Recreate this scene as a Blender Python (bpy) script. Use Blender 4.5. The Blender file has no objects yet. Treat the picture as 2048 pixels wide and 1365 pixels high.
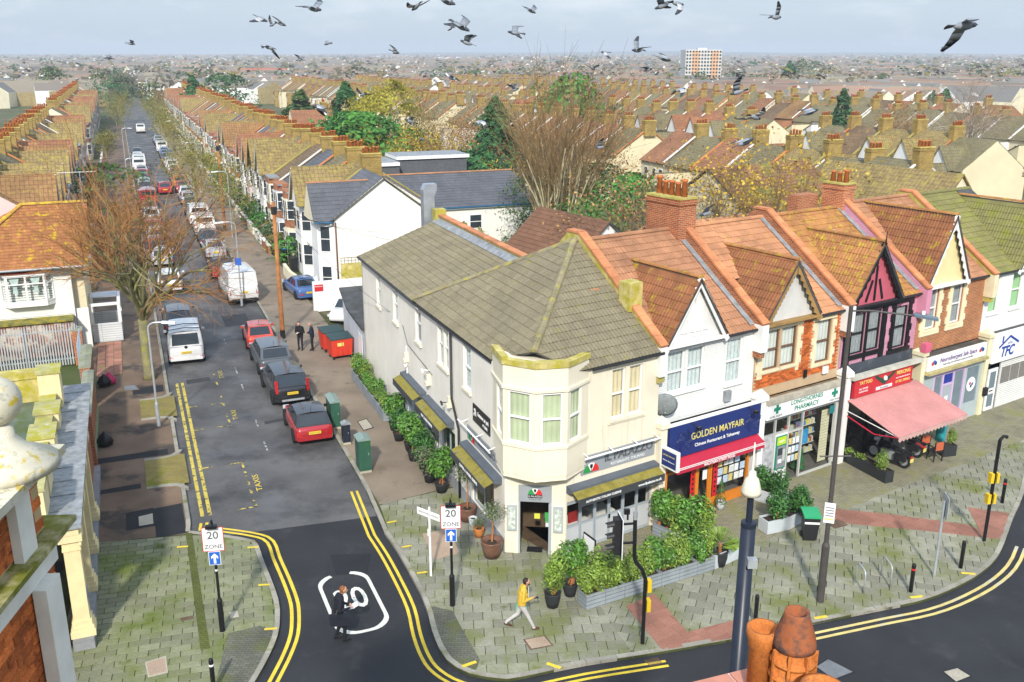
import bpy, bmesh, math, random
import numpy as np
from mathutils import Vector, Matrix
random.seed(7)
R = math.radians
sc = bpy.context.scene
COL = sc.collection
# ------------------------------------------------------------------ camera
CF, CH, CVH = 1900.0, 16.8, 112.0              # focal length in photo pixels, height, horizon row
CT = math.atan((682.5 - CVH) / CF)
cam_d = bpy.data.cameras.new('camera'); cam = bpy.data.objects.new('camera', cam_d); COL.objects.link(cam)
cam.location = (0, 0, CH); cam.rotation_euler = (math.pi / 2 - CT, 0, 0)
cam_d.sensor_width = 36; cam_d.lens = CF / 2048 * 36; cam_d.clip_end = 20000; cam_d.clip_start = .1
sc.camera = cam
# ------------------------------------------------------------------ sky and sun
SUN_EL, SUN_AZ = 36.0, 183.0                    # azimuth clockwise from +Y: behind the camera, to the right
wd = bpy.data.worlds.new('World'); sc.world = wd; wd.use_nodes = True
_n = wd.node_tree.nodes; _l = wd.node_tree.links
for q in list(_n): _n.remove(q)
_o = _n.new('ShaderNodeOutputWorld'); _b = _n.new('ShaderNodeBackground'); _s = _n.new('ShaderNodeTexSky')
_s.sky_type = 'NISHITA'; _s.sun_disc = False; _s.sun_elevation = R(SUN_EL); _s.sun_rotation = R(SUN_AZ)
_s.air_density = 1.0; _s.dust_density = 1.2; _s.ozone_density = 1.6
_g = _n.new('ShaderNodeTexCoord'); _m = _n.new('ShaderNodeMapping'); _m.inputs['Scale'].default_value = (1, 1, 3.4)
_z = _n.new('ShaderNodeTexNoise'); _z.inputs['Scale'].default_value = 9; _z.inputs['Detail'].default_value = 7; _z.inputs['Roughness'].default_value = .58
_r = _n.new('ShaderNodeValToRGB'); _r.color_ramp.elements[0].position = .50; _r.color_ramp.elements[1].position = .78
_r.color_ramp.elements[0].color = (.0, .0, .0, 1); _r.color_ramp.elements[1].color = (.75, .75, .75, 1)
_x = _n.new('ShaderNodeMixRGB'); _x.inputs['Color2'].default_value = (6.6, 6.9, 7.3, 1)
_w = _n.new('ShaderNodeMixRGB'); _w.inputs['Fac'].default_value = .72; _w.inputs['Color2'].default_value = (3.7, 4.5, 5.6, 1)   # thin high cloud veil
_l.new(_g.outputs['Generated'], _m.inputs['Vector']); _l.new(_m.outputs['Vector'], _z.inputs['Vector']); _l.new(_z.outputs['Fac'], _r.inputs['Fac'])
_l.new(_s.outputs['Color'], _w.inputs['Color1']); _l.new(_w.outputs['Color'], _x.inputs['Color1']); _l.new(_r.outputs['Color'], _x.inputs['Fac'])
# an overcast veil grows brighter towards the zenith
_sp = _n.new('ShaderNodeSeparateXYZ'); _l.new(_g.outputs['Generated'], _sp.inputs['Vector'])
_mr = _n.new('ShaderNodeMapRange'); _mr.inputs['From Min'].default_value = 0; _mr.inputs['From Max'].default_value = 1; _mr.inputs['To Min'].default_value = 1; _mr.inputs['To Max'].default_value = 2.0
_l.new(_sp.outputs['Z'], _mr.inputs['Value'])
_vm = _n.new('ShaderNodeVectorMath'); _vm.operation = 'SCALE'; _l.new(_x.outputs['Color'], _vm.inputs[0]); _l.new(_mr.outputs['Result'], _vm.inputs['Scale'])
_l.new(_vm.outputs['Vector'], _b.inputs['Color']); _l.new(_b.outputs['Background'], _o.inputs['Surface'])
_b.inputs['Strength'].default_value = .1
sl = bpy.data.lights.new('sun', 'SUN'); sl.energy = 3.3; sl.angle = R(3); sl.color = (1, .95, .86)
so = bpy.data.objects.new('sun', sl); COL.objects.link(so)
_a, _e = R(SUN_AZ), R(SUN_EL)
sdv = Vector((math.sin(_a) * math.cos(_e), math.cos(_a) * math.cos(_e), math.sin(_e)))
so.rotation_euler = (-sdv).to_track_quat('-Z', 'Y').to_euler(); so.location = sdv * 80
vs = sc.view_settings; vs.view_transform = 'Standard'; vs.look = 'None'; vs.gamma = 1; vs.exposure = .52; vs.use_curve_mapping = False
sc.cycles.max_bounces = 5; sc.cycles.diffuse_bounces = 2; sc.cycles.glossy_bounces = 3; sc.cycles.transmission_bounces = 4; sc.cycles.transparent_max_bounces = 12
sc.cycles.volume_bounces = 0; sc.cycles.use_denoising = True; sc.cycles.caustics_reflective = False; sc.cycles.caustics_refractive = False
try: sc.cycles.denoiser = 'OPENIMAGEDENOISE'
except Exception: pass

# ------------------------------------------------------------------ surveying helpers (photo point -> place in the street)
def _ray(u, v):
    x, y = (u - 1024) / CF, (682.5 - v) / CF
    return (x, math.cos(CT) + y * math.sin(CT), -math.sin(CT) + y * math.cos(CT))
def G(u, v, z=0.0):
    r = _ray(u, v); t = (z - CH) / r[2]
    return Vector((t * r[0], t * r[1], z))
def DP(u, v, dist):
    r = Vector(_ray(u, v)); return Vector((0, 0, CH)) + r.normalized() * dist
class Frame:
    def __init__(s, o, deg):
        s.o = Vector((o[0], o[1], 0)); s.a = R(deg); s.x = Vector((math.cos(s.a), math.sin(s.a), 0)); s.y = Vector((-s.x.y, s.x.x, 0))
    def w(s, x, y, z=0.0): return s.o + s.x * x + s.y * y + Vector((0, 0, z))
    def l(s, p): q = Vector(p) - s.o; return Vector((q.dot(s.x), q.dot(s.y), p[2]))
    def px(s, u, v, z=0.0): return s.l(G(u, v, z))
ST = Frame((-4.81, 32.26), 21.9)     # side street: x across (right kerb = 0), y along it
TF = Frame((5.30, 31.74), 33.654)    # shop terrace: x along the shop fronts, y back into the houses

# ------------------------------------------------------------------ materials
MATS = {}
def nodes(name):
    m = bpy.data.materials.new(name); m.use_nodes = True
    nt = m.node_tree; b = nt.nodes['Principled BSDF']
    return m, nt, b
def mixc(nt, fac, a, b, mode='MIX'):
    x = nt.nodes.new('ShaderNodeMixRGB'); x.blend_type = mode
    for sock, val in ((x.inputs['Fac'], fac), (x.inputs['Color1'], a), (x.inputs['Color2'], b)):
        if hasattr(val, 'is_linked') or isinstance(val, bpy.types.NodeSocket): nt.links.new(val, sock)
        elif isinstance(val, (int, float)): sock.default_value = val
        else: sock.default_value = (val[0], val[1], val[2], 1)
    return x.outputs['Color']
def ramp(nt, val, lo, hi, a=0., b=1.):
    n = nt.nodes.new('ShaderNodeMapRange'); n.clamp = True
    n.inputs['From Min'].default_value = lo; n.inputs['From Max'].default_value = hi; n.inputs['To Min'].default_value = a; n.inputs['To Max'].default_value = b
    nt.links.new(val, n.inputs['Value']); return n.outputs['Result']
def noise(nt, vec, scale, detail=4, rough=.55):
    n = nt.nodes.new('ShaderNodeTexNoise'); n.inputs['Scale'].default_value = scale; n.inputs['Detail'].default_value = detail; n.inputs['Roughness'].default_value = rough
    nt.links.new(vec, n.inputs['Vector']); return n.outputs['Fac']
def mat(key, col, rough=.75, var=.12, scale=1.5, fine=.0, fscale=40, metal=0., spec=.3, bump=0., bscale=60, island=0., moss=None, moss2=None, pat=None, coat=0., wet=None, alpha=None, streak=None):
    """moss=(colour, lo, hi, scale): growth/lichen/dirt patches.  pat=('tile'|'brick'|'board', w, h, mortar colour, second colour)"""
    if key in MATS: return MATS[key]
    m, nt, b = nodes(key); MATS[key] = m; L = nt.links.new
    geo = nt.nodes.new('ShaderNodeNewGeometry'); pos = geo.outputs['Position']
    c = col; hgt = None
    if pat:
        uv = nt.nodes.new('ShaderNodeTexCoord').outputs['UV']
        br = nt.nodes.new('ShaderNodeTexBrick'); br.inputs['Scale'].default_value = 1.0
        br.inputs['Brick Width'].default_value = pat[1]; br.inputs['Row Height'].default_value = pat[2]
        br.offset = .5 if pat[0] in ('brick', 'slab') else 0.0
        br.inputs['Mortar Size'].default_value = {'tile': .022, 'brick': .009, 'board': .012, 'slab': .012}[pat[0]]; br.inputs['Mortar Smooth'].default_value = .3; br.inputs['Bias'].default_value = 0
        c2 = pat[4] if len(pat) > 4 else [k * .75 for k in col]
        br.inputs['Color1'].default_value = (*col, 1); br.inputs['Color2'].default_value = (*c2, 1); br.inputs['Mortar'].default_value = (*pat[3], 1)
        L(uv, br.inputs['Vector']); c = br.outputs['Color']; hgt = br.outputs['Fac']
    if island:
        oi = nt.nodes.new('ShaderNodeObjectInfo')
        ad = nt.nodes.new('ShaderNodeMath'); ad.operation = 'ADD'; L(geo.outputs['Random Per Island'], ad.inputs[0]); L(oi.outputs['Random'], ad.inputs[1])
        fr = nt.nodes.new('ShaderNodeMath'); fr.operation = 'FRACT'; L(ad.outputs[0], fr.inputs[0])
        k = ramp(nt, fr.outputs[0], 0, 1, 1 - island, 1 + island)
        cc = nt.nodes.new('ShaderNodeCombineColor')
        for i in range(3): L(k, cc.inputs[i])
        c = mixc(nt, 1.0, c, cc.outputs['Color'], 'MULTIPLY')
    if var:
        nz = noise(nt, pos, scale); k = ramp(nt, nz, .3, .7, 1 - var, 1 + var)
        cc = nt.nodes.new('ShaderNodeCombineColor')
        for i in range(3): L(k, cc.inputs[i])
        c = mixc(nt, 1.0, c, cc.outputs['Color'], 'MULTIPLY')
    if fine:
        nz = noise(nt, pos, fscale, 2); k = ramp(nt, nz, .3, .7, 1 - fine, 1 + fine)
        cc = nt.nodes.new('ShaderNodeCombineColor')
        for i in range(3): L(k, cc.inputs[i])
        c = mixc(nt, 1.0, c, cc.outputs['Color'], 'MULTIPLY')
    for ms in (moss, moss2):
        if ms:
            nz = noise(nt, pos, ms[3], 6, .65); c = mixc(nt, ramp(nt, nz, ms[1], ms[2]), c, ms[0])
    if streak:
        mp = nt.nodes.new('ShaderNodeMapping'); mp.inputs['Scale'].default_value = (6, 6, .35); L(pos, mp.inputs['Vector'])
        nz = noise(nt, mp.outputs['Vector'], 1.2, 5, .6); c = mixc(nt, ramp(nt, nz, .55, .85, 0, streak[1]), c, streak[0])
    if isinstance(c, (tuple, list)): b.inputs['Base Color'].default_value = (*c, 1)
    else: L(c, b.inputs['Base Color'])
    b.inputs['Roughness'].default_value = rough; b.inputs['Metallic'].default_value = metal; b.inputs['Specular IOR Level'].default_value = spec
    if coat: b.inputs['Coat Weight'].default_value = coat; b.inputs['Coat Roughness'].default_value = .05
    if wet:
        nz = noise(nt, pos, wet[0], 5, .6); L(ramp(nt, nz, wet[1], wet[2], rough, wet[3]), b.inputs['Roughness'])
    if bump or hgt:
        bp = nt.nodes.new('ShaderNodeBump'); bp.inputs['Strength'].default_value = bump or .6; bp.inputs['Distance'].default_value = .02
        if hgt: L(hgt, bp.inputs['Height']); bp.invert = True
        else: L(noise(nt, pos, bscale, 3), bp.inputs['Height'])
        L(bp.outputs['Normal'], b.inputs['Normal'])
    return m
def glassmat():
    if 'glass' in MATS: return MATS['glass']
    m, nt, b = nodes('window_glass'); MATS['glass'] = m; L = nt.links.new
    out = nt.nodes['Material Output']; nt.nodes.remove(b)
    t = nt.nodes.new('ShaderNodeBsdfTransparent'); t.inputs['Color'].default_value = (.93, .95, .94, 1)
    g = nt.nodes.new('ShaderNodeBsdfGlossy'); g.inputs['Roughness'].default_value = .02
    f = nt.nodes.new('ShaderNodeFresnel'); f.inputs['IOR'].default_value = 1.5
    ge = nt.nodes.new('ShaderNodeNewGeometry'); mm = nt.nodes.new('ShaderNodeMath'); mm.operation = 'SUBTRACT'; mm.use_clamp = True; L(f.outputs[0], mm.inputs[0]); L(ge.outputs['Backfacing'], mm.inputs[1])   # no total reflection from inside
    x = nt.nodes.new('ShaderNodeMixShader'); L(mm.outputs[0], x.inputs[0]); L(t.outputs[0], x.inputs[1]); L(g.outputs[0], x.inputs[2]); L(x.outputs[0], out.inputs['Surface'])
    return m
def emis(key, col, st=1.):
    if key in MATS: return MATS[key]
    m, nt, b = nodes(key); MATS[key] = m
    b.inputs['Base Color'].default_value = (*col, 1); b.inputs['Emission Color'].default_value = (*col, 1); b.inputs['Emission Strength'].default_value = st
    return m

# ------------------------------------------------------------------ mesh builder
class MB:
    def __init__(s): s.v = []; s.f = []; s.m = []
    def add(s, vs, fs, m=0):
        o = len(s.v); s.v += [tuple(p) for p in vs]; s.f += [tuple(i + o for i in f) for f in fs]; s.m += [m] * len(fs); return s
    def box(s, x0, y0, z0, x1, y1, z1, m=0):
        return s.add([(x0, y0, z0), (x1, y0, z0), (x1, y1, z0), (x0, y1, z0), (x0, y0, z1), (x1, y0, z1), (x1, y1, z1), (x0, y1, z1)],
                     [(0, 3, 2, 1), (4, 5, 6, 7), (0, 1, 5, 4), (1, 2, 6, 5), (2, 3, 7, 6), (3, 0, 4, 7)], m)
    def poly(s, pts, m=0): return s.add(pts, [tuple(range(len(pts)))], m)
    def extr(s, pts, vec, m=0):
        n = len(pts); vec = Vector(vec); a = [Vector(p) for p in pts]; b = [p + vec for p in a]
        nr = Vector((0, 0, 0))
        for i in range(n): nr += a[i].cross(a[(i + 1) % n])
        fl = nr.dot(vec) > 0
        fs = [tuple(range(n))[::-1] if fl else tuple(range(n)), tuple(range(n, 2 * n)) if fl else tuple(range(n, 2 * n))[::-1]]
        for i in range(n):
            j = (i + 1) % n; q = (i, j, n + j, n + i); fs.append(q if fl else q[::-1])
        return s.add(a + b, fs, m)
    def prism(s, p2, z0, z1, m=0): return s.extr([(x, y, z0) for x, y in p2], (0, 0, z1 - z0), m)
    def tube(s, pts, r, n=6, m=0, cap=True):
        pts = [Vector(p) for p in pts]; k = len(pts); rr = r if isinstance(r, (list, tuple)) else [r] * k
        vs = []; fs = []; ref = None
        for i, p in enumerate(pts):
            d = (pts[min(i + 1, k - 1)] - pts[max(i - 1, 0)])
            d = d.normalized() if d.length > 1e-9 else Vector((0, 0, 1))
            if ref is None: ref = Vector((1, 0, 0)) if abs(d.x) < .8 else Vector((0, 1, 0))
            a = (ref - d * ref.dot(d)).normalized(); b = d.cross(a); ref = a
            for j in range(n):
                t = 2 * math.pi * j / n; vs.append(p + (a * math.cos(t) + b * math.sin(t)) * rr[i])
        for i in range(k - 1):
            for j in range(n):
                j2 = (j + 1) % n; fs.append((i * n + j, i * n + j2, (i + 1) * n + j2, (i + 1) * n + j))
        if cap: fs.append(tuple(range(n))[::-1]); fs.append(tuple(range((k - 1) * n, k * n)))
        return s.add(vs, fs, m)
    def lathe(s, prof, n=16, c=(0, 0, 0), m=0, ax=2):
        vs = []; fs = []; k = len(prof)
        for r, z in prof:
            for j in range(n):
                t = 2 * math.pi * j / n; x, y = r * math.cos(t), r * math.sin(t)
                p = (x, y, z) if ax == 2 else ((z, x, y) if ax == 0 else (y, z, x))
                vs.append((p[0] + c[0], p[1] + c[1], p[2] + c[2]))
        for i in range(k - 1):
            for j in range(n):
                j2 = (j + 1) % n; fs.append((i * n + j, i * n + j2, (i + 1) * n + j2, (i + 1) * n + j))
        fs.append(tuple(range(n))[::-1]); fs.append(tuple(range((k - 1) * n, k * n)))
        return s.add(vs, fs, m)
    def mesh(s, name, mats, smooth=False, uv=True):
        me = bpy.data.meshes.new(name); me.from_pydata(s.v, [], s.f)
        for q in (mats if isinstance(mats, (list, tuple)) else [mats]): me.materials.append(q)
        if any(s.m): me.polygons.foreach_set('material_index', s.m)
        me.polygons.foreach_set('use_smooth', [smooth] * len(s.f))
        if uv and len(s.f):
            n = len(me.polygons); nr = np.empty(n * 3, 'f'); me.polygons.foreach_get('normal', nr); nr = nr.reshape(-1, 3)
            lt = np.empty(n, 'i'); me.polygons.foreach_get('loop_total', lt)
            vi = np.empty(len(me.loops), 'i'); me.loops.foreach_get('vertex_index', vi)
            co = np.empty(len(me.vertices) * 3, 'f'); me.vertices.foreach_get('co', co); co = co.reshape(-1, 3)[vi]
            u = np.stack([-nr[:, 1], nr[:, 0], np.zeros(n)], 1); ln = np.linalg.norm(u, axis=1); flat = ln < .08
            u[flat] = (1, 0, 0); ln[flat] = 1; u /= ln[:, None]; w = np.cross(nr, u)
            U = np.repeat(u, lt, 0); V = np.repeat(w, lt, 0)
            d = np.stack([(co * U).sum(1), (co * V).sum(1)], 1).astype('f')
            me.uv_layers.new(name='UVMap').data.foreach_set('uv', d.ravel())
        me.update(); return me
    def build(s, name, mats, parent=None, smooth=False, loc=None, rz=0., uv=True):
        return ob(name, s.mesh(name, mats, smooth, uv), parent, loc, rz)
def ob(name, me, parent=None, loc=None, rz=0.):
    o = bpy.data.objects.new(name, me); COL.objects.link(o)
    if parent is not None: o.parent = parent
    if loc is not None: o.location = loc
    if rz: o.rotation_euler = (0, 0, rz)
    return o
def tag(o, label=None, cat=None, group=None, kind=None):
    if label: o['label'] = label
    if cat: o['category'] = cat
    if group: o['group'] = group
    if kind: o['kind'] = kind
    return o
def thing(name, label, cat, loc=(0, 0, 0), rz=0., group=None):
    return tag(ob(name, None, None, loc, rz), label, cat, group)
def copy_tree(o, parent=None):
    c = o.copy(); COL.objects.link(c); c.parent = parent
    for ch in list(KIDS.get(o.name, ())) or list(o.children): copy_tree(ch, c)
    return c
KIDS = {}
def dup(o, loc, rz=0., label=None, group=None, scale=None):
    c = copy_tree(o); c.location = loc; c.rotation_euler = (0, 0, rz)
    if label: c['label'] = label
    if group: c['group'] = group
    if scale: c.scale = (scale,) * 3 if isinstance(scale, (int, float)) else scale
    return c
def text_mesh(body, size, mats, ext=.004, align='CENTER', bold=0., spacing=1., shear=0.):
    cu = bpy.data.curves.new('lettering', 'FONT'); cu.body = body; cu.size = size; cu.extrude = ext; cu.align_x = align; cu.align_y = 'CENTER'
    cu.offset = bold; cu.space_character = spacing; cu.shear = shear; cu.resolution_u = 3
    o = bpy.data.objects.new('lettering', cu); me = bpy.data.meshes.new_from_object(o)
    bpy.data.objects.remove(o); bpy.data.curves.remove(cu)
    me.materials.clear(); me.materials.append(mats); me.name = 'lettering'; return me
def text(parent, body, size, m, loc, rot=(math.pi / 2, 0, 0), ext=.004, align='CENTER', bold=0., fit=None, spacing=1., name='lettering', shear=0., sy=1.):
    me = text_mesh(body, size, m, ext, align, bold, spacing, shear); o = ob(name, me, parent, loc); o.rotation_euler = rot
    xs = [v.co.x for v in me.vertices]
    k = fit / (max(xs) - min(xs)) if fit and xs else 1.
    o.scale = (k, k * sy if fit else sy, 1); return o
def clip_poly(poly, x0, y0, x1, y1):
    def cl(p, f, inter):
        out = []
        for i in range(len(p)):
            a, b = p[i - 1], p[i]
            fa, fb = f(a), f(b)
            if fa: out.append(a)
            if fa != fb: out.append(inter(a, b))
        return out
    lx = lambda X: (lambda a, b: (X, a[1] + (b[1] - a[1]) * (X - a[0]) / (b[0] - a[0])))
    ly = lambda Y: (lambda a, b: (a[0] + (b[0] - a[0]) * (Y - a[1]) / (b[1] - a[1]), Y))
    for f, it in ((lambda p: p[0] >= x0, lx(x0)), (lambda p: p[0] <= x1, lx(x1)), (lambda p: p[1] >= y0, ly(y0)), (lambda p: p[1] <= y1, ly(y1))):
        if not poly: return []
        poly = cl(poly, f, it)
    return poly
def area2(p): return .5 * sum(p[i - 1][0] * p[i][1] - p[i][0] * p[i - 1][1] for i in range(len(p)))
def inside(p, x, y):
    r = False
    for i in range(len(p)):
        (xa, ya), (xb, yb) = p[i - 1], p[i]
        if (ya > y) != (yb > y) and x < (xb - xa) * (y - ya) / (yb - ya) + xa: r = not r
    return r
def campx(p):
    d = p.y * math.cos(CT) - (p.z - CH) * math.sin(CT); up = p.y * math.sin(CT) + (p.z - CH) * math.cos(CT)
    return 1024 + CF * p.x / d, 682.5 - CF * up / d
# ------------------------------------------------------------------ shared materials
M_white = mat('white_paint', (.80, .79, .76), .55, .05, streak=((.45, .43, .38), .25))
M_upvc = mat('white_frame', (.82, .82, .80), .35, .02)
M_cream = mat('cream_render', (.76, .69, .54), .8, .06, .8, streak=((.40, .35, .25), .55), fine=.05, fscale=30)
M_side = mat('pale_render', (.80, .75, .66), .85, .07, .7, streak=((.40, .38, .31), .4), fine=.05, fscale=30)
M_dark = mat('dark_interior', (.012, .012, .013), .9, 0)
M_black = mat('black_paint', (.012, .012, .014), .35, .1)
M_blackp = mat('black_plastic', (.02, .02, .022), .5, .1)
M_lead = mat('lead_flashing', (.27, .285, .295), .5, .3, 3, moss=((.14, .15, .15), .5, .8, 4))
M_felt = mat('roofing_felt', (.07, .072, .075), .8, .4, 1.2, moss=((.05, .045, .02), .5, .7, 2))
M_coping = mat('terracotta_coping', (.54, .215, .095), .75, .22, 2, island=.14, moss=((.30, .24, .05), .62, .8, 2.5))
M_mossy = mat('mossy_cement', (.52, .44, .17), .9, .25, 2, moss=((.38, .33, .03), .42, .62, 3), streak=((.10, .09, .04), .5))
M_brick = mat('orange_brick', (.45, .12, .035), .85, .15, 1.2, island=.25, pat=('brick', .225, .075, (.50, .40, .26), (.30, .065, .02)))
M_ybrick = mat('yellow_stock_brick', (.40, .27, .07), .9, .2, 1.0, pat=('brick', .225, .075, (.33, .26, .12), (.27, .17, .04)), moss=((.10, .08, .05), .58, .8, 1.5))
M_pot = mat('chimney_pot_clay', (.50, .15, .045), .7, .2, 4, moss=((.09, .05, .03), .6, .85, 5))
M_gutter = mat('black_gutter', (.02, .021, .024), .4, .1)
M_curtain = mat('cream_curtain', (.68, .58, .38), .9, .1)
M_net = mat('net_curtain', (.55, .60, .60), .9, .15, 6)
M_greenc = mat('pale_green_curtain', (.50, .55, .36), .9, .1)
M_greyc = mat('grey_curtain', (.30, .32, .33), .9, .15, 5)
M_glass = glassmat()
M_pane = mat('far_window_glass', (.035, .045, .055), .08, .3, .4, spec=.6)
M_grey = mat('grey_joinery', (.36, .40, .43), .45, .05)
T_brown = mat('grey_brown_tile', (.20, .172, .11), .85, .12, .6, island=.10, fine=.15, fscale=14, moss=((.22, .21, .04), .60, .78, 2.2), moss2=((.33, .30, .02), .68, .78, 6))
T_red = mat('orange_red_tile', (.37, .18, .095), .8, .16, .7, island=.13, fine=.12, fscale=16, moss=((.36, .24, .08), .58, .8, 1.6))
T_redl = mat('pale_orange_tile', (.46, .22, .11), .8, .2, .6, island=.14, fine=.12, fscale=16, moss=((.42, .30, .03), .6, .72, 2.5))
T_lich = mat('lichened_orange_tile', (.36, .16, .06), .85, .2, .7, island=.13, fine=.12, fscale=16, moss=((.44, .33, .03), .52, .66, 4.5))
T_dorm = mat('dark_orange_tile', (.26, .105, .045), .85, .2, .8, island=.13, fine=.1, fscale=16, moss=((.33, .25, .02), .56, .68, 2.2))
T_green = mat('olive_tile', (.20, .185, .07), .9, .15, .7, island=.10, fine=.15, fscale=14, moss=((.20, .22, .03), .5, .7, 2), moss2=((.42, .37, .04), .68, .75, 5))
T_plain = mat('brown_plain_tile', (.33, .135, .05), .85, .2, .8, island=.16, fine=.12, fscale=16, moss=((.52, .36, .015), .55, .66, 2.6))
T_slate = mat('dark_grey_tile', (.105, .11, .125), .7, .12, .8, island=.08, fine=.1, fscale=14)
def farroof(key, col, mossc, lo=.5, hi=.68, w=.3, h=.34):
    return mat(key, col, .88, .2, .35, fine=.18, fscale=5, pat=('tile', w, h, [k * .5 for k in col], [k * .84 for k in col]), moss=(mossc, lo, hi, 2.6))
F_roofs = [farroof('far_roof_a', (.30, .165, .07), (.38, .29, .07), .54, .78), farroof('far_roof_b', (.21, .18, .10), (.28, .25, .06), .54, .78),
           farroof('far_roof_c', (.32, .145, .075), (.36, .27, .08), .56, .78), farroof('far_roof_d', (.27, .195, .085), (.38, .32, .065), .48, .76),
           farroof('far_roof_e', (.20, .135, .08), (.30, .27, .06), .58, .78)]
F_slate = farroof('far_roof_slate', (.12, .125, .14), (.14, .14, .13), .6, .8)

def xf(mb, mtx, i0=0):
    for i in range(i0, len(mb.v)): mb.v[i] = tuple(mtx @ Vector(mb.v[i]))
    return mb
def merge(dst, src, mtx=None, m=None):
    vs_ = [tuple(mtx @ Vector(p)) for p in src.v] if mtx else src.v
    o = len(dst.v); dst.v += vs_; dst.f += [tuple(i + o for i in f) for f in src.f]; dst.m += (src.m if m is None else [m] * len(src.f)); return dst
def BX(name, m, parent, *a): return MB().box(*a).build(name, m, parent)
def wallm(p, ang, z=0.): return Matrix.Translation((p[0], p[1], z)) @ Matrix.Rotation(ang, 4, 'Z')
def wall(mb, x0, x1, z0, z1, th=.28, holes=(), m=0, y=0.):
    """wall face at y, body behind it to y+th, with rectangular openings"""
    zs = sorted({z0, z1} | {h[2] for h in holes if z0 < h[2] < z1} | {h[3] for h in holes if z0 < h[3] < z1})
    for a, b in zip(zs[:-1], zs[1:]):
        zm = (a + b) / 2; cut = sorted((max(h[0], x0), min(h[1], x1)) for h in holes if h[2] < zm < h[3] and h[1] > x0 and h[0] < x1)
        x = x0
        for c, d in cut:
            if c > x + 1e-4: mb.box(x, y, a, c, y + th, b, m)
            x = max(x, d)
        if x < x1 - 1e-4: mb.box(x, y, a, x1, y + th, b, m)
    return mb
def place(o, mtx):
    o.location = mtx.to_translation(); o.rotation_euler = mtx.to_euler(); return o
def window(parent, mtx, x0, x1, z0, z1, fm=None, cur=None, bars=1, mull=0, inset=.06, sill=None, gap=.0, fw=.055, glass=None, name='window', curt_cover=1.0, depth=.2, coff=.035, camp=.02, pad=.05):
    """sash window; local wall plane y=0 faces -y"""
    fm = fm or M_upvc; w, h = x1 - x0, z1 - z0
    f = MB(); y0, y1 = inset, inset + .06
    f.box(0, y0, 0, fw, y1, h).box(w - fw, y0, 0, w, y1, h).box(fw, y0, 0, w - fw, y1, fw).box(fw, y0, h - fw, w - fw, y1, h)
    for i in range(bars): zc = h * (i + 1) / (bars + 1); f.box(fw, y0 - .012, zc - .03, w - fw, y1 - .001, zc + .03)
    for i in range(mull): xc = w * (i + 1) / (mull + 1); f.box(xc - .03, y0 + .004, fw, xc + .03, y1 - .004, h - fw)
    o = f.build(name, fm, parent); place(o, mtx @ Matrix.Translation((x0, 0, z0)))
    p = MB(); p.poly([(fw * .6, y0 + .03, fw * .6), (w - fw * .6, y0 + .03, fw * .6), (w - fw * .6, y0 + .03, h - fw * .6), (fw * .6, y0 + .03, h - fw * .6)]); p.build('pane', glass or M_glass, o)
    if cur:
        c = MB(); n = max(6, int(w / .05)); vs_ = []; fs_ = []
        cw = w * curt_cover / (2 if curt_cover < 1 else 1)
        for side in ((0, 1) if curt_cover < 1 else (0,)):
            b0 = len(vs_)
            for i in range(n + 1):
                x = cw * i / n + (0 if side == 0 else w - cw); yy = y1 + coff + camp * math.sin(i * 1.7 + side)
                vs_ += [(x, yy, .02), (x, yy, h)]
            fs_ += [(b0 + 2 * i, b0 + 2 * i + 2, b0 + 2 * i + 3, b0 + 2 * i + 1) for i in range(n)]
        c.add(vs_, fs_); c.build('curtain', cur, o)
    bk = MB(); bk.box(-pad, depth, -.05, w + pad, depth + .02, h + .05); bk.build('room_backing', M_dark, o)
    if sill:
        s_ = MB(); s_.box(-.08, -.09, -.10, w + .08, inset + .02, -.002); s_.build('sill', sill, o)
    return o
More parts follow.
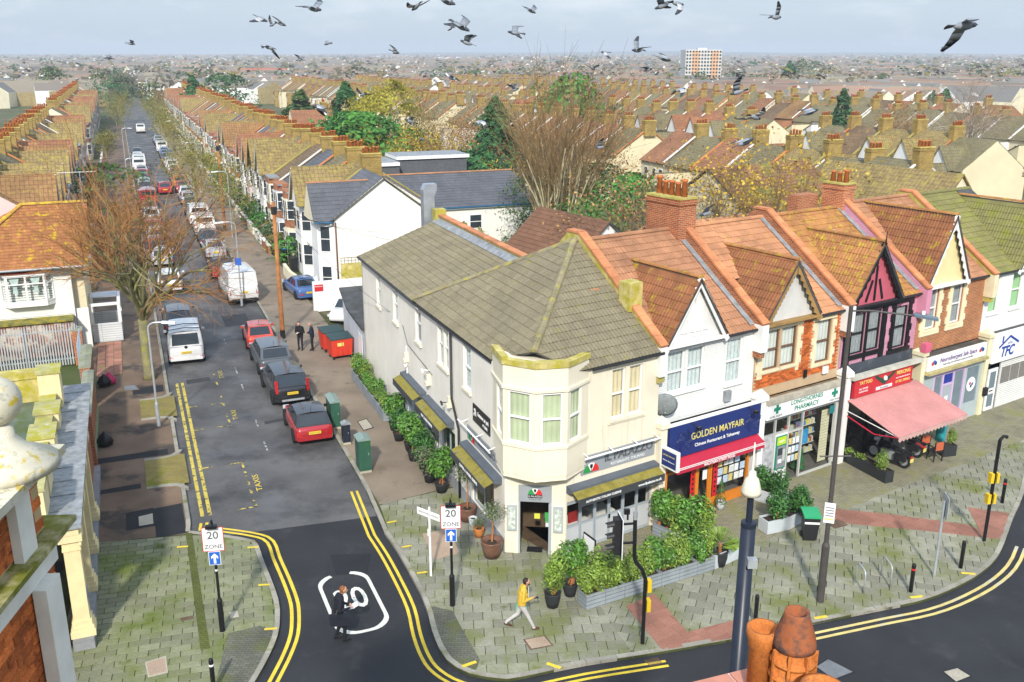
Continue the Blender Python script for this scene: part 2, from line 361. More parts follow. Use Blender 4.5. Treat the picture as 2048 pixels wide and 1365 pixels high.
class Tiles:
    """roof covering of single tiles; the ones that show largest become parts, the rest one joined part"""
    prof = [(0, 0), (.06, .026), (.12, .004), (.16, .004), (.22, .026), (.28, .0), (.3, 0)]
    def __init__(s, parent, frame, m, tw=.3, tg=.34, prof=None, name='roof_tile'):
        s.p = parent; s.fr = frame; s.m = m; s.tw = tw; s.tg = tg; s.full = []; s.part = MB(); s.deck = MB(); s.name = name
        s.prof = [(x * tw / .3, z) for x, z in (prof or Tiles.prof)]
        b = MB(); k = len(s.prof); vs_ = []
        for x, z in s.prof: vs_ += [(x, -.03, .012), (x, -.03, z + .040), (x, tg, z + .012)]
        fs_ = []
        for i in range(k - 1):
            a, c = 3 * i, 3 * i + 3; fs_ += [(a, c, c + 1, a + 1), (a + 1, c + 1, c + 2, a + 2)]
        b.add(vs_, fs_); s.tb = b
    def plane(s, o, u, w, poly):
        o, u, w = Vector(o), Vector(u).normalized(), Vector(w).normalized(); n = u.cross(w)
        s.deck.extr([o + u * a + w * b - n * .004 for a, b in poly], n * -.08)
        mt = Matrix((u, w, n)).transposed().to_4x4()
        xs = [p[0] for p in poly]; ys = [p[1] for p in poly]
        for j in range(int((max(ys) - min(ys)) / s.tg) + 1):
            y = min(ys) + j * s.tg
            for i in range(int((max(xs) - min(xs)) / s.tw) + 1):
                x = min(xs) + i * s.tw
                c = clip_poly(poly, x, y, x + s.tw, y + s.tg)
                if len(c) < 3: continue
                a = abs(area2(c))
                if a < .002: continue
                m4 = Matrix.Translation(o + u * x + w * y + n * random.uniform(0, .006)) @ mt
                if a > s.tw * s.tg * .985: s.full.append(m4)
                else:
                    if area2(c) < 0: c = c[::-1]
                    pts = []
                    for q in c:
                        t = (q[1] - y) / s.tg; pts.append(o + u * q[0] + w * (q[1] - .03 * (1 - t)) + n * (.048 - .03 * t))
                    s.part.extr(pts, n * -.03)
    def finish(s, maxn=300, mdeck=None):
        def key(m4):
            p = m4.to_translation(); q = s.fr.w(p.x, p.y, p.z) if s.fr else p
            u, v = campx(q); return (not (-20 < u < 2070 and 0 < v < 1390), (q - Vector((0, 0, CH))).length)
        s.full.sort(key=key)
        me = s.tb.mesh(s.name, s.m)
        for m4 in s.full[:maxn]: place(ob(s.name, me, s.p), m4)
        rest = s.part
        for m4 in s.full[maxn:]: merge(rest, s.tb, m4)
        if rest.f: tag(rest.build('roof_tiles', s.m, s.p), kind='stuff')
        if s.deck.f: s.deck.build('roof_deck', mdeck or M_felt, s.p)
def ridge(mb, a, b, r=.11, seg=.42):
    a, b = Vector(a), Vector(b); n = max(1, round((b - a).length / seg)); d = (b - a) / n
    side = d.cross(Vector((0, 0, 1))).normalized(); up = side.cross(d).normalized()
    for i in range(n):
        p0 = a + d * i; p1 = p0 + d * 1.03; k = 5; rr = (r * 1.0, r * .92); vs_ = []
        for p, q in ((p0, rr[0]), (p1, rr[1])):
            for j in range(k + 1):
                t = math.pi * j / k; vs_.append(p + side * math.cos(t) * q + up * (math.sin(t) * q - r * .35))
        mb.add(vs_, [(j, j + 1, k + 2 + j, k + 1 + j) for j in range(k)] + [tuple(range(k + 1))[::-1], tuple(range(k + 1, 2 * k + 2))])
def coping(mb, a, b, w=.34, h=.09, seg=.5):
    a, b = Vector(a), Vector(b); n = max(1, round((b - a).length / seg)); d = (b - a) / n
    s_ = d.cross(Vector((0, 0, 1))).normalized() * (w / 2); up = s_.cross(d).normalized() * h
    if up.z < 0: up = -up
    for i in range(n):
        p = a + d * (i + .012); q = a + d * (i + .988)
        mb.extr([p - s_, q - s_, q + s_, p + s_], up)
def chimney(parent, x, y, z0, z1, w, d, npots, mb=None, mp=None, rows=1, pot_h=.45, bricks=False, name='chimney'):
    b = MB(); b.box(x - w / 2, y - d / 2, z0, x + w / 2, y + d / 2, z1 - .3)
    b.box(x - w / 2 - .05, y - d / 2 - .05, z1 - .30, x + w / 2 + .05, y + d / 2 + .05, z1 - .17)
    b.box(x - w / 2 + .0, y - d / 2, z1 - .17, x + w / 2, y + d / 2, z1 - .08)
    b.box(x - w / 2 - .04, y - d / 2 - .04, z1 - .08, x + w / 2 + .04, y + d / 2 + .04, z1, 1)
    o = b.build(name, [mb or M_ybrick, M_mossy], parent)
    lng = d > w
    for r in range(rows):
        for i in range(npots):
            t = (i + .5) / npots - .5; off = (r - (rows - 1) / 2) * .3
            px, py = (x + off, y + t * d * .92) if lng else (x + t * w * .92, y + off)
            k = random.uniform(.85, 1.2)
            q = MB(); q.lathe([(.13, 0), (.105, pot_h * k * .85), (.13, pot_h * k * .87), (.13, pot_h * k), (.09, pot_h * k), (.085, pot_h * k * .6)], 10, (px, py, z1))
            q.build('chimney_pot', mp or M_pot, o, True)
    return o
# ------------------------------------------------------------------ people: one continuous surface grown over posed bones
def person(label, u, v, rz, cols, J, extras=(), z=.0, sc_=1., hairlen=1.):
    p = G(u, v, z); b = MB(); bones = []
    def bone(a, c, r0, r1, k, n=3):
        a, c = Vector(a), Vector(c); m = 5; pts = []; rr = []
        for i in range(m + 1): pts.append(a.lerp(c, i / m)); rr.append(r0 + (r1 - r0) * i / m)
        b.tube([a - (c - a).normalized() * r0 * .6] + pts + [c + (c - a).normalized() * r1 * .6], [r0 * .55] + rr + [r1 * .55], 10); bones.append((a, c, (r0 + r1) / 2, k))
    pel, ch, nk, hd = J['pelvis'], J['chest'], J['neck'], J['head']
    for s_ in (-.07, .07): bone((pel[0] + s_, pel[1], pel[2]), (ch[0] + s_ * 1.3, ch[1], ch[2] - .05), .135, .14, 'top')
    bone((ch[0] - .13, ch[1], ch[2] + .03), (ch[0] + .13, ch[1], ch[2] + .03), .105, .105, 'top'); bone(ch, nk, .1, .062, 'top'); bone(nk, hd, .056, .06, 'skin'); bone((hd[0], hd[1] - .01, hd[2] + .03), (hd[0], hd[1] + .025, hd[2] + .11), .092, .095, 'skin'); bone((hd[0], hd[1] + .07, hd[2] - .01), (hd[0], hd[1] + .05, hd[2] + .03), .05, .06, 'skin'); bone((hd[0], hd[1] + .115, hd[2] + .06), (hd[0], hd[1] + .135, hd[2] + .03), .013, .018, 'skin')
    for s_ in (-1, 1): bone((hd[0] + s_ * .085, hd[1] + .01, hd[2] + .06), (hd[0] + s_ * .1, hd[1] + .0, hd[2] + .09), .018, .02, 'skin')
    bone((pel[0] - .08, pel[1], pel[2] - .03), (pel[0] + .08, pel[1], pel[2] - .03), .13, .13, 'legs')
    for s_ in ('l', 'r'):
        hx = -.095 if s_ == 'l' else .095; kn, an = J['knee_' + s_], J['ankle_' + s_]; bone((pel[0] + hx, pel[1], pel[2] - .04), kn, .095, .066, 'legs'); bone(kn, an, .066, .046, 'legs'); f = J.get('toe_' + s_, .0); bone((an[0], an[1] - .04, an[2] - .04), (an[0], an[1] + .16, an[2] - .055 + f), .048, .036, 'shoe')
        sh = (ch[0] + (-.19 if s_ == 'l' else .19), ch[1], ch[2] + .06); el, wr_ = J['elbow_' + s_], J['wrist_' + s_]; bone(sh, el, .062, .05, 'top'); bone(el, wr_, .05, .036, 'top')
        d = (Vector(wr_) - Vector(el)).normalized(); hp = Vector(wr_) + d * .05; bone(wr_, hp, .03, .034, 'skin'); sd = d.cross(Vector((0, 0, 1))).normalized(); up = sd.cross(d)
        for k, (o_, ln) in enumerate(((-.03, .07), (-.01, .085), (.01, .08), (.03, .065))): k0 = hp + sd * o_ + d * .025; k1 = k0 + d * ln * .6; bone(k0, k1, .0105, .0105, 'skin'); bone(k1, k1 + (d * .5 - up * .8) * ln * .55, .0105, .009, 'skin')
        bone(hp + sd * (-.035 if s_ == 'r' else .035), hp + sd * (-.06 if s_ == 'r' else .06) + d * .045, .012, .010, 'skin')
    o = b.build('body', [M_dark], None, uv=False); m = o.modifiers.new('r', 'REMESH'); m.mode = 'VOXEL'; m.voxel_size = .0125; m2 = o.modifiers.new('s', 'SMOOTH'); m2.factor = .5; m2.iterations = 3
    bpy.context.view_layer.update(); me = bpy.data.meshes.new_from_object(o.evaluated_get(bpy.context.evaluated_depsgraph_get())); bpy.data.objects.remove(o)
    keys = ['skin', 'top', 'legs', 'shoe']; me.materials.clear()
    for k in keys: me.materials.append(cols[k])
    A = np.array([q[0] for q in bones]); C_ = np.array([q[1] for q in bones]) - A; RR = np.array([q[2] for q in bones]); idx = np.array([keys.index(q[3]) for q in bones])
    cen = np.array([tuple(f.center) for f in me.polygons]); L2 = (C_ ** 2).sum(1)
    t_ = np.clip(((cen[:, None, :] - A[None]) * C_[None]).sum(2) / L2[None], 0, 1); dist = np.linalg.norm(cen[:, None, :] - A[None] - t_[..., None] * C_[None], axis=2) - RR[None]
    mi = idx[dist.argmin(1)]; me.polygons.foreach_set('material_index', mi.astype('i')); me.polygons.foreach_set('use_smooth', [True] * len(me.polygons))
    t = thing('person', label, 'person', p, rz); t.scale = (sc_,) * 3; ob('body', me, t)
    h = MB(); h.lathe([(.1 * math.cos(R(a)), .115 * math.sin(R(a))) for a in range(-35, 91, 12)], 14, (hd[0], hd[1] - .012, hd[2] + .085)); h.v = [(x, y - max(0, (hd[2] + .10 - z)) * .35 if y > hd[1] else y, z if y < hd[1] + .05 or z > hd[2] + .12 else hd[2] + .125) for x, y, z in h.v]; h.build('hair', cols['hair'], t, True)
    for s_ in (-.036, .036): e = MB(); e.lathe([(.003, -.008), (.011, 0), (.003, .008)], 6, (hd[0] + s_, hd[1] + .105, hd[2] + .075)); e.build('eye', M_black, t)
    for nm, mk, mm in extras: mk_ = MB(); mk(mk_); mk_.build(nm, mm, t)
    return t
skin = mat('skin', (.52, .29, .20), .5, .05); cl = lambda k, c, r=.85: mat('cloth_' + k, c, r, .12, 6)
shoe_b = mat('shoe_brown', (.08, .035, .02), .5, .1); hair_d = mat('hair_dark', (.025, .015, .01), .6, .1); hair_g = mat('hair_ginger', (.22, .075, .02), .6, .1)
J1 = dict(pelvis=(0, 0, .90), chest=(0, .05, 1.32), neck=(0, .08, 1.47), head=(0, .14, 1.54), knee_r=(.09, .18, .50), ankle_r=(.09, .36, .10), knee_l=(-.09, -.10, .49), ankle_l=(-.09, -.46, .22), toe_l=-.09, elbow_r=(.25, .02, 1.08), wrist_r=(.13, .28, 1.12), elbow_l=(-.26, -.06, 1.09), wrist_l=(-.26, .04, .86))
person('man in a yellow jacket and pale trousers walking with a phone', 1043, 1258, R(-84), dict(skin=skin, top=cl('yellow', (.62, .40, .05)), legs=cl('stone', (.46, .44, .42)), shoe=shoe_b, hair=hair_d), J1, [('phone', lambda m: m.box(.06, .36, 1.10, .13, .50, 1.12), M_dark), ('green_bag', lambda m: m.add([(-.33, -.1, .88), (-.19, -.1, .88), (-.19, .14, .88), (-.33, .14, .88), (-.35, -.16, .5), (-.17, -.16, .5), (-.17, .2, .5), (-.35, .2, .5)], [(0, 1, 5, 4), (1, 2, 6, 5), (2, 3, 7, 6), (3, 0, 4, 7), (4, 5, 6, 7)]), cl('mint', (.16, .50, .32))), ('beard', lambda m: m.lathe([(.03, -.05), (.065, -.02), (.062, .02)], 10, (0, .19, 1.545)), hair_d), ('scarf', lambda m: m.extr([(.0, .21, 1.44), (.05, .2, 1.44), (.06, .20, 1.05), (.02, .21, 1.05)], (0, .012, 0)), M_white)], .1)
J2 = dict(pelvis=(0, 0, .92), chest=(0, .06, 1.34), neck=(0, .10, 1.49), head=(0, .17, 1.55), knee_r=(.09, .16, .52), ankle_r=(.09, .12, .10), knee_l=(-.09, .05, .50), ankle_l=(-.09, -.10, .11), elbow_r=(.26, .0, 1.10), wrist_r=(.13, .30, 1.08), elbow_l=(-.26, .02, 1.10), wrist_l=(-.12, .32, 1.06))
person('man in black clothes with a shoulder bag crossing the road while reading', 680, 1281, R(-72), dict(skin=skin, top=cl('black', (.013, .014, .022)), legs=cl('blacktrouser', (.012, .012, .014)), shoe=M_black, hair=hair_g), J2, [('messenger_bag', lambda m: m.extr([(.20, -.28, .72), (.33, -.26, .70), (.33, .26, .62), (.20, .28, .64)], (0, 0, .32)), cl('bag', (.016, .018, .026), .6)), ('bag_strap', lambda m: m.tube([(.24, -.1, 1.0), (.05, .13, 1.38), (-.15, .02, 1.46), (-.05, -.14, 1.3), (.22, -.2, 1.0)], .022, 5), M_blackp), ('paper', lambda m: m.extr([(-.12, .40, 1.03), (.12, .40, 1.03), (.12, .56, 1.10), (-.12, .56, 1.10)], (0, 0, .012)), M_white)], .0, 1.04)
J3 = dict(pelvis=(0, 0, .93), chest=(0, .03, 1.36), neck=(0, .05, 1.50), head=(0, .11, 1.56), knee_r=(.11, .03, .52), ankle_r=(.12, .0, .10), knee_l=(-.10, .04, .52), ankle_l=(-.11, .02, .10), elbow_r=(.27, .02, 1.10), wrist_r=(.07, .28, 1.14), elbow_l=(-.27, .02, 1.10), wrist_l=(-.07, .28, 1.14))
person('man in a dark jumper looking at a phone beside the wooden pole', 602, 700, R(172), dict(skin=skin, top=cl('black2', (.012, .012, .014)), legs=cl('navyleg', (.015, .017, .028)), shoe=M_black, hair=hair_d), J3, [('phone', lambda m: m.box(-.04, .38, 1.13, .04, .50, 1.15), M_white)], .1)
person('bald man in navy clothes standing beside the red bins', 626, 701, R(96), dict(skin=skin, top=cl('navy', (.016, .02, .04)), legs=cl('navyleg2', (.015, .017, .024)), shoe=M_black, hair=mat('shaved_hair', (.36, .22, .16), .6, .05)), J3, [('phone', lambda m: m.box(-.04, .38, 1.13, .04, .48, 1.15), M_dark)], .1, .97)
# ------------------------------------------------------------------ ground, roads, pavements
A_new = mat('new_asphalt', (.026, .027, .030), .75, .2, .5, fine=.55, fscale=55, moss=((.055, .055, .055), .55, .8, .8), bump=.25, bscale=120)
A_old = mat('worn_wet_asphalt', (.105, .102, .10), .7, .3, .3, fine=.35, fscale=30, moss=((.05, .049, .05), .46, .66, .45), wet=(.4, .5, .66, .34), spec=.3, bump=.2, bscale=90)
A_patch = mat('dark_asphalt_patch', (.018, .019, .022), .8, .2, 1, fine=.3, fscale=60)
A_pat2 = mat('faded_asphalt_patch', (.045, .045, .048), .8, .2, 1, fine=.3, fscale=60)
A_brown = mat('brown_footway_asphalt', (.165, .112, .075), .8, .25, .5, fine=.2, fscale=30, moss=((.06, .048, .04), .52, .62, .45), bump=.15, bscale=90)
A_brownr = mat('tan_footway_asphalt', (.235, .185, .135), .85, .2, .5, fine=.2, fscale=30, moss=((.10, .085, .06), .56, .66, .6))
S_slab = mat('concrete_slab', (.245, .24, .18), .85, .14, .4, island=.2, fine=.12, fscale=14, moss=((.155, .17, .05), .46, .66, .55), moss2=((.10, .12, .02), .62, .74, 1.6))
S_green = mat('mossy_concrete_slab', (.215, .22, .135), .85, .15, .5, island=.22, fine=.12, fscale=14, moss=((.12, .15, .03), .47, .66, .5), moss2=((.07, .10, .01), .60, .72, 1.4))
S_joint = mat('slab_joint', (.055, .065, .02), .95, .3, 2)
S_red = mat('red_block_paving', (.29, .135, .095), .85, .15, 1, island=.12, fine=.15, fscale=18)
S_sett = mat('mossy_setts', (.29, .265, .19), .9, .2, 1, pat=('brick', .2, .1, (.12, .12, .04), (.23, .21, .14)), moss=((.20, .20, .05), .52, .74, 1))
S_dsett = mat('dark_setts', (.15, .145, .115), .9, .2, 1, pat=('brick', .2, .1, (.06, .07, .03), (.11, .11, .09)), moss=((.11, .13, .02), .5, .72, .8))
K_kerb = mat('granite_kerb', (.30, .28, .23), .8, .18, .8, island=.12, fine=.15, fscale=25, moss=((.16, .16, .05), .52, .7, 1.2))
L_yel = mat('yellow_line', (.72, .52, .05), .7, .12, 2, fine=.15, fscale=20, moss=((.09, .08, .05), .66, .7, 6))
L_yelw = mat('worn_yellow_line', (.56, .44, .08), .7, .15, 2, moss=((.07, .07, .065), .53, .60, 4))
L_white = mat('white_line', (.68, .67, .60), .7, .1, 2, fine=.12, fscale=20, moss=((.07, .07, .07), .64, .68, 6))
gm = mat('garden_ground', (.10, .095, .045), .95, .4, .06, moss=((.06, .085, .02), .45, .6, .05), moss2=((.16, .12, .08), .58, .68, .09))
def flat(name, pts, z, m, kind='structure', parent=None):
    b = MB(); p = [(q[0], q[1]) for q in pts]
    if area2(p) < 0: p = p[::-1]
    b.poly([(x, y, z) for x, y in p]); o = b.build(name, m, parent)
    if parent is None: tag(o, kind=kind)
    return o
def P2(u, v, z=0.): q = G(u, v, z); return (q.x, q.y)
def S2(t, s_): q = ST.w(t, s_); return (q.x, q.y)
def smooth_line(pts, n=4):
    out = []
    for i in range(len(pts) - 1):
        p0, p1, p2, p3 = pts[max(i - 1, 0)], pts[i], pts[i + 1], pts[min(i + 2, len(pts) - 1)]
        for k in range(n):
            t = k / n; out.append(tuple(.5 * (2 * p1[c] + (p2[c] - p0[c]) * t + (2 * p0[c] - 5 * p1[c] + 4 * p2[c] - p3[c]) * t * t + (3 * p1[c] - p0[c] - 3 * p2[c] + p3[c]) * t ** 3) for c in (0, 1)))
    return out + [pts[-1]]
def offset_line(pts, d):
    out = []
    for i, p in enumerate(pts):
        a, b = Vector(pts[max(i - 1, 0)]), Vector(pts[min(i + 1, len(pts) - 1)]); t = (b - a).normalized()
        out.append((p[0] - t.y * d, p[1] + t.x * d))
    return out
def strip(mb, pts, d0, d1, z, m=0):
    a, b = offset_line(pts, d0), offset_line(pts, d1)
    for i in range(len(pts) - 1):
        q = [a[i], a[i + 1], b[i + 1], b[i]]
        if area2(q) < 0: q = q[::-1]
        mb.poly([(*p, z) for p in q], m)
def kerbs(line, parent, d0, d1, z1=.112, seg=.9, m=None):
    """kerb stones along a line, each a stone of its own"""
    pts = [Vector(p) for p in line]; i = 0; acc = [pts[0]]; L = 0
    stones = []
    for a, b in zip(pts[:-1], pts[1:]):
        d = b - a; n = max(1, int(d.length / .15))
        for k in range(n):
            acc.append(a + d * (k + 1) / n); L += d.length / n
            if L >= seg: stones.append(acc); acc = [acc[-1]]; L = 0
    if len(acc) > 1: stones.append(acc)
    for st_ in stones:
        q = [(p.x, p.y) for p in (st_[0], st_[len(st_) // 2], st_[-1])]
        t = (Vector(q[2]) - Vector(q[0])); q[0] = tuple(Vector(q[0]) + t * .006); q[2] = tuple(Vector(q[2]) - t * .006)
        a, b = offset_line(q, d0), offset_line(q, d1); pl = a + b[::-1]
        if area2(pl) < 0: pl = pl[::-1]
        mb = MB(); mb.prism(pl, -.02, z1 + random.uniform(-.004, .004)); mb.build('kerb_stone', m or K_kerb, parent, uv=False)
ground = MB(); ground.poly([(-5000, -400, -.05), (5000, -400, -.05), (5000, 6500, -.05), (-5000, 6500, -.05)]); tag(ground.build('ground', gm), kind='structure')
# carriageways
rd = MB(); q = [(-30, 2), (70, 2), (70, 90), (30, 60), S2(12, -2), S2(2, 1.0), S2(-8.5, 1.6), (-30, 22)]
rd.poly([(x, y, 0) for x, y in q]); road = tag(rd.build('main_road', A_new), kind='structure')
side = tag(MB().poly([(*S2(-6.9, 1.25), .0), (*S2(.2, .55), .0), (*S2(.2, 420), .0), (*S2(-6.9, 420), .0)]).build('side_street', A_old), kind='structure')
side.location.z = .004
flat('pavement_patch', [P2(*p) for p in ((660, 1110), (742, 1108), (735, 1148), (672, 1150))], .006, A_patch, parent=road)
for i, (t, s_, w, l) in enumerate(((-1.9, 31.5, 1.6, 3.0), (-2.3, 12, .9, .5), (-5.2, 19.6, 1.2, .8), (-.7, 17.2, .8, .4), (-1.6, 48, 1.8, 7), (-5, 60, 2, 9))):
    flat('asphalt_patch', [S2(t - w / 2, s_ - l / 2), S2(t + w / 2, s_ - l / 2 + .15), S2(t + w / 2, s_ + l / 2), S2(t - w / 2, s_ + l / 2 - .1)], .007, A_pat2, parent=side)
# --- right pavement (shops' corner)
KR = smooth_line([P2(*p, .1) for p in ((768, 1063), (794, 1101), (823, 1152), (850, 1207), (864, 1261), (881, 1302), (901, 1326), (939, 1346), (1000, 1357), (1044, 1353), (1163, 1328), (1322, 1303), (1489, 1273), (1645, 1241), (1752, 1219), (1837, 1202), (1905, 1177), (1965, 1143), (2001, 1104), (2026, 1036), (2048, 987), (2062, 930), (2110, 840))], 3)
KR = [S2(0, 230), S2(0, 120), S2(0, 60), S2(0, 30), S2(0, 10), S2(0, 3)] + KR
back_r = [tuple(TF.w(40, 8)[:2]), tuple(TF.w(40, .75)[:2]), tuple(TF.w(0, .75)[:2]), tuple(TF.w(-4.0, 1.2)[:2]), S2(3.6, -1), S2(3.6, 22), S2(4.3, 28), S2(3.2, 33), S2(3.2, 230)]
poly_r = KR + back_r
b = MB(); pr_ = poly_r if area2(poly_r) > 0 else poly_r[::-1]
b.prism(pr_, -.03, .085); pave_r = tag(b.build('right_pavement', S_joint), kind='structure')
kerbs([p for p in KR if ST.l((p[0], p[1], 0)).y < 45], pave_r, 0, .16)
b = MB(); strip(b, [p for p in KR if ST.l((p[0], p[1], 0)).y > 29], 0, .16, .115); b.build('kerb', K_kerb, pave_r)
# tan asphalt footway along the side street
foot = MB(); foot.poly([(*S2(.16, 1.3), .097), (*S2(3.5, 1.8), .097), (*S2(3.5, 230), .097), (*S2(.16, 230), .097)]); foot.build('footway_surface', A_brownr, pave_r)
def slabs(parent, polys, ang, sw, sl, m, maxn, z=.1, off=.5, name='paving_slab', jit=.004, gapw=.02, mats=None):
    """rows of slabs in bond, cut to the outline; the largest-looking ones stay single parts"""
    fr = Frame((0, 0), ang); full = []; rest = MB(); th = .05
    for poly in polys:
        lp = [tuple(fr.l((p[0], p[1], 0))[:2]) for p in poly]
        if area2(lp) < 0: lp = lp[::-1]
        xs = [p[0] for p in lp]; ys = [p[1] for p in lp]
        for j in range(int(min(ys) // sw), int(max(ys) // sw) + 1):
            for i in range(int(min(xs) // sl) - 1, int(max(xs) // sl) + 1):
                x = i * sl + (j % 2) * sl * off; y = j * sw
                c = clip_poly(lp, x + gapw / 2, y + gapw / 2, x + sl - gapw / 2, y + sw - gapw / 2)
                if len(c) < 3: continue
                a = abs(area2(c)); zz = z + random.uniform(-jit, jit)
                if a < .006: continue
                if a > (sw - gapw) * (sl - gapw) * .99: full.append((x + sl / 2, y + sw / 2, zz))
                else: rest.extr([(*fr.w(px, py)[:2], zz) for px, py in c], (0, 0, -th))
    full.sort(key=lambda q: (fr.w(q[0], q[1]).length, ))
    vis = []; hid = []
    for q in full:
        u, v = campx(fr.w(q[0], q[1], .1)); (vis if -10 < u < 2060 and v < 1380 else hid).append(q)
    e = .008; W_, L_ = (sl - gapw) / 2, (sw - gapw) / 2
    t = MB(); t.add([(-W_, -L_, -th), (W_, -L_, -th), (W_, L_, -th), (-W_, L_, -th), (-W_, -L_, -e), (W_, -L_, -e), (W_, L_, -e), (-W_, L_, -e), (-W_ + e, -L_ + e, 0), (W_ - e, -L_ + e, 0), (W_ - e, L_ - e, 0), (-W_ + e, L_ - e, 0)],
        [(8, 9, 10, 11), (4, 5, 9, 8), (5, 6, 10, 9), (6, 7, 11, 10), (7, 4, 8, 11), (0, 1, 5, 4), (1, 2, 6, 5), (2, 3, 7, 6), (3, 0, 4, 7)])
    me = t.mesh(name, m)
    for q in vis[:maxn]:
        o = ob(name, me, parent, fr.w(*q)); o.rotation_euler = (random.uniform(-.004, .004), random.uniform(-.004, .004), fr.a)
    for q in vis[maxn:] + hid: merge(rest, t, Matrix.Translation(fr.w(*q)) @ Matrix.Rotation(fr.a, 4, 'Z'))
    if rest.f: tag(rest.build(name + 's', m, parent), kind='stuff')
inner = offset_line(KR, .17)
# zone 1: round the corner, square to the side street
i1 = min(range(len(inner)), key=lambda i: (Vector(inner[i]) - Vector(P2(1262, 1308, .1))).length)
i0 = min(range(len(inner)), key=lambda i: (Vector(inner[i]) - Vector(S2(.17, 1.3))).length)
z1 = [S2(.17, 1.3)] + [p for p in inner[i0 + 1:i1 + 1]] + [P2(1195, 1205, .1), P2(1140, 1130, .1), S2(3.55, -1.0), S2(3.5, 1.7)]
z2 = inner[i1:] + [tuple(TF.w(36, .7)[:2]), tuple(TF.w(36, -3.0)[:2]), tuple(TF.w(-4.3, -3.0)[:2]), P2(1195, 1205, .1)]
slabs(pave_r, [z1], 4, .45, .6, S_slab, 150)
slabs(pave_r, [z2], 33.654 - 52, .42, .56, S_slab, 150)
# small mossy setts along the shop fronts
flat('sett_strip', [TF.w(-4.4, .7), TF.w(36, .7), TF.w(36, -3.05), TF.w(-4.5, -3.05)], .099, S_sett, parent=pave_r)
flat('sett_strip', [TF.w(-4.0, .7), TF.w(-4.5, -3.04), TF.w(-6.6, -3.3), TF.w(-7.6, -.4), TF.w(-5.9, 1.2)], .089, S_dsett, parent=pave_r)
flat('sett_strip', [P2(*p, .1) for p in ((868, 1262), (884, 1302), (910, 1330), (950, 1346), (960, 1320), (925, 1260), (905, 1222), (850, 1210))], .106, S_dsett, parent=pave_r)
# red block crossing strips
red1 = [P2(*p, .1) for p in ((1308, 1188), (1375, 1265), (1472, 1240), (1472, 1276), (1325, 1301), (1252, 1213))]
red2 = [P2(*p, .1) for p in ((1660, 1018), (1770, 1028), (1935, 1050), (1992, 1075), (1990, 1078), (1850, 1062), (1700, 1048), (1655, 1036))]
red2b = [P2(*p, .1) for p in ((1935, 1015), (2020, 1028), (2003, 1078), (1965, 1072))]
for k, rp in enumerate((red1, red2, red2b)):
    flat('red_block_base', rp, .104, S_red, parent=pave_r)
    slabs(pave_r, [rp], 33.65, .4, .4, S_red, 40, .113, 0, 'red_paving_block', .002, .008)
# manhole covers and gratings in the right pavement
M_iron = mat('rusty_iron', (.13, .085, .055), .8, .3, 3, fine=.3, fscale=30)
M_conc = mat('pale_concrete', (.42, .38, .30), .85, .15, 1, fine=.15, fscale=20)
M_pink = mat('pink_concrete', (.38, .28, .20), .85, .15, 1, fine=.2, fscale=25)
def cover(name, quad, z, m, parent, mf=None):
    c = [Vector(P2(*p, z)) for p in quad]; mid = sum(c, Vector((0, 0))) / 4
    b = MB(); b.extr([(*p, z) for p in c][::-1], (0, 0, -.02)); b.extr([(*(mid + (p - mid) * .86), z + .004) for p in c][::-1], (0, 0, -.02), 1)
    o = b.build(name, [mf or M_iron, m], parent); return o
cover('manhole_cover', ((1046, 1279), (1090, 1271), (1107, 1291), (1061, 1300)), .112, M_pink, pave_r)
cover('manhole_cover', ((845, 1068), (895, 1058), (920, 1105), (868, 1120)), .112, M_pink, pave_r, M_pink)
cover('manhole_cover', ((1580, 993), (1600, 979), (1622, 990), (1603, 998)), .112, M_iron, pave_r)
cover('manhole_cover', ((1653, 1047), (1676, 1038), (1697, 1050), (1670, 1057)), .116, M_iron, pave_r)
cover('manhole_cover', ((714, 843), (733, 837), (748, 856), (727, 862)), .104, M_conc, pave_r, A_patch)
def road_cover(quad, label, m):
    o = cover('drain_cover', quad, .006, m, None, A_patch); tag(o, label, 'drain cover'); return o
road_cover(((1628, 1333), (1655, 1316), (1712, 1345), (1668, 1362)), 'dark steel inspection cover in the asphalt beside the chimney pots', mat('steel_cover', (.16, .17, .18), .5, .2, 3))
road_cover(((1884, 1343), (1915, 1335), (1944, 1353), (1912, 1366)), 'pale worn inspection cover alone in the main road asphalt', M_conc)
def grating(quad, label):
    c = [Vector(P2(*p)) for p in quad]; t = thing('drain_grating', label, 'drain grating', (0, 0, 0))
    b = MB(); b.extr([(*p, .004) for p in c][::-1], (0, 0, -.02)); b.build('pit', M_dark, t)
    for i in range(7):
        f0, f1 = (i + .2) / 7, (i + .7) / 7
        p = [c[0].lerp(c[1], f0), c[0].lerp(c[1], f1), c[3].lerp(c[2], f1), c[3].lerp(c[2], f0)]
        g = MB(); g.extr([(*k, .014) for k in p][::-1], (0, 0, -.012)); g.build('bar', M_iron, t)
grating(((1288, 1322), (1315, 1316), (1327, 1328), (1300, 1334)), 'iron drain grating at the end of the kerbside yellow lines near the signal pole')
grating(((1512, 1277), (1530, 1272), (1538, 1282), (1520, 1287)), 'iron drain grating in the gutter behind the clay chimney pots')
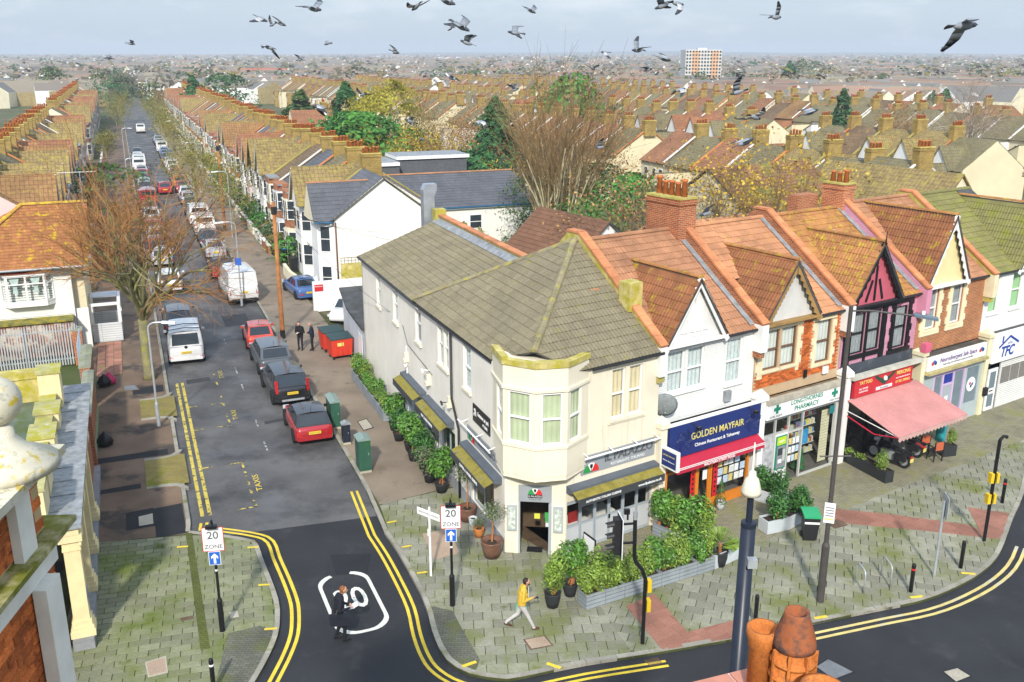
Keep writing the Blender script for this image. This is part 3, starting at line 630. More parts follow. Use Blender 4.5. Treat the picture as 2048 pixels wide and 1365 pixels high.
# --- left pavement
KL = smooth_line([P2(*p, .1) for p in ((380, 1062), (448, 1070), (492, 1077), (515, 1086), (526, 1118), (543, 1159), (557, 1200), (560, 1227), (557, 1265), (543, 1302), (523, 1340), (500, 1380), (440, 1480))], 3)
KL = [S2(-6.75, 230), S2(-6.75, 60), S2(-6.75, 20), S2(-6.75, 2.5)] + KL
poly_l = KL + [(-16, 12), (-22, 16), S2(-11.2, -4), S2(-10.3, 22), S2(-11.3, 26), S2(-11.3, 230)]
b = MB(); pl_ = poly_l if area2(poly_l) > 0 else poly_l[::-1]
b.prism(pl_, -.03, .085); pave_l = tag(b.build('left_pavement', S_joint), kind='structure')
kerbs([p for p in KL if ST.l((p[0], p[1], 0)).y < 40], pave_l, -.16, 0)
b = MB(); strip(b, [p for p in KL if ST.l((p[0], p[1], 0)).y > 19], -.16, 0, .115); b.build('kerb', K_kerb, pave_l)
flat('footway_surface', [S2(-6.92, 1.6), S2(-6.92, 230), S2(-11.2, 230), S2(-11.2, 26), S2(-10.4, 22), S2(-10.4, 2.2)], .097, A_brown, parent=pave_l)
for t0, t1, s0, s1, m in ((-8.0, -6.95, 1.7, 4.2, A_patch), (-9.0, -8.0, 2.7, 4.2, A_patch), (-8.55, -8.05, 2.9, 3.7, M_conc), (-10.3, -7.2, 9.5, 10.1, A_patch), (-8.5, -7.0, 18.2, 19.2, A_patch), (-10.3, -8.4, 6.3, 6.7, A_patch)):
    flat('footway_patch', [S2(t0, s0), S2(t1, s0), S2(t1, s1 + .1), S2(t0, s1)], .101 if m != M_conc else .105, m, parent=pave_l)
# kerbed parking bays filled with mossy setts
M_bay = mat('mossy_bay_setts', (.30, .235, .085), .9, .2, 1.2, pat=('brick', .2, .1, (.10, .10, .02), (.24, .19, .06)), moss=((.17, .17, .02), .5, .65, 1.2))
for s0, s1 in ((6.2, 9.2), (14.3, 17.2)):
    flat('mossy_bay', [S2(-8.2, s0), S2(-6.55, s0 - .1), S2(-6.55, s1 + .1), S2(-8.2, s1)], .119, M_bay, parent=pave_l)
    for a, c in ((s0, -1), (s1, 1)):
        cl = smooth_line([S2(-8.2, a), S2(-7.4, a), S2(-6.95, a + .15 * c), S2(-6.7, a + .6 * c)], 4); kerbs(cl, pave_l, .11, -.11, .128, .7)
innl = offset_line(KL, -.17)
zl = [p for p in innl if ST.l((p[0], p[1], 0)).y < 1.4] + [(-13.5, 14.5), (-15.5, 18), S2(-10.9, -4), S2(-10.25, 2.2), S2(-6.95, 1.5)]
slabs(pave_l, [zl], 16, .30, .60, S_green, 300, name='paving_slab')
flat('sett_band', [P2(*p, .1) for p in ((371, 1066), (384, 1066), (420, 1297), (401, 1300))], .108, mat('green_setts', (.115, .125, .035), .9, .2, 1, pat=('brick', .2, .1, (.04, .06, .01), (.09, .10, .02))), parent=pave_l)
flat('sett_apron', [P2(*p, .1) for p in ((555, 1266), (541, 1302), (521, 1340), (497, 1380), (430, 1372), (448, 1300), (455, 1268), (520, 1252))], .107, S_dsett, parent=pave_l)
cover('manhole_cover', ((290, 1325), (332, 1312), (336, 1345), (296, 1355)), .112, M_pink, pave_l, M_conc)
cover('manhole_cover', ((360, 1236), (386, 1231), (387, 1237), (362, 1242)), .112, M_iron, pave_l)
cover('manhole_cover', ((458, 1225), (475, 1222), (478, 1233), (461, 1237)), .112, M_conc, pave_l, M_conc)
cover('manhole_cover', ((245, 772), (270, 769), (280, 780), (248, 782)), .104, mat('steel_cover2', (.16, .17, .18), .5, .2, 3), pave_l)
# --- painted lines (4 mm sheets above the asphalt)
lines = MB()
for d in (-.40, -.62): strip(lines, [p for p in KR if ST.l((p[0], p[1], 0)).y < 5.2 and campx(Vector((*p, .1)))[0] < 1325], d, d + .10, .010)
lines.build('yellow_lines', L_yel, road)
lines = MB()
KR2 = [p for p in KR if 1500 < campx(Vector((*p, .1)))[0] < 2012 and campx(Vector((*p, .1)))[1] > 1080]
for d in (-.45, -.71): strip(lines, KR2, d, d + .11, .010)
lines.build('yellow_lines', mat('pale_yellow_line', (.62, .50, .18), .7, .15, 2, moss=((.5, .48, .38), .5, .62, 1.2), fine=.1), road)
lines = MB()
for d in (.30, .52): strip(lines, [p for p in KL if ST.l((p[0], p[1], 0)).y < 3.2], d, d + .11, .010)
lines.build('yellow_lines', L_yel, road)
lines = MB()
for d in (.38, .66): strip(lines, [S2(-6.75, 19.5), S2(-6.75, 10), S2(-6.75, 3.0)], d, d + .14, .012)
lines.build('yellow_lines', L_yelw, side)
tk = MB()
for u, v, a in ((1106, 1332, 0), (937, 1330, 60), (1832, 1195, 40), (1640, 1236, 45), (1935, 1148, 20)):
    p = G(u, v, .1); f = Frame(p, a + 60); tk.extr([tuple(f.w(x, y, .118)) for x, y in ((-.06, -.25), (.06, -.25), (.06, .2), (-.06, .2))][::-1], (0, 0, -.003))
for s_ in (-.3, -2.3, -4.2): f = Frame(S2(.1, s_), 21.9 if s_ > -3 else 15); tk.extr([tuple(f.w(x, y, .118)) for x, y in ((-.05, -.05), (.3, -.05), (.3, .05), (-.05, .05))][::-1], (0, 0, -.003))
for p in ((375, 1114 - 20), (539, 1170), (553, 1258), (516, 1095)):
    q = G(*p, .1); f = Frame(q, 8); tk.extr([tuple(f.w(x, y, .118)) for x, y in ((-.36, -.05), (.02, -.05), (.02, .05), (-.36, .05))][::-1], (0, 0, -.003))
tk.build('kerb_mark', L_yel, pave_r)
def bar(mb, t0, s0, t1, s1, w=.1, z=.0115):
    a, b = Vector(S2(t0, s0)), Vector(S2(t1, s1)); d = (b - a).normalized(); n = Vector((-d.y, d.x)) * (w / 2)
    mb.poly([(*(a - n), z), (*(b - n), z), (*(b + n), z), (*(a + n), z)])
tx = MB()
bar(tx, -5.0, 3.1, -4.25, 3.1); bar(tx, -4.3, 3.1, -4.3, 3.7)
for s_ in (4.3, 5.2, 6.1): bar(tx, -4.3, s_, -4.3, s_ + .5)
bar(tx, -4.3, 7.0, -4.3, 7.6); bar(tx, -4.9, 7.6, -4.25, 7.6)
for s0 in (12.2,):
    bar(tx, -6.1, s0, -5.5, s0); bar(tx, -4.9, s0, -4.25, s0)
for s_ in (12.6, 13.4, 15.0, 16.2, 18.5, 20): bar(tx, -4.3, s_, -4.3, s_ + .45)
bar(tx, -6.1, 7.6, -5.5, 7.6); bar(tx, -6.1, 15.5, -5.5, 15.5); bar(tx, -4.9, 15.5, -4.3, 15.5)
tx.build('bay_marking', mat('faded_yellow_line', (.58, .45, .10), .7, .1, 2, moss=((.08, .08, .07), .46, .54, 5)), side)
for s_, mm in ((5.3, L_yel), (13.6, L_yelw), (20.2, L_yelw)):
    q = ST.w(-3.95, s_, .0115); me = text_mesh('TAXIS' if s_ < 6 else 'TAXI', .62, mm, .0); o = ob('bay_lettering', me, side, q - Vector((0, 0, .004))); o.rotation_euler = (0, 0, ST.a + math.pi / 2); o.scale = (1.0, .55, 1)
ctr = MB()
for s_ in (8.5, 11.5, 17, 20, 26): bar(ctr, -3.1, s_, -3.1, s_ + 1.1, .07)
ctr.build('centre_line', mat('worn_white_line', (.45, .45, .42), .7, .1, 2, moss=((.06, .06, .06), .47, .52, 6)), side)
# the 20 roundel painted on the road
rb = MB(); c20 = G(705, 1203); f20 = Frame(c20, 22.5)
ring = []; W20, L20, r20 = .86, 1.85, .68
for cx, cy, a0 in ((W20 - r20, L20 - r20, 0), (-W20 + r20, L20 - r20, 90), (-W20 + r20, -L20 + r20, 180), (W20 - r20, -L20 + r20, 270)):
    for k in range(7): a = R(a0 + 15 * k); ring.append((cx + r20 * math.cos(a), cy + r20 * math.sin(a)))
for i in range(len(ring)):
    a, b2 = ring[i], ring[(i + 1) % len(ring)]
    if a[1] > 1.8 and b2[1] > 1.8: continue
    k = .87; ka = lambda p: (p[0] - math.copysign(.12, p[0]) * min(1, abs(p[0]) / .6), p[1] - math.copysign(.14, p[1]) * min(1, abs(p[1]) / 1.6))
    rb.poly([tuple(f20.w(*a, .011)), tuple(f20.w(*b2, .011)), tuple(f20.w(*ka(b2), .011)), tuple(f20.w(*ka(a), .011))])
rb.build('speed_roundel', L_white, road)
me = text_mesh('20', 1.0, L_white, .0, bold=.012); o = ob('speed_number', me, road, f20.w(0, .1, .011)); o.rotation_euler = (0, 0, f20.a); o.scale = (1.05, 1.75, 1)
# ------------------------------------------------------------------ corner restaurant
def tri(T, pts):
    p = [Vector(q) for q in pts]; u = (p[1] - p[0]).normalized(); n = u.cross(p[2] - p[0]).normalized(); w = n.cross(u)
    T.plane(p[0], u, w, [((q - p[0]).dot(u), (q - p[0]).dot(w)) for q in p])
def pipe(parent, pts, r, m, name='downpipe', n=8): b = MB(); b.tube(pts, r, n); return b.build(name, m, parent, True)
PZ = thing('corner_restaurant', 'cream two storey corner restaurant with a corner bay and brown hipped roof', 'restaurant', TF.o, TF.a)
D78 = R(111.9) - TF.a; sdir = Vector((math.cos(D78), math.sin(D78), 0)); ch0 = Vector((-5.68, 1.48, 0)); ch1 = Vector((-4.06, .15, 0))
LS = 20.5; Eend = ch0 + sdir * LS
def srel(s_): return LS - (s_ + 3.96)        # street s -> distance along the side wall from its far end
Ms = wallm(Eend, D78 + math.pi); Mf = wallm((-4.06, .15), 0); dch = (ch1 - ch0); Mc = wallm(ch0, math.atan2(dch.y, dch.x)); LC = dch.length
M_plinth = mat('grey_plinth', (.30, .31, .32), .8, .15, 2)
sw = [(srel(13.45), srel(12.65), 4.9, 6.62), (srel(10.3), srel(9.45), 4.9, 6.62), (srel(6.6), srel(5.75), 4.95, 6.65), (srel(3.4), srel(2.05), 4.9, 6.65), (srel(.25), srel(-.6), 4.9, 6.6)]
shutw = [(srel(9.6), srel(8.7), .15, 2.6), (srel(4.6), srel(3.6), .6, 2.5), (srel(3.1), srel(1.4), .6, 2.5), (srel(-.6), srel(-2.9), .6, 2.35)]
b = MB(); wall(b, 0, LS, .0, 6.78, .3, sw + shutw); xf(b, Ms); b.build('side_wall', M_side, PZ)
b = MB(); b.box(0, -.025, .05, LS - .02, 0, .62); xf(b, Ms); b.build('plinth', M_plinth, PZ)
b = MB(); wall(b, 0, 4.06, 0, 6.9, .3, [(1.9, 2.5, 4.75, 6.55), (2.68, 3.28, 4.75, 6.55), (.06, 3.94, .05, 2.1)]); xf(b, Mf); b.build('front_wall', M_cream, PZ)
b = MB(); wall(b, 0, LC, 0, 3.3, .3, [(.47, 1.62, .05, 2.72)]); xf(b, Mc); b.build('corner_wall', M_cream, PZ)
for (x0, x1, z0, z1), k in zip(sw, (M_net, M_net, M_greyc, M_net, M_net)):
    if x1 - x0 > 1.1: xm = (x0 + x1) / 2; window(PZ, Ms, x0 + .02, xm - .07, z0, z1, cur=k, sill=M_cream); window(PZ, Ms, xm + .07, x1 - .02, z0, z1, cur=k, sill=M_cream); m_ = MB(); m_.box(xm - .07, .02, z0, xm + .07, .28, z1); xf(m_, Ms); m_.build('mullion', M_cream, PZ)
    else: window(PZ, Ms, x0 + .02, x1 - .02, z0, z1, cur=k, sill=M_cream)
M_shutp = mat('grey_panel', (.42, .47, .52), .5, .06)
for i, (x0, x1, z0, z1) in enumerate(shutw): window(PZ, Ms, x0, x1, z0, z1, fm=M_upvc if i < 2 else M_grey, cur=None, bars=0, mull=1 if i else 0, inset=.06)
b = MB(); b.box(srel(8.6), -.02, .15, srel(4.7), -.002, 2.3); xf(b, Ms); b.build('wall_panel', M_shutp, PZ)
b = MB(); b.box(srel(4.6), -.02, .12, srel(1.4), -.002, 1.1); xf(b, Ms); b.build('wall_panel', M_shutp, PZ)
for x0, x1 in ((1.9, 2.5), (2.68, 3.28)): window(PZ, Mf, x0, x1, 4.75, 6.55, cur=M_curtain, sill=M_cream)
for bb in ((1.75, -.05, 4.58, 3.45, -.001, 4.66), (1.8, -.04, 6.62, 3.38, -.001, 6.7)): b = MB(); b.box(*bb); xf(b, Mf); b.build('window_moulding', M_cream, PZ)
# grey folding doors of the shop front
for bb in ((.06, .05, .05, 3.94, .16, .12), (.06, .05, 2.02, 3.94, .16, 2.1)): b = MB(); b.box(*bb); xf(b, Mf); b.build('door_track', M_grey, PZ)
lw = 3.88 / 6
M_gpan = mat('pale_grey_panel', (.50, .52, .53), .5, .05)
for i in range(6):
    x = .06 + i * lw; d = MB(); st_ = .055
    d.box(x + .01, .06, .12, x + st_, .12, 2.02).box(x + lw - st_, .06, .12, x + lw - .01, .12, 2.02).box(x + st_, .06, .12, x + lw - st_, .12, .2).box(x + st_, .06, 1.94, x + lw - st_, .12, 2.02).box(x + st_, .06, 1.06, x + lw - st_, .12, 1.12)
    xf(d, Mf); o = d.build('folding_door', M_grey, PZ)
    for nm, z0, z1, mm, y in (('panel', .2, 1.06, M_gpan, .085), ('pane', 1.12, 1.94, M_glass, .09)):
        q = MB(); q.poly([(x + st_, y, z0), (x + lw - st_, y, z0), (x + lw - st_, y, z1), (x + st_, y, z1)]); xf(q, Mf); q.build(nm, mm, o)
    if i in (3,): q = MB(); q.box(x + .012, .03, .95, x + .04, .06, 1.1).box(x - .03, .03, .95, x - .002, .06, 1.1); xf(q, Mf); q.build('handle', M_black, o)
# dining room seen through the glass
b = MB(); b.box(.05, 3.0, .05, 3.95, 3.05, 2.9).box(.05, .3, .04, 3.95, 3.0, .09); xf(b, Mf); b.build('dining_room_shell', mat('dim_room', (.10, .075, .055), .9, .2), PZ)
M_linen = mat('white_linen', (.72, .70, .66), .8, .05); M_redch = mat('red_upholstery', (.32, .02, .02), .7, .1)
def dining(x, y, lab):
    t = thing('dining_table', lab, 'table', TF.w(-4.06 + x, .15 + y, .09), TF.a)
    q = MB(); q.box(-.45, -.35, .70, .45, .35, .75).box(-.47, -.37, .40, .47, -.36, .74).box(-.47, .36, .40, .47, .37, .74).box(-.47, -.36, .4, -.46, .36, .74).box(.46, -.36, .4, .47, .36, .74); q.build('tablecloth', M_linen, t)
    for sx in (-.38, .38):
        for sy in (-.28, .28): q = MB(); q.box(sx - .03, sy - .03, 0, sx + .03, sy + .03, .7); q.build('leg', M_black, t)
dining(1.05, .85, 'white clothed dining table behind the left folding doors'); dining(2.3, 1.0, 'white clothed dining table behind the middle folding doors')
t = thing('dining_chair', 'red upholstered dining chair behind the folding doors', 'chair', TF.w(-3.2, .65, .09), TF.a)
q = MB(); q.box(-.2, -.2, .42, .2, .2, .48); q.build('seat', M_redch, t); q = MB(); q.box(-.2, .17, .48, .2, .22, 1.15); q.build('backrest', M_redch, t)
for sx in (-.17, .17):
    for sy in (-.17, .17): q = MB(); q.box(sx - .02, sy - .02, 0, sx + .02, sy + .02, .42); q.build('leg', M_black, t)
# fascia boards, signs, awning cassettes
M_dkg = mat('dark_grey_fascia', (.055, .058, .062), .5, .1); M_sgrey = mat('sign_grey', (.30, .32, .34), .5, .05)
M_awn = mat('grey_awning', (.10, .115, .135), .7, .12, 2); M_awnm = mat('mossy_awning', (.25, .21, .04), .9, .3, 3, moss=((.10, .11, .11), .55, .7, 3))
M_lw = mat('white_letter', (.80, .80, .78), .5, 0); M_lg = mat('grey_letter', (.13, .14, .15), .5, 0)
def cassette(parent, M_, x0, x1, z, proj=.75, txt=(), h=.33, name='awning'):
    a = MB(); a.add([(x0, 0, z + .46), (x1, 0, z + .46), (x1, -.36 * proj / .75, z + .40), (x0, -.36 * proj / .75, z + .40), (x0, 0, z + .18), (x1, 0, z + .18), (x1, -.36 * proj / .75, z + .26), (x0, -.36 * proj / .75, z + .26)],
        [(0, 3, 2, 1), (3, 7, 6, 2), (4, 5, 6, 7), (0, 4, 7, 3), (1, 2, 6, 5), (0, 1, 5, 4)])
    xf(a, M_); o = a.build(name, M_awn, parent)
    c = MB(); y0, y1 = -.36 * proj / .75, -proj
    c.extr([(x0 + .05, y0 - .002, z + .31), (x1 - .05, y0 - .002, z + .31), (x1 - .05, y1, z + .16), (x0 + .05, y1, z + .16)], (0, .0, -.03)); xf(c, M_); c.build('awning_top', M_awnm, o)
    v = MB(); v.box(x0 + .04, y1 - .03, z - .12, x1 - .04, y1 - .004, z + .165); xf(v, M_); v.build('valance', M_dkg, o)
    for body, xc, wd_, sz in txt:
        q = text(o, body, sz, M_lw, (0, 0, 0), fit=wd_, bold=.004); place(q, M_ @ Matrix.Translation((xc, y1 - .036, z + .02)) @ Matrix.Rotation(math.pi / 2, 4, 'X')); k = wd_ / max(1e-6, max(v_.co.x for v_ in q.data.vertices) - min(v_.co.x for v_ in q.data.vertices)); q.scale = (k, k, 1)
    return o
cassette(PZ, Mf, .02, 4.0, 2.28, .62, [('AUTHENTIC ITALIAN CUISINE', 1.15, 1.55, .15), ('www.ilpalazzo.co.uk', 3.25, 1.1, .15)])
def logo(parent, M_, x, z, r, y=-.03, words=None, wm=None):
    for a0, a1, mm in ((0, 62, mat('logo_red', (.62, .03, .03), .5, 0)), (62, 118, M_lw), (118, 180, mat('logo_green', (.03, .28, .07), .5, 0))):
        q = MB(); q.extr([(x, y, z)] + [(x + r * math.cos(R(a0 + (a1 - a0) * k / 6)), y, z + r * math.sin(R(a0 + (a1 - a0) * k / 6))) for k in range(7)], (0, -.004, 0)); xf(q, M_); q.build('logo', mm, parent)
    q = MB(); q.extr([(x + a * r, y - .006, z + c * r) for a, c in ((-.14, .86), (.14, .86), (.19, .6), (.1, .45), (.03, .4), (.03, .12), (.14, .05), (-.14, .05), (-.03, .12), (-.03, .4), (-.1, .45), (-.19, .6))], (0, -.004, 0)); xf(q, M_); q.build('logo', M_black, parent)
def signtext(parent, M_, body, x, z, width, sz, m, y=-.04, bold=.0, sy=1., ext=.004, shear=0.):
    me = text_mesh(body, sz, m, ext, bold=bold, shear=shear); o = ob('lettering', me, parent); xs = [v_.co.x for v_ in me.vertices]; k = width / (max(xs) - min(xs))
    place(o, M_ @ Matrix.Translation((x - k * (max(xs) + min(xs)) / 2, y, z)) @ Matrix.Rotation(math.pi / 2, 4, 'X')); o.scale = (k, k * sy, 1); return o
b = MB(); b.box(.62, -.04, 2.98, 3.96, -.003, 3.66); xf(b, Mf); sg = b.build('shop_sign', M_sgrey, PZ)
logo(sg, Mf, 1.05, 3.02, .34, -.046); signtext(sg, Mf, 'IL PALAZZO', 2.75, 3.40, 2.2, .4, M_lg, -.05, .006, 1.1, .02); signtext(sg, Mf, 'RISTORANTE  ITALIANO', 2.7, 3.10, 1.55, .1, M_lw, -.046)
b = MB(); b.tube([(.55, -.34, 3.72), (4.0, -.34, 3.72)], .035, 8); 
for x in (.7, 1.8, 2.9, 3.9): b.tube([(x, 0, 3.80), (x, -.34, 3.73)], .018, 6)
xf(b, Mf); b.build('sign_light_rail', M_upvc, PZ)
# corner door
b = MB(); b.box(.47, .02, 2.08, 1.62, .1, 2.72); xf(b, Mc); sg = b.build('door_sign', M_sgrey, PZ)
logo(sg, Mc, 1.045, 2.36, .24, .012); b = MB(); b.box(.80, .004, 2.24, 1.29, .016, 2.36); xf(b, Mc); b.build('sign_band', M_black, sg)
signtext(sg, Mc, 'IL PALAZZO', 1.045, 2.30, .45, .12, M_lw, -.002); signtext(sg, Mc, '01702 341 600', 1.045, 2.17, .42, .07, M_lg, .014)
signtext(PZ, Mc, 'ITALIANO', 1.15, 2.94, .62, .17, M_lg, -.012)
for bb in ((.47, .02, .05, .53, .1, 2.08), (1.56, .02, .05, 1.62, .1, 2.08)): b = MB(); b.box(*bb); xf(b, Mc); b.build('door_jamb', M_grey, PZ)
b = MB(); b.box(1.52, -.02, .1, 1.56, .9, 2.05); xf(b, Mc); o = b.build('open_door', M_grey, PZ)
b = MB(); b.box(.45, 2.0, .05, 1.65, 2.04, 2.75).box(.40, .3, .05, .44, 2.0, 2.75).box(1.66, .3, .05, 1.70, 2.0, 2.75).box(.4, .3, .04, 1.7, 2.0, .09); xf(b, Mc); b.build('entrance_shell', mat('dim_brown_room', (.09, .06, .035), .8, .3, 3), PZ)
for x, z, c in ((.98, 1.15, (.65, .65, .08)), (1.35, 1.2, (.05, .35, .08)), (1.38, .85, (.75, .75, .8)), (1.37, 1.0, (.06, .08, .4))):
    b = MB(); b.box(x, .6, z, x + .2, .62, z + .2); xf(b, Mc); b.build('notice', mat('notice%d' % int(x * 100 + z * 10), c, .6, 0), PZ)
b = MB(); b.box(.75, .12, .07, 1.3, .5, .1); xf(b, Mc); b.build('doormat', M_blackp, PZ)
def menu_case(M_, x, z, lab=None):
    b = MB(); b.box(x, -.09, z, x + .34, -.002, z + .95); xf(b, M_); o = b.build('menu_case', M_grey, PZ)
    b = MB(); b.box(x + .05, -.098, z + .06, x + .29, -.091, z + .89); xf(b, M_); b.build('menu_sheet', mat('menu_paper', (.50, .55, .48), .6, .5, 9), o)
menu_case(Mc, .08, 1.0); menu_case(Mc, 1.68, 1.0)
# corner bay on the first floor
BV = [(-5.43, 2.62), (-5.93, 1.2), (-5.36, .14), (-4.36, -.27), (-3.2, .13)]
bw = MB(); BW = []
inn = [(-4.9, 2.4), (-5.0, 1.3), (-4.7, .75), (-4.2, .45), (-3.3, .4)]
for i in range(4):
    a, c = Vector((*BV[i], 0)), Vector((*BV[i + 1], 0)); d = c - a; L_ = d.length; Mb = wallm(a, math.atan2(d.y, d.x)); mg = .2 if i in (1, 2) else (.5 if i == 0 else .36)
    g0, g1 = (mg, L_ - .17) if i < 3 else (.15, L_ - .42)
    if i == 0: g0, g1 = .62, L_ - .18
    q = MB(); wall(q, 0, L_, 3.35, 6.95, .22, [(g0, g1, 4.52, 6.32)]); merge(bw, q, Mb); BW.append((Mb, g0, g1, L_))
bay = bw.build('corner_bay', M_cream, PZ)
for Mb, g0, g1, L_ in BW: window(PZ, Mb, g0, g1, 4.52, 6.32, cur=M_greenc, sill=None, inset=.02, depth=.15, coff=.03, camp=.015, pad=-.02)
def ringpoly(off):
    c = Vector((-4.5, 1.5)); return [tuple(c + (Vector(p) - c) * (1 + off / (Vector(p) - c).length)) for p in BV]
for off, z0, z1 in ((.06, 6.36, 6.46), (.0, 6.95, 7.18), (.05, 4.36, 4.46), (-.02, 3.2, 3.36)):
    r_ = ringpoly(off); b = MB(); b.prism(r_ + [(-4.3, 1.6)], z0, z1); b.build('bay_moulding', M_cream, PZ)
b = MB(); r1, r2 = ringpoly(.05), ringpoly(-.24)
for i in range(4): b.prism([r1[i], r1[i + 1], r2[i + 1], r2[i]], 7.18, 7.36 + .05 * random.random())
b.build('bay_parapet_coping', M_mossy, PZ)
b = MB(); r1, r2 = ringpoly(0), [tuple(Vector(p) + (Vector((-4.65, 1.0)) - Vector(p)) * .35) for p in BV]
b.add([(*p, 3.21) for p in r1] + [(*p, 2.95) for p in r2], [(i + 1, i, 5 + i, 6 + i) for i in range(4)] + [(5, 9, 8, 7, 6)]); b.build('bay_soffit', M_cream, PZ)
# roof
Oc = Vector((-5.99, -.02, 6.84)); Hc = ch0 + sdir * 10.4; Hc = Vector((Hc.x - .12, Hc.y, 6.80)); Ap = Vector((-.3, 4.87, 10.05)); Rr = Vector((-.16, -.02, 6.90)); Ap2 = Vector((-.16, 4.87, 10.05))
T = Tiles(PZ, TF, T_brown)
Hp = Oc + (Ap - Oc) * .2
tri(T, [Vector((-3.75, -.02, 6.865)), Rr, Ap2, Ap, Hp]); tri(T, [Hc, Vector((*(Oc + sdir * 2.75)[:2], 6.84)), Hp, Ap])
Ef = Eend + Vector((-.12, .03, 6.76)); Nf = Hc + sdir * -2.4; up = Vector((math.cos(D78 - math.pi / 2), math.sin(D78 - math.pi / 2), 0)); run = up * 4.35 + Vector((0, 0, 1.62))
Hn = Vector((Hc.x, Hc.y, 6.74)) - sdir * .02
tri(T, [Ef, Hn, Hn - sdir * 8.2 + run, Ef + run]); T.finish(300)
b = MB(); ridge(b, Oc + (Ap - Oc) * .19 + Vector((0, 0, .06)), Ap + Vector((0, 0, .08)), .14); ridge(b, Hc + Vector((0, 0, .06)), Ap + Vector((0, 0, .08)), .13); ridge(b, Ap + Vector((-.1, 0, .07)), Ap2 + Vector((.1, 0, .07)), .12); b.build('ridge_tiles', mat('mossy_ridge_tile', (.25, .215, .13), .9, .2, 2, island=.12, moss=((.36, .32, .03), .52, .66, 4)), PZ)
b = MB(); b.add([Ap, Hc, (0.0, 10.5, 6.85), (0.0, 5, 9.9)], [(1, 0, 3, 2)]); b.build('rear_roof_slope', T_brown, PZ)
# gable parapet wall of the wing with clay coping, lead flashing
pa = Ef + run; pb = Hn - sdir * 8.2 + run
b = MB(); b.extr([pa + Vector((0, 0, -2)), pb + Vector((0, 0, -2)), pb + Vector((0, 0, .28)), pa + Vector((0, 0, .28))], up * .26); b.build('parapet_wall', M_mossy, PZ)
b = MB(); coping(b, pa + up * .13 + Vector((0, 0, .28)), pb + up * .13 + Vector((0, 0, .28)), .36, .08, .45); b.build('parapet_coping', M_coping, PZ)
b = MB(); b.extr([pa - run * .075 + Vector((0, 0, .07)), pb - run * .075 + Vector((0, 0, .07)), pb + Vector((0, 0, .16)), pa + Vector((0, 0, .16))], (0, 0, .02)); b.build('lead_flashing', M_lead, PZ)
b = MB(); b.box(-.3, -.3, -1.2, .3, .3, .62); o = b.build('parapet_block', M_mossy, PZ, loc=pa + up * .1); o.rotation_euler.z = D78
# back and end walls of the wing
b = MB(); b.extr([Eend, Eend + up * 4.6, Eend + up * 4.6 + Vector((0, 0, 8.3)), Eend + Vector((0, 0, 6.7))], sdir * -.25); b.build('end_wall', M_side, PZ)
b = MB(); e2 = Eend + up * 4.4; b.extr([e2, ch0 + up * 4.4 + sdir * 3, ch0 + up * 4.4 + sdir * 3 + Vector((0, 0, 8.2)), e2 + Vector((0, 0, 8.2))], up * .2); b.build('back_wall', M_side, PZ)
# gutters, pipes, lamps
b = MB(); g = lambda s_, z=6.72: Eend + sdir * -(LS - 0) * 0
b.tube([Ef + Vector((-.08, 0, -.03)), Hc - Vector((.08, 0, .09)), Oc + Vector((.55, 2.7, -.1))], .055, 6); b.tube([(-3.15, -.05, 6.82), (0, -.05, 6.84)], .055, 6); b.build('gutter', M_gutter, PZ)
pp = lambda s_, z, o_=-.08: tuple((Ms @ Vector((srel(s_), o_, z))))
pipe(PZ, [pp(1.5, 6.75), pp(1.5, 4.0), pp(.7, 3.0), pp(.7, .1)], .05, M_gutter)
pipe(PZ, [pp(8.6, 5.1, -.03), pp(7.9, 4.4, -.03), pp(4.2, 4.1, -.03)], .012, M_gutter, 'cable', 5); pipe(PZ, [pp(8.0, 4.3, -.05), pp(8.0, .3, -.05)], .03, M_upvc, 'cable_duct')
for s_ in (8.0, 4.6, 1.75):
    b = MB(); b.box(-.12, -.22, 0, .12, 0, .14).box(-.09, -.17, .14, .09, 0, .45); xf(b, Ms @ Matrix.Translation((srel(s_), 0, 3.55))); b.build('corbel', M_cream, PZ)
for s_, z in ((4.7, 4.15), (2.1, 3.6)):
    b = MB(); b.tube([(0, 0, 0), (0, -.3, .05)], .02, 6).tube([(-.1, -.3, .05), (.16, -.34, .02)], .045, 8); xf(b, Ms @ Matrix.Translation((srel(s_), 0, z))); b.build('security_camera', M_upvc if s_ > 4 else M_blackp, PZ)
b = MB(); b.lathe([(.0, 0), (.09, .02), (.09, .1), (.05, .16)], 10); o = b.build('security_camera', M_upvc, PZ, True); place(o, Ms @ Matrix.Translation((srel(8.0), -.12, 3.3)))
# side street awnings and signs
cassette(PZ, Ms, srel(8.4), srel(5.2), 2.55, .62); cassette(PZ, Ms, srel(4.9), srel(1.45), 2.55, .62, [('HOT & COLD DRINKS', srel(3.1), 1.5, .14)]); cassette(PZ, Ms, srel(-.05), srel(-3.7), 2.4, .66, [('COFFEE  &  AMORE  CUISINE', srel(-2.1), 1.9, .14)])
b = MB(); b.box(srel(-.2), -.04, 3.0, srel(-3.6), -.003, 3.55); xf(b, Ms); sg = b.build('side_sign', M_sgrey, PZ); logo(sg, Ms, srel(-.7), 3.02, .34, -.046); signtext(sg, Ms, 'IL PALAZZO', srel(-2.3), 3.32, 1.7, .36, M_lg, -.05, .006, 1.1)
b = MB(); b.tube([(srel(.1), -.3, 3.66), (srel(-3.3), -.3, 3.66)], .035, 8)
for s_ in (-.2, -1.8, -3.1): b.tube([(srel(s_), 0, 3.74), (srel(s_), -.3, 3.66)], .018, 6)
xf(b, Ms); b.build('sign_light_rail', M_upvc, PZ)
b = MB(); b.box(srel(-.85), -.04, 3.95, srel(-2.6), -.003, 4.62); xf(b, Ms); sg = b.build('car_park_sign', M_black, PZ)
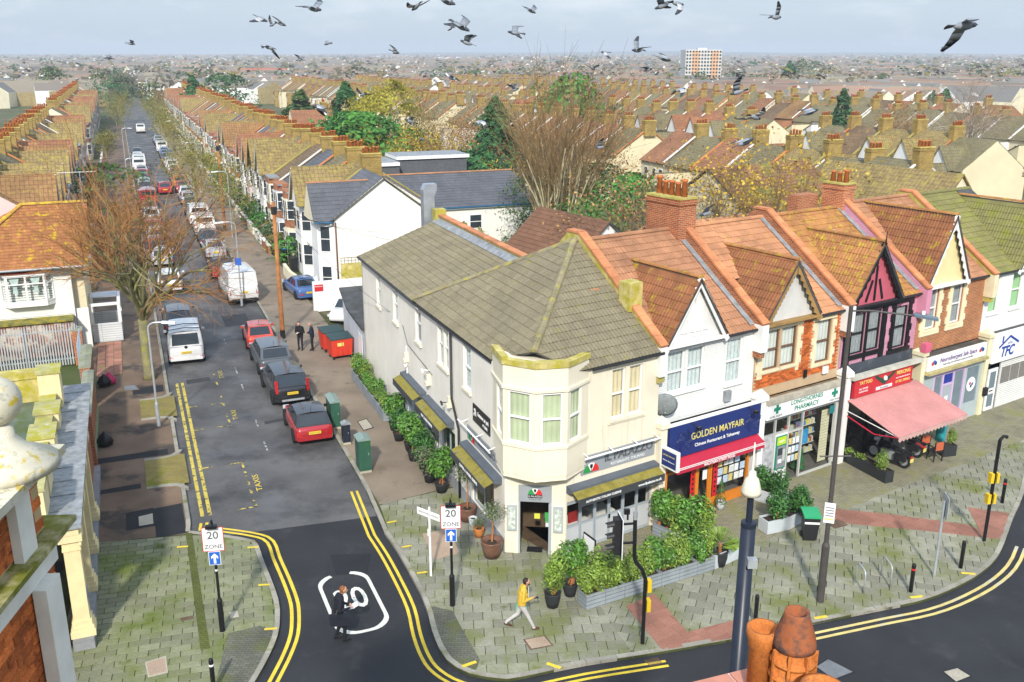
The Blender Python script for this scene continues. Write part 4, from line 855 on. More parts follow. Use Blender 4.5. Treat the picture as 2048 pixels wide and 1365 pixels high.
signtext(sg, Ms, 'Customer car park', srel(-1.95), 4.37, 1.15, .15, M_lw, -.046, .002, 1.5); signtext(sg, Ms, 'AT REAR', srel(-2.15), 4.12, .5, .13, M_lw, -.046, .002, 1.2)
b = MB(); b.extr([(srel(-.95) + x, -.044, 4.18 + z) for x, z in ((0, 0), (.12, .0), (.1, .1), (.2, .06), (.3, .02), (.28, .2), (.2, .32), (.06, .3), (.03, .2), (.12, .2), (.1, .13), (0, .1))], (0, -.004, 0)); xf(b, Ms); b.build('horse_emblem', M_lw, sg)
# lean-to garage and extract duct at the back
b = MB(); q = [(3.35, 16.65), (7.6, 16.65), (7.6, 26.2), (4.2, 26.2), (3.6, 21.5)]
GT = thing('garage_extension', 'grey clad flat roofed lean-to at the end of the restaurant side wall', 'garage', ST.o, ST.a)
M_clad = mat('white_cladding', (.60, .62, .66), .6, .08, 1, pat=('board', 6, .16, (.35, .37, .4), (.62, .64, .68)))
b.prism(q, 0, 2.7); b.build('wall', M_clad, GT); b = MB(); b.prism([(3.2, 16.6), (7.8, 16.6), (7.8, 26.4), (4.05, 26.4), (3.4, 21.4)], 2.7, 2.82); b.build('roof', M_felt, GT)
for s0, s1 in ((17.2, 18.3),): b = MB(); t0 = 3.35 + .25 * (s0 - 16.65) / 4.85 - .04; b.extr([(t0, s0, .1), (t0 + .05, s1, .1), (t0 + .05, s1, 2.2), (t0, s0, 2.2)], (-.03, 0, 0)); b.build('door', M_upvc, GT)
DU = thing('extract_duct', 'tall galvanised steel kitchen extract duct with an angled cowl above the roof', 'duct', ST.w(7.25, 17.3), ST.a)
M_galv = mat('galvanised_steel', (.42, .46, .50), .4, .15, 2, metal=.6)
BX('duct_shaft', M_galv, DU, -.3, -.3, 2.8, .3, .3, 9.6); b = MB(); b.extr([(-.3, -.3, 9.6), (.3, -.3, 9.6), (.45, -.3, 9.95), (.45, -.3, 10.25), (-.15, -.3, 10.25), (-.3, -.3, 9.95)], (0, .6, 0)); b.build('cowl', M_galv, DU)
BX('cowl_mouth', M_dark, DU, .452, -.25, 9.98, .46, .25, 10.22)
# ------------------------------------------------------------------ shop terrace
YF, EZ, RY, RZ = .4, 6.86, 5.0, 10.0       # upper facade, eave height, ridge depth and height
def gz(y): return EZ + (RZ - EZ) * (y - YF + .12) / (RY - YF + .12)
def barge(parent, xc, hw, z0, za, m, scal=False, y=YF - .28, w=.2, name='bargeboard'):
    for s_ in (-1, 1):
        b = MB(); a, c = Vector((xc + s_ * hw, y, z0)), Vector((xc, y, za)); d = (c - a); n = Vector((-d.z, 0, d.x)).normalized()
        if n.z > 0: n = -n
        pts = [a, c]
        L_ = 9 if scal else 1
        low = []
        for i in range(L_ + 1):
            t = 1 - i / L_; low.append(a + d * t + n * w * (1 if not scal else 1.0))
            if scal and i < L_: t2 = 1 - (i + .5) / L_; low.append(a + d * t2 + n * w * 1.5)
        b.extr(pts + low, (0, .05, 0)); b.build(name, m, parent)
def shop_house(x0, x1, label, roofm, wallm_, wins, gab, dormm, front_m=None, skylight=False, zoff=0., fm=None, cur=None, gable_m=None, barge_m=None, scal=False, infill=None, wallz=3.9, trimm=None):
    H_ = thing('shop_house', label, 'house', TF.o, TF.a, 'terrace houses above the shops')
    Mw = wallm((0, YF), 0); b = MB(); holes = [(a + .0, c, z0, z1) for a, c, z0, z1 in wins]
    wall(b, x0 + .02, x1 - .02, wallz, EZ + zoff, .3, holes); xf(b, Mw); b.build('upper_wall', wallm_, H_)
    BX('back_wall', M_white, H_, x0 + .02, 9.0, 0, x1 - .02, 9.2, 6.5)
    for a, c, z0, z1 in wins: window(H_, Mw, a, c, z0, z1, fm=fm, cur=cur or M_net, sill=trimm or M_white)
    T = Tiles(H_, TF, roofm); zo = Vector((0, 0, zoff))
    e0, e1, r1, r0 = Vector((x0 + .16, YF - .12, EZ)) + zo, Vector((x1 - .16, YF - .12, EZ)) + zo, Vector((x1 - .16, RY, RZ)) + zo, Vector((x0 + .16, RY, RZ)) + zo
    slope = (RZ - EZ) / (RY - YF + .12)
    if gab:
        gx, ghw, gzb, gza = gab; yb = YF - .12 + (gza - EZ - zoff) / slope; yl = YF - .12 + max(0, (gzb - EZ - zoff)) / slope
        # main slope with the dormer footprint left out
        tri(T, [e0, Vector((gx - ghw, YF - .12, EZ)) + zo, Vector((gx - ghw, yl, EZ + slope * (yl - YF + .12))) + zo, Vector((gx, yb, gza)), Vector((gx, RY, RZ)) + zo, r0] if gx - ghw > x0 + .25 else [r0 - Vector((0, 2.6, 2.6 * slope)), Vector((gx, RY - 2.6, RZ - 2.6 * slope)) + zo, Vector((gx, RY, RZ)) + zo, r0])
        tri(T, [Vector((gx + ghw, YF - .12, EZ)) + zo, e1, r1, Vector((gx, RY, RZ)) + zo, Vector((gx, yb, gza)), Vector((gx + ghw, yl, EZ + slope * (yl - YF + .12))) + zo])
    else: tri(T, [e0, e1, r1, r0])
    T.finish(220)
    if gab:
        D = Tiles(H_, TF, dormm); yf = YF - .30
        tri(D, [Vector((gx - ghw, yl + 1.2, gzb + .0)), Vector((gx - ghw, yf, gzb)), Vector((gx, yf, gza)), Vector((gx, yb + .1, gza))])
        tri(D, [Vector((gx + ghw, yf, gzb)), Vector((gx + ghw, yl, gzb)), Vector((gx, yb, gza)), Vector((gx, yf, gza))])
        D.finish(80)
        b = MB(); ridge(b, (gx, yf, gza + .07), (gx, yb, gza + .07), .1); b.build('dormer_ridge', T_lich, H_)
        b = MB(); b.extr([(gx - ghw + .1, YF - .04, gzb - .05), (gx + ghw - .1, YF - .04, gzb - .05), (gx, YF - .04, gza - .12)], (0, .12, 0)); b.build('gable_infill', infill or M_white, H_)
        BX('gable_sill', barge_m or M_white, H_, gx - ghw, YF - .30, gzb - .16, gx + ghw, YF - .001, gzb - .06)
        barge(H_, gx, ghw + .12, gzb - .2, gza + .06, barge_m or M_white, scal)
    bt = MB(); ridge(bt, r0 + Vector((0, 0, .06)), r1 + Vector((0, 0, .06)), .12); bt.build('ridge_tiles', roofm, H_)
    b = MB(); b.add([r0, r1, Vector((x1 - .16, 9.3, 6.6)), Vector((x0 + .16, 9.3, 6.6))], [(0, 1, 2, 3)]); b.build('rear_roof_slope', F_roofs[2], H_)
    b = MB(); b.tube([e0 + Vector((0, -.06, -.03)), e1 + Vector((0, -.06, -.03))], .055, 6); b.build('gutter', M_gutter, H_)
    return H_
def party(H_, x, m, cop=M_coping, lo=YF - .35, z_up=.34, corb=M_white):
    y0, z0 = lo, gz(lo); b = MB()
    b.extr([(x - .14, y0, z0 - 1.0), (x - .14, y0, z0 + z_up), (x - .14, RY - .25, RZ + z_up), (x - .14, RY + .45, RZ + z_up), (x - .14, 9.2, 7.0), (x - .14, 9.2, 6)], (.28, 0, 0)); b.build('party_wall', m, H_)
    b = MB(); coping(b, (x, y0 - .08, z0 + z_up), (x, RY - .22, RZ + z_up), .36, .09, .48); coping(b, (x, RY - .22, RZ + z_up), (x, RY + .5, RZ + z_up), .36, .09, .36); b.build('parapet_coping', cop, H_)
    BX('corbel', corb, H_, x - .17, y0 - .1, z0 - .75, x + .17, YF - .002, z0 + z_up - .02)
    for s_ in (-1,):
        b = MB(); b.extr([(x + s_ * .14, YF, gz(YF) + .07), (x + s_ * .14, RY, RZ + .07), (x + s_ * .40, RY, RZ + .075), (x + s_ * .40, YF, gz(YF) + .075)], (0, 0, .02)); b.build('lead_flashing', M_lead, H_)
X = [0, 5.15, 10.3, 15.5, 20.7, 26.0, 31.2]
M_pink = mat('pink_paint', (.62, .26, .36), .6, .06); M_pinkb = mat('pink_brick_paint', (.60, .32, .40), .7, .08, 2, pat=('brick', .225, .075, (.48, .2, .28), (.6, .26, .36)))
M_wbrick = mat('white_painted_brick', (.80, .80, .77), .7, .04, 2, pat=('brick', .225, .075, (.68, .68, .65), (.78, .78, .75)), streak=((.5, .48, .44), .2))
M_stone = mat('cream_stone', (.72, .63, .42), .8, .1, 2)
GMh = shop_house(X[0], X[1], 'white painted house with an orange tiled gable dormer above the blue shop sign', T_red, M_wbrick, [(.62, 1.45, 5.05, 6.62), (1.6, 2.43, 5.05, 6.62), (3.6, 4.45, 4.85, 6.6)], (1.78, 1.5, 7.0, 9.25), T_dorm)
b = MB(); b.extr([(1.1, YF - .07, 7.25), (2.45, YF - .07, 7.25), (1.78, YF - .07, 8.35)], (0, -.02, 0)); b.build('gable_panel', M_white, GMh)
for dx in (-.35, 0, .35): BX('gable_timber', M_white, GMh, 1.74 + dx, YF - .12, 7.1, 1.80 + dx, YF - .095, 8.5 - abs(dx) * 2.2)
party(GMh, 0, M_mossy)
BX('parapet_block', M_mossy, GMh, -.3, 1.55, 8.0, .3, 2.15, 9.05)
PHh = shop_house(X[1], X[2], 'orange brick house with white stone dressings and scalloped dormer above the pharmacy', T_redl, mat('orange_brick_mortar', (.50, .36, .22), .9, .1), [(5.6, 6.5, 5.0, 6.6), (6.62, 7.5, 5.0, 6.6), (8.7, 9.6, 4.75, 6.55)], (6.9, 1.62, 7.0, 9.3), T_dorm, fm=mat('brown_frame', (.16, .085, .05), .5, .1), cur=mat('pale_curtain', (.62, .64, .6), .9, .1), barge_m=mat('olive_timber', (.33, .20, .07), .7, .2), scal=True, infill=mat('grey_render', (.58, .57, .54), .9, .1), trimm=M_stone)
# stone quoins around the openings and single bricks between them
def quoins(H_, xs, z0, z1, m, y=YF):
    for x, w0, w1 in xs:
        n = int((z1 - z0) / .3)
        for i in range(n):
            w = (w0, w1)[i % 2]; b = MB(); b.box(min(x, x + w), y - .05, z0 + i * .3, max(x, x + w), y - .002, z0 + i * .3 + .297); b.build('quoin', m, H_, uv=False)
quoins(PHh, [(5.58, -.28, -.36), (7.52, .18, .3), (8.68, -.16, -.28), (9.62, .14, .26)], 4.7, 6.8, M_stone)
for a, c, z in ((5.25, 7.8, 6.62), (8.4, 9.85, 6.57), (5.3, 7.7, 4.86), (8.5, 9.75, 4.6)): BX('lintel', M_stone, PHh, a, YF - .06, z, c, YF - .002, z + .12)
bm = MB(); bm.box(0, -.022, 0, .215, 0, .065); bme = bm.mesh('brick', mat('orange_brick_single', (.50, .125, .03), .85, .15, 2, island=.35, fine=.2, fscale=30)); nb = 0
for j in range(int((EZ - 4.35) / .075)):
    z = 4.32 + j * .075
    for i in range(24):
        x = X[1] + .05 + i * .225 + (j % 2) * .1125
        if x + .22 > X[2] - .1: continue
        if any(a - .32 < x + .1 < c + .3 and z > z0 - .16 for a, c, z0, z1 in ((5.6, 7.5, 5, 7), (8.7, 9.6, 4.75, 7))): continue
        nb += 1
        o = ob('brick', bme, PHh, (x, YF - .001, z))
party(PHh, X[1], mat('brick_party', (.42, .13, .04), .85, .2, 2, pat=('brick', .225, .075, (.4, .3, .2), (.26, .07, .03))))
chimney(PHh, X[1] - .1, RY + .35, 8.6, 11.35, .9, 2.0, 5, M_brick, rows=1, pot_h=.62)
TAh = shop_house(X[2], X[3], 'pink and black painted house with a lichened roof above the tattoo shop', T_lich, M_pinkb, [(10.95, 11.85, 4.7, 6.5), (12.0, 12.9, 4.7, 6.5), (13.85, 14.75, 4.5, 6.4)], (12.15, 1.75, 6.9, 9.45), T_lich, fm=M_black, cur=M_greyc, barge_m=M_black, scal=True, infill=mat('hot_pink', (.50, .11, .15), .7, .08), trimm=M_black, wallz=3.95)
for dx, r in ((-.55, 20), (0, 0), (.55, -20)):
    b = MB(); b.box(-.06, -.03, 0, .06, 0, 1.5 - abs(dx)); o = b.build('gable_timber', M_black, TAh, loc=(12.15 + dx, YF - .045, 6.95)); o.rotation_euler.y = R(r)
quoins(TAh, [(10.9, -.2, -.3), (11.86, .13, .13), (12.92, .2, .32), (13.83, -.2, -.3), (14.77, .18, .3)], 4.3, 6.7, M_black)
for a, c in ((10.45, 10.95), (11.85, 12.0), (12.9, 13.25), (13.6, 13.85), (14.75, 15.0)): BX('black_surround', M_black, TAh, a, YF - .03, 4.3, c, YF - .001, 6.56)
for a, c, z, h in ((10.55, 14.95, 6.55, .28), (10.6, 13.2, 4.5, .18), (13.5, 15.1, 4.3, .18)): BX('lintel', M_black, TAh, a, YF - .07, z, c, YF - .003, z + h)
b = MB(); b.box(X[2] + .1, YF - .03, 3.6, X[3] - .1, YF - .002, 4.3); b.build('apron_panel', mat('dark_render', (.06, .07, .085), .8, .2, 1, moss=((.16, .17, .18), .55, .75, 2)), TAh)
b = MB(); b.tube([(12.15, YF - .32, 9.4), (12.15, YF - .32, 9.95)], [.035, .008], 6); b.build('finial', M_black, TAh)
b = MB(); b.box(-.35, -.45, 0, .35, .45, .09); b.box(-.28, -.38, .09, .28, .38, .1, 1); o = b.build('skylight', [M_grey, M_pane], TAh, loc=(13.2, 3.4, gz(3.4) + .06)); o.rotation_euler.x = math.atan2(RZ - EZ, RY - YF)
party(TAh, X[2], MATS['brick_party'])
NEh = shop_house(X[3], X[4], 'cream and brick house with a tall white scalloped gable above the lilac shop front', T_red, mat('brick_wall_b', (.46, .14, .04), .85, .15, 1, pat=('brick', .225, .075, (.5, .4, .25), (.32, .08, .02))), [(16.1, 16.9, 5.0, 6.9), (18.0, 18.8, 5.0, 6.8)], (17.15, 1.6, 7.1, 10.1), T_dorm, cur=M_greyc, barge_m=M_white, scal=True, infill=mat('yellow_cream', (.74, .63, .33), .8, .06), trimm=mat('cream_trim', (.76, .70, .46), .7, .05), zoff=.15)
quoins(NEh, [(16.08, -.3, -.4), (16.92, .24, .34), (17.98, -.24, -.34), (18.82, .24, .36)], 4.75, 6.95, MATS['cream_trim'])
for a, c, z in ((15.75, 17.2, 4.72), (17.7, 19.1, 4.72)): BX('lintel', MATS['cream_trim'], NEh, a, YF - .06, z, c, YF - .002, z + .2)
party(NEh, X[3], M_pinkb, corb=M_pink); chimney(NEh, X[3] + .1, RY + .3, 9.4, 11.15, .8, 1.2, 3, M_brick, pot_h=.5)
BX('brick_stack', M_brick, NEh, 13.4, RY + .8, 8.6, 14.8, RY + 1.4, 10.6)
TCh = shop_house(X[4], X[5], 'white house with an olive tiled roof and green curtains above the shuttered shop', T_green, M_white, [(21.1, 21.95, 5.0, 6.8), (23.0, 23.9, 5.0, 6.8)], (24.6, 1.6, 7.0, 9.9), T_green, cur=mat('green_curtain', (.35, .58, .30), .9, .08), zoff=.1)
party(TCh, X[4], M_mossy, corb=M_stone)
# shop fronts ------------------------------------------------------
def shop_base(name, label, x0, x1, cap=True, roofm=None, fz=3.75, m=None, ridge_m=None, pm=None):
    S_ = thing(name, label, 'shop', TF.o, TF.a, 'shops along the terrace')
    BX('flat_roof', roofm or M_felt, S_, x0 + .3, -.02, fz - .02, x1 - .02, YF - .002, fz + .1)
    b = MB(); b.box(x0 + .31, 2.6, .05, x1 - .03, 2.65, fz - .03).box(x0 + .31, .06, .04, x1 - .03, 2.6, .11); b.build('room_shell', mat('shop_room', (.12, .11, .10), .9, .2), S_)
    b = MB(); b.box(x0 - .02, -.12, 0, x0 + .28, YF - .003, 4.0); b.box(x0 - .07, -.2, 4.0, x0 + .33, YF - .004, 4.18); b.add([(x0 - .07, -.2, 4.18), (x0 + .33, -.2, 4.18), (x0 + .33, YF - .004, 4.18), (x0 - .07, YF - .004, 4.18), (x0 + .13, .05, 4.45)], [(0, 1, 4), (1, 2, 4), (2, 3, 4), (3, 0, 4)]); b.build('pilaster', pm or M_cream, S_)
    return S_
M0 = wallm((0, 0), 0)
def bx(parent, name, m, x0, x1, y0, y1, z0, z1): b = MB(); b.box(x0, y0, z0, x1, y1, z1); return b.build(name, m, parent)
def pane(parent, x0, x1, z0, z1, y, m=None, name='pane'): b = MB(); b.poly([(x0, y, z0), (x1, y, z0), (x1, y, z1), (x0, y, z1)]); return b.build(name, m or M_glass, parent)
# Chinese restaurant
GS = shop_base('chinese_restaurant', 'blue fronted restaurant shop with orange door frames and red canopy', 0, 5.15)
M_navy = mat('navy_board', (.018, .035, .16), .4, .08, 2); M_or = mat('orange_timber', (.62, .20, .02), .5, .1, 3); M_redc = mat('red_canvas', (.45, .02, .05), .7, .1); M_gold = mat('gold_letter', (.72, .62, .16), .5, .05)
sg = bx(GS, 'shop_sign', M_navy, .35, 5.02, -.22, -.05, 2.75, 4.02); bx(sg, 'sign_trim', M_upvc, .33, 5.04, -.24, -.04, 4.025, 4.07)
signtext(sg, M0, 'GOLDEN MAYFAIR', 2.75, 3.42, 2.75, .42, M_gold, -.225, .004, 1.15); signtext(sg, M0, 'Chinese Restaurant & Takeaway', 2.75, 3.05, 2.35, .2, M_lw, -.225, .003)
M_navd = mat('dark_navy', (.008, .012, .07), .5, 0)
for cx in (1.05, 4.62):
    for k in range(5):
        q = MB(); r_ = .40 - k * .085; n = 24
        pts = [(cx + r_ * (1 + .12 * math.sin(6 * t + k)) * math.cos(t), 0, 3.35 + r_ * (1 + .12 * math.sin(6 * t + k)) * math.sin(t)) for t in [2 * math.pi * i / n for i in range(n + 1)]]
        q.tube([(p[0], -.222, p[2]) for p in pts], .014, 4, cap=False); q.build('dragon_medallion', M_navd, sg)
for x in (1.35, 4.3): b = MB(); b.tube([(x, -.22, 4.0), (x, -.6, 3.95)], .015, 6); b.box(x - .09, -.68, 3.86, x + .09, -.56, 3.96); b.build('spot_lamp', M_black, sg)
b = MB(); b.extr([(.42, -.05, 2.74), (.42, -.55, 2.5), (.42, -.55, 2.26), (.42, -.53, 2.26), (.42, -.53, 2.47), (.42, -.05, 2.70)], (4.6, 0, 0)); cn = b.build('canopy', M_redc, GS)
bx(cn, 'canopy_stripe', M_lw, .42, 5.02, -.556, -.551, 2.40, 2.43); bx(cn, 'canopy_stripe', M_lw, .42, 5.02, -.558, -.551, 2.46, 2.49); signtext(cn, M0, 'MALAYSIAN STREET FOOD', 2.6, 2.33, 1.6, .11, M_lw, -.556, .002)
for x in (.4, 1.95, 2.72, 4.72): bx(GS, 'post', M_or, x, x + .1, 0, .1, .1, 2.6)
for x0, x1, z in ((.5, 1.95, 2.0), (.5, 1.95, .45), (2.05, 2.72, 2.15), (2.82, 4.72, 2.05), (2.82, 4.72, .42)): bx(GS, 'rail', M_or, x0, x1, .01, .09, z, z + .09)
bx(GS, 'stall_riser', M_or, 2.82, 4.72, .02, .08, .1, .42); bx(GS, 'stall_riser', M_or, .5, 1.95, .02, .08, .1, .45)
for x0, x1, z0, z1 in ((.5, 1.95, .54, 2.0), (.5, 1.95, 2.09, 2.6), (2.82, 4.72, .51, 2.05), (2.82, 4.72, 2.14, 2.6), (2.05, 2.72, 2.24, 2.6)): pane(GS, x0, x1, z0, z1, .05)
dr = bx(GS, 'door', M_or, 2.06, 2.14, .02, .08, .12, 2.14); bx(dr, 'stile', M_or, 2.62, 2.71, .02, .08, .12, 2.14); bx(dr, 'rail', M_or, 2.14, 2.62, .02, .08, .12, .4); bx(dr, 'rail', M_or, 2.14, 2.62, .02, .08, 2.05, 2.14); pane(dr, 2.14, 2.62, .4, 2.05, .05)
bx(dr, 'notice', M_lw, 2.35, 2.58, .035, .042, 1.35, 1.75)
for x in (1.68, 2.86):
    bn = bx(GS, 'red_banner', mat('red_banner', (.58, .015, .02), .6, .05), x, x + .22, -.02, -.005, .55, 2.2)
    for k in range(7): bx(bn, 'banner_glyph', M_dark, x + .07, x + .15, -.024, -.021, .7 + k * .2, .8 + k * .2)
lt = MB(); lt.lathe([(.02, -.16), (.1, -.12), (.12, 0), (.1, .12), (.02, .16)], 10); o = lt.build('red_lantern', MATS['red_banner'], GS, True, (3.3, -.12, 2.1))
rr = random.Random(3)
for i in range(14):
    x, z = 3.15 + (i % 5) * .3, .95 + (i // 5) * .36
    bx(GS, 'poster', mat('poster%d' % (i % 4), [(.72, .74, .76), (.45, .55, .66), (.62, .5, .2), (.66, .68, .62)][i % 4], .6, .3, 14), x, x + .22 + .05 * (i % 2), .025, .03, z, z + .3)
bx(GS, 'projecting_sign', M_lw, .02, .16, -.95, -.12, 2.6, 3.35); bx(GS, 'projecting_sign_face', M_navy, .005, .019, -.9, -.17, 2.68, 3.27)
o = text(GS, 'GOLDEN MAYFAIR', .1, M_gold, (.002, -.53, 3.1), (math.pi / 2, 0, -math.pi / 2), .002, fit=.6); o = text(GS, 'Chinese Restaurant', .1, M_lw, (.002, -.53, 2.9), (math.pi / 2, 0, -math.pi / 2), .002, fit=.6)
bx(GS, 'alarm_box', M_lead, 3.55, 3.85, YF - .15, YF - .004, 4.2, 4.6)
SD = thing('satellite_dish', 'grey mesh satellite dish fixed between the restaurant and the blue sign', 'satellite dish', TF.w(.28, .1, 4.75), TF.a)
def dish(t, r, m): 
    b = MB(); prof = [(r * k / 5, .22 * r * (k / 5) ** 2) for k in range(1, 6)] + [(r * .97, .24 * r), (r * .5, .08 * r)]
    b.lathe(prof, 18, ax=1); o = b.build('reflector', m, t, True); b = MB(); b.tube([(0, 0, -.6 * r), (0, -.7 * r, -.1 * r)], .02, 5); b.build('feed_arm', M_grey, t); b = MB(); b.tube([(0, 0, 0), (0, .35, -.3)], .03, 6); b.build('bracket', M_black, t)
    return o
dish(SD, .48, mat('mesh_grey', (.22, .24, .24), .6, .2, 8)); SD.rotation_euler = (R(12), 0, TF.a + R(-38))
# pharmacy
PS = shop_base('pharmacy', 'pharmacy shop with white sign board, cash machine and shelves in the window', 5.15, 10.3, pm=M_white, roofm=mat('mossy_felt', (.20, .16, .10), .9, .3, 2, moss=((.24, .12, .03), .5, .6, 3)))
sg = bx(PS, 'shop_sign', M_upvc, 5.45, 10.0, -.2, -.05, 3.15, 3.78); M_grn = mat('pharmacy_green', (.01, .22, .14), .5, 0)
bx(sg, 'sign_cap', mat('stone_cap', (.42, .39, .31), .9, .2, 3), 5.42, 10.05, -.26, -.0, 3.785, 3.98)
signtext(sg, M0, 'LONGTHORNES', 7.75, 3.61, 1.9, .3, M_grn, -.205, .004); signtext(sg, M0, 'PHARMACY', 7.75, 3.34, 1.45, .3, M_grn, -.205, .004)
for x in (6.0, 9.45):
    b = MB(); b.box(x - .07, -.206, 3.34, x + .07, -.202, 3.72).box(x - .19, -.2065, 3.46, x + .19, -.2025, 3.6); b.build('green_cross', M_grn, sg)
signtext(sg, M0, '01702 342679', 5.95, 3.24, .7, .08, M_lg, -.204); signtext(sg, M0, '5 WEST ROAD', 9.45, 3.24, .65, .08, M_lg, -.204)
M_alu = mat('aluminium_frame', (.50, .50, .47), .45, .05)
for x in (5.45, 6.2, 7.0, 7.85, 9.9): bx(PS, 'post', M_alu, x, x + .07, 0, .09, .1, 3.1)
for x0, x1, z in ((5.52, 7.0, 2.3), (7.07, 7.85, 2.2), (5.52, 9.9, 2.95), (7.92, 9.9, .1)): bx(PS, 'rail', M_alu, x0, x1, .01, .085, z, z + .08)
for x0, x1, z0, z1 in ((5.52, 7.0, 2.38, 2.95), (7.92, 9.9, .18, 2.95), (7.07, 7.85, 2.28, 2.95), (7.07, 7.85, .2, 2.2)): pane(PS, x0, x1, z0, z1, .05)
bx(PS, 'window_panel', mat('poster_panel', (.50, .50, .50), .6, .4, 5), 5.52, 6.2, .02, .07, .15, 2.3); bx(PS, 'cash_machine_surround', M_upvc, 6.27, 7.0, .02, .07, .12, 2.3)
at = bx(PS, 'cash_machine', M_grn, 6.34, 6.95, -.02, .018, .75, 2.2); bx(at, 'cash_header', mat('lime_green', (.45, .62, .03), .5, 0), 6.38, 6.91, -.03, -.021, 1.82, 2.16); signtext(at, M0, 'cash', 6.64, 1.98, .3, .16, M_lw, -.034)
bx(at, 'fascia', mat('grey_metal', (.22, .23, .25), .4, .1), 6.4, 6.89, -.04, -.021, .82, 1.76); bx(at, 'screen', mat('dark_screen', (.04, .05, .06), .15, 0), 6.44, 6.7, -.05, -.041, 1.38, 1.68); bx(at, 'keypad', M_upvc, 6.46, 6.66, -.07, -.041, 1.05, 1.2); bx(at, 'card_slot', M_alu, 6.72, 6.86, -.06, -.041, 1.1, 1.6)
for i in range(9):
    x, z = 7.14 + (i % 3) * .22, .9 + (i // 3) * .38
    bx(PS, 'door_notice', MATS['poster%d' % (i % 4)], x, x + .18, .03, .036, z, z + .28)
bx(PS, 'blue_poster', mat('blue_poster', (.04, .25, .45), .6, .2, 8), 7.95, 8.3, .03, .036, 1.5, 2.15)
for k in range(6):
    sh = bx(PS, 'shelf', mat('pale_shelf', (.55, .56, .48), .6, .1), 8.0, 9.85, .9, 1.2, .5 + k * .42, .53 + k * .42)
    for i in range(16):
        c = rr.choice([(.6, .6, .55), (.1, .25, .5), (.5, .08, .08), (.1, .4, .2), (.65, .55, .15), (.7, .7, .7)]); x = 8.03 + i * .112
        bx(sh, 'box', mat('stock%d' % int(c[0] * 100), c, .6, .1), x, x + .08, .92, 1.05, .535 + k * .42, .66 + k * .42 + .1 * rr.random())
b = MB()
for k in range(18): b.box(9.35, .25, .3 + k * .13, 9.85, .27, .41 + k * .13)
b.build('slat_wall', mat('cream_slat', (.62, .58, .40), .7, .05), PS)
bx(PS, 'notice', mat('teal', (.02, .18, .2), .6, 0), 9.55, 9.85, .03, .036, 2.5, 2.85)
XT = thing('shop_christmas_tree', 'small decorated christmas tree inside the pharmacy window', 'tree', TF.w(8.35, .45, .11), TF.a)
b = MB(); b.lathe([(.32, .15), (.22, .45), (.27, .47), (.16, .8), (.2, .82), (.02, 1.25)], 12); b.build('branches', mat('xmas_green', (.015, .10, .03), .8, .3, 9), XT); b = MB(); b.tube([(0, 0, 0), (0, 0, .2)], .05, 6); b.build('stem', M_iron, XT)
for i in range(14): b = MB(); a = i * 2.4; r_ = .3 - i * .018; b.lathe([(.005, -.03), (.03, 0), (.005, .03)], 6, (r_ * math.cos(a), r_ * math.sin(a), .2 + i * .07)); b.build('bauble', rr.choice([M_redch, M_lw, M_gold]), XT)
bx(PS, 'wall_lamp', M_black, 8.05, 8.2, YF - .12, YF - .06, 4.3, 4.62); bx(PS, 'alarm_box', M_upvc, 9.2, 9.5, YF - .14, YF - .06, 4.25, 4.55)
# tattoo shop with red awning
TS = shop_base('tattoo_shop', 'dark tattoo shop with red sign and faded red awning', 10.3, 15.5, fz=3.7, pm=M_white)
sg = bx(TS, 'shop_sign', mat('red_sign', (.50, .03, .04), .5, .06), 10.75, 14.7, -.2, -.04, 3.0, 3.8); bx(TS, 'cornice', mat('pale_cornice', (.50, .50, .42), .8, .2, 2), 10.5, 15.3, -.3, -.02, 3.84, 4.0)
signtext(sg, M0, 'TATTOO', 11.45, 3.6, .85, .22, M_gold, -.205, .004); signtext(sg, M0, 'PIERCING', 14.05, 3.6, .95, .22, M_gold, -.205, .004); signtext(sg, M0, 'ALL WORK', 11.35, 3.33, .6, .1, M_lw, -.204); signtext(sg, M0, 'GUARANTEED', 11.35, 3.2, .6, .1, M_lw, -.204); signtext(sg, M0, 'BODY PIERCING SPECIALISTS', 14.05, 3.38, 1.0, .1, M_lw, -.204); signtext(sg, M0, '01702 390062', 14.05, 3.2, 1.0, .14, M_gold, -.204)
b = MB(); b.extr([(12.75 + x, -.202, 3.45 + z) for x, z in ((-.75, .28), (-.5, .1), (-.15, -.12), (0, -.2), (.15, -.12), (.5, .1), (.75, .28), (.55, .3), (.3, .16), (.12, .1), (0, .2), (-.12, .1), (-.3, .16), (-.55, .3))], (0, -.008, 0)); b.build('eagle_emblem', mat('dark_green', (.02, .07, .04), .5, 0), sg)
b = MB(); b.lathe([(.01, -.1), (.1, -.02), (.08, .1), (.01, .14)], 10, (12.75, -.22, 3.52)); b.build('eagle_head', M_lw, sg, True); bx(sg, 'ribbon', M_lw, 12.2, 13.3, -.21, -.201, 3.08, 3.22); signtext(sg, M0, 'Streetwise', 12.75, 3.15, .6, .1, M_lg, -.214)
A0, A1 = (10.45, -.1, 2.98), (15.2, -.1, 2.98); pA, pB = (10.35, -2.75, 2.2), (15.1, -2.75, 2.2)
b = MB(); n = 9
for i in range(n):
    f0, f1 = i / n, (i + 1) / n; L = lambda p, q, t: tuple(p[k] + (q[k] - p[k]) * t for k in range(3))
    b.extr([L(A0, A1, f0), L(A0, A1, f1), L(pA, pB, f1), L(pA, pB, f0)], (0, 0, -.015))
M_faded = mat('faded_red_canvas', (.52, .23, .21), .8, .1, 1.2, streak=((.62, .40, .36), .8))
aw = b.build('awning', M_faded, TS); b = MB()
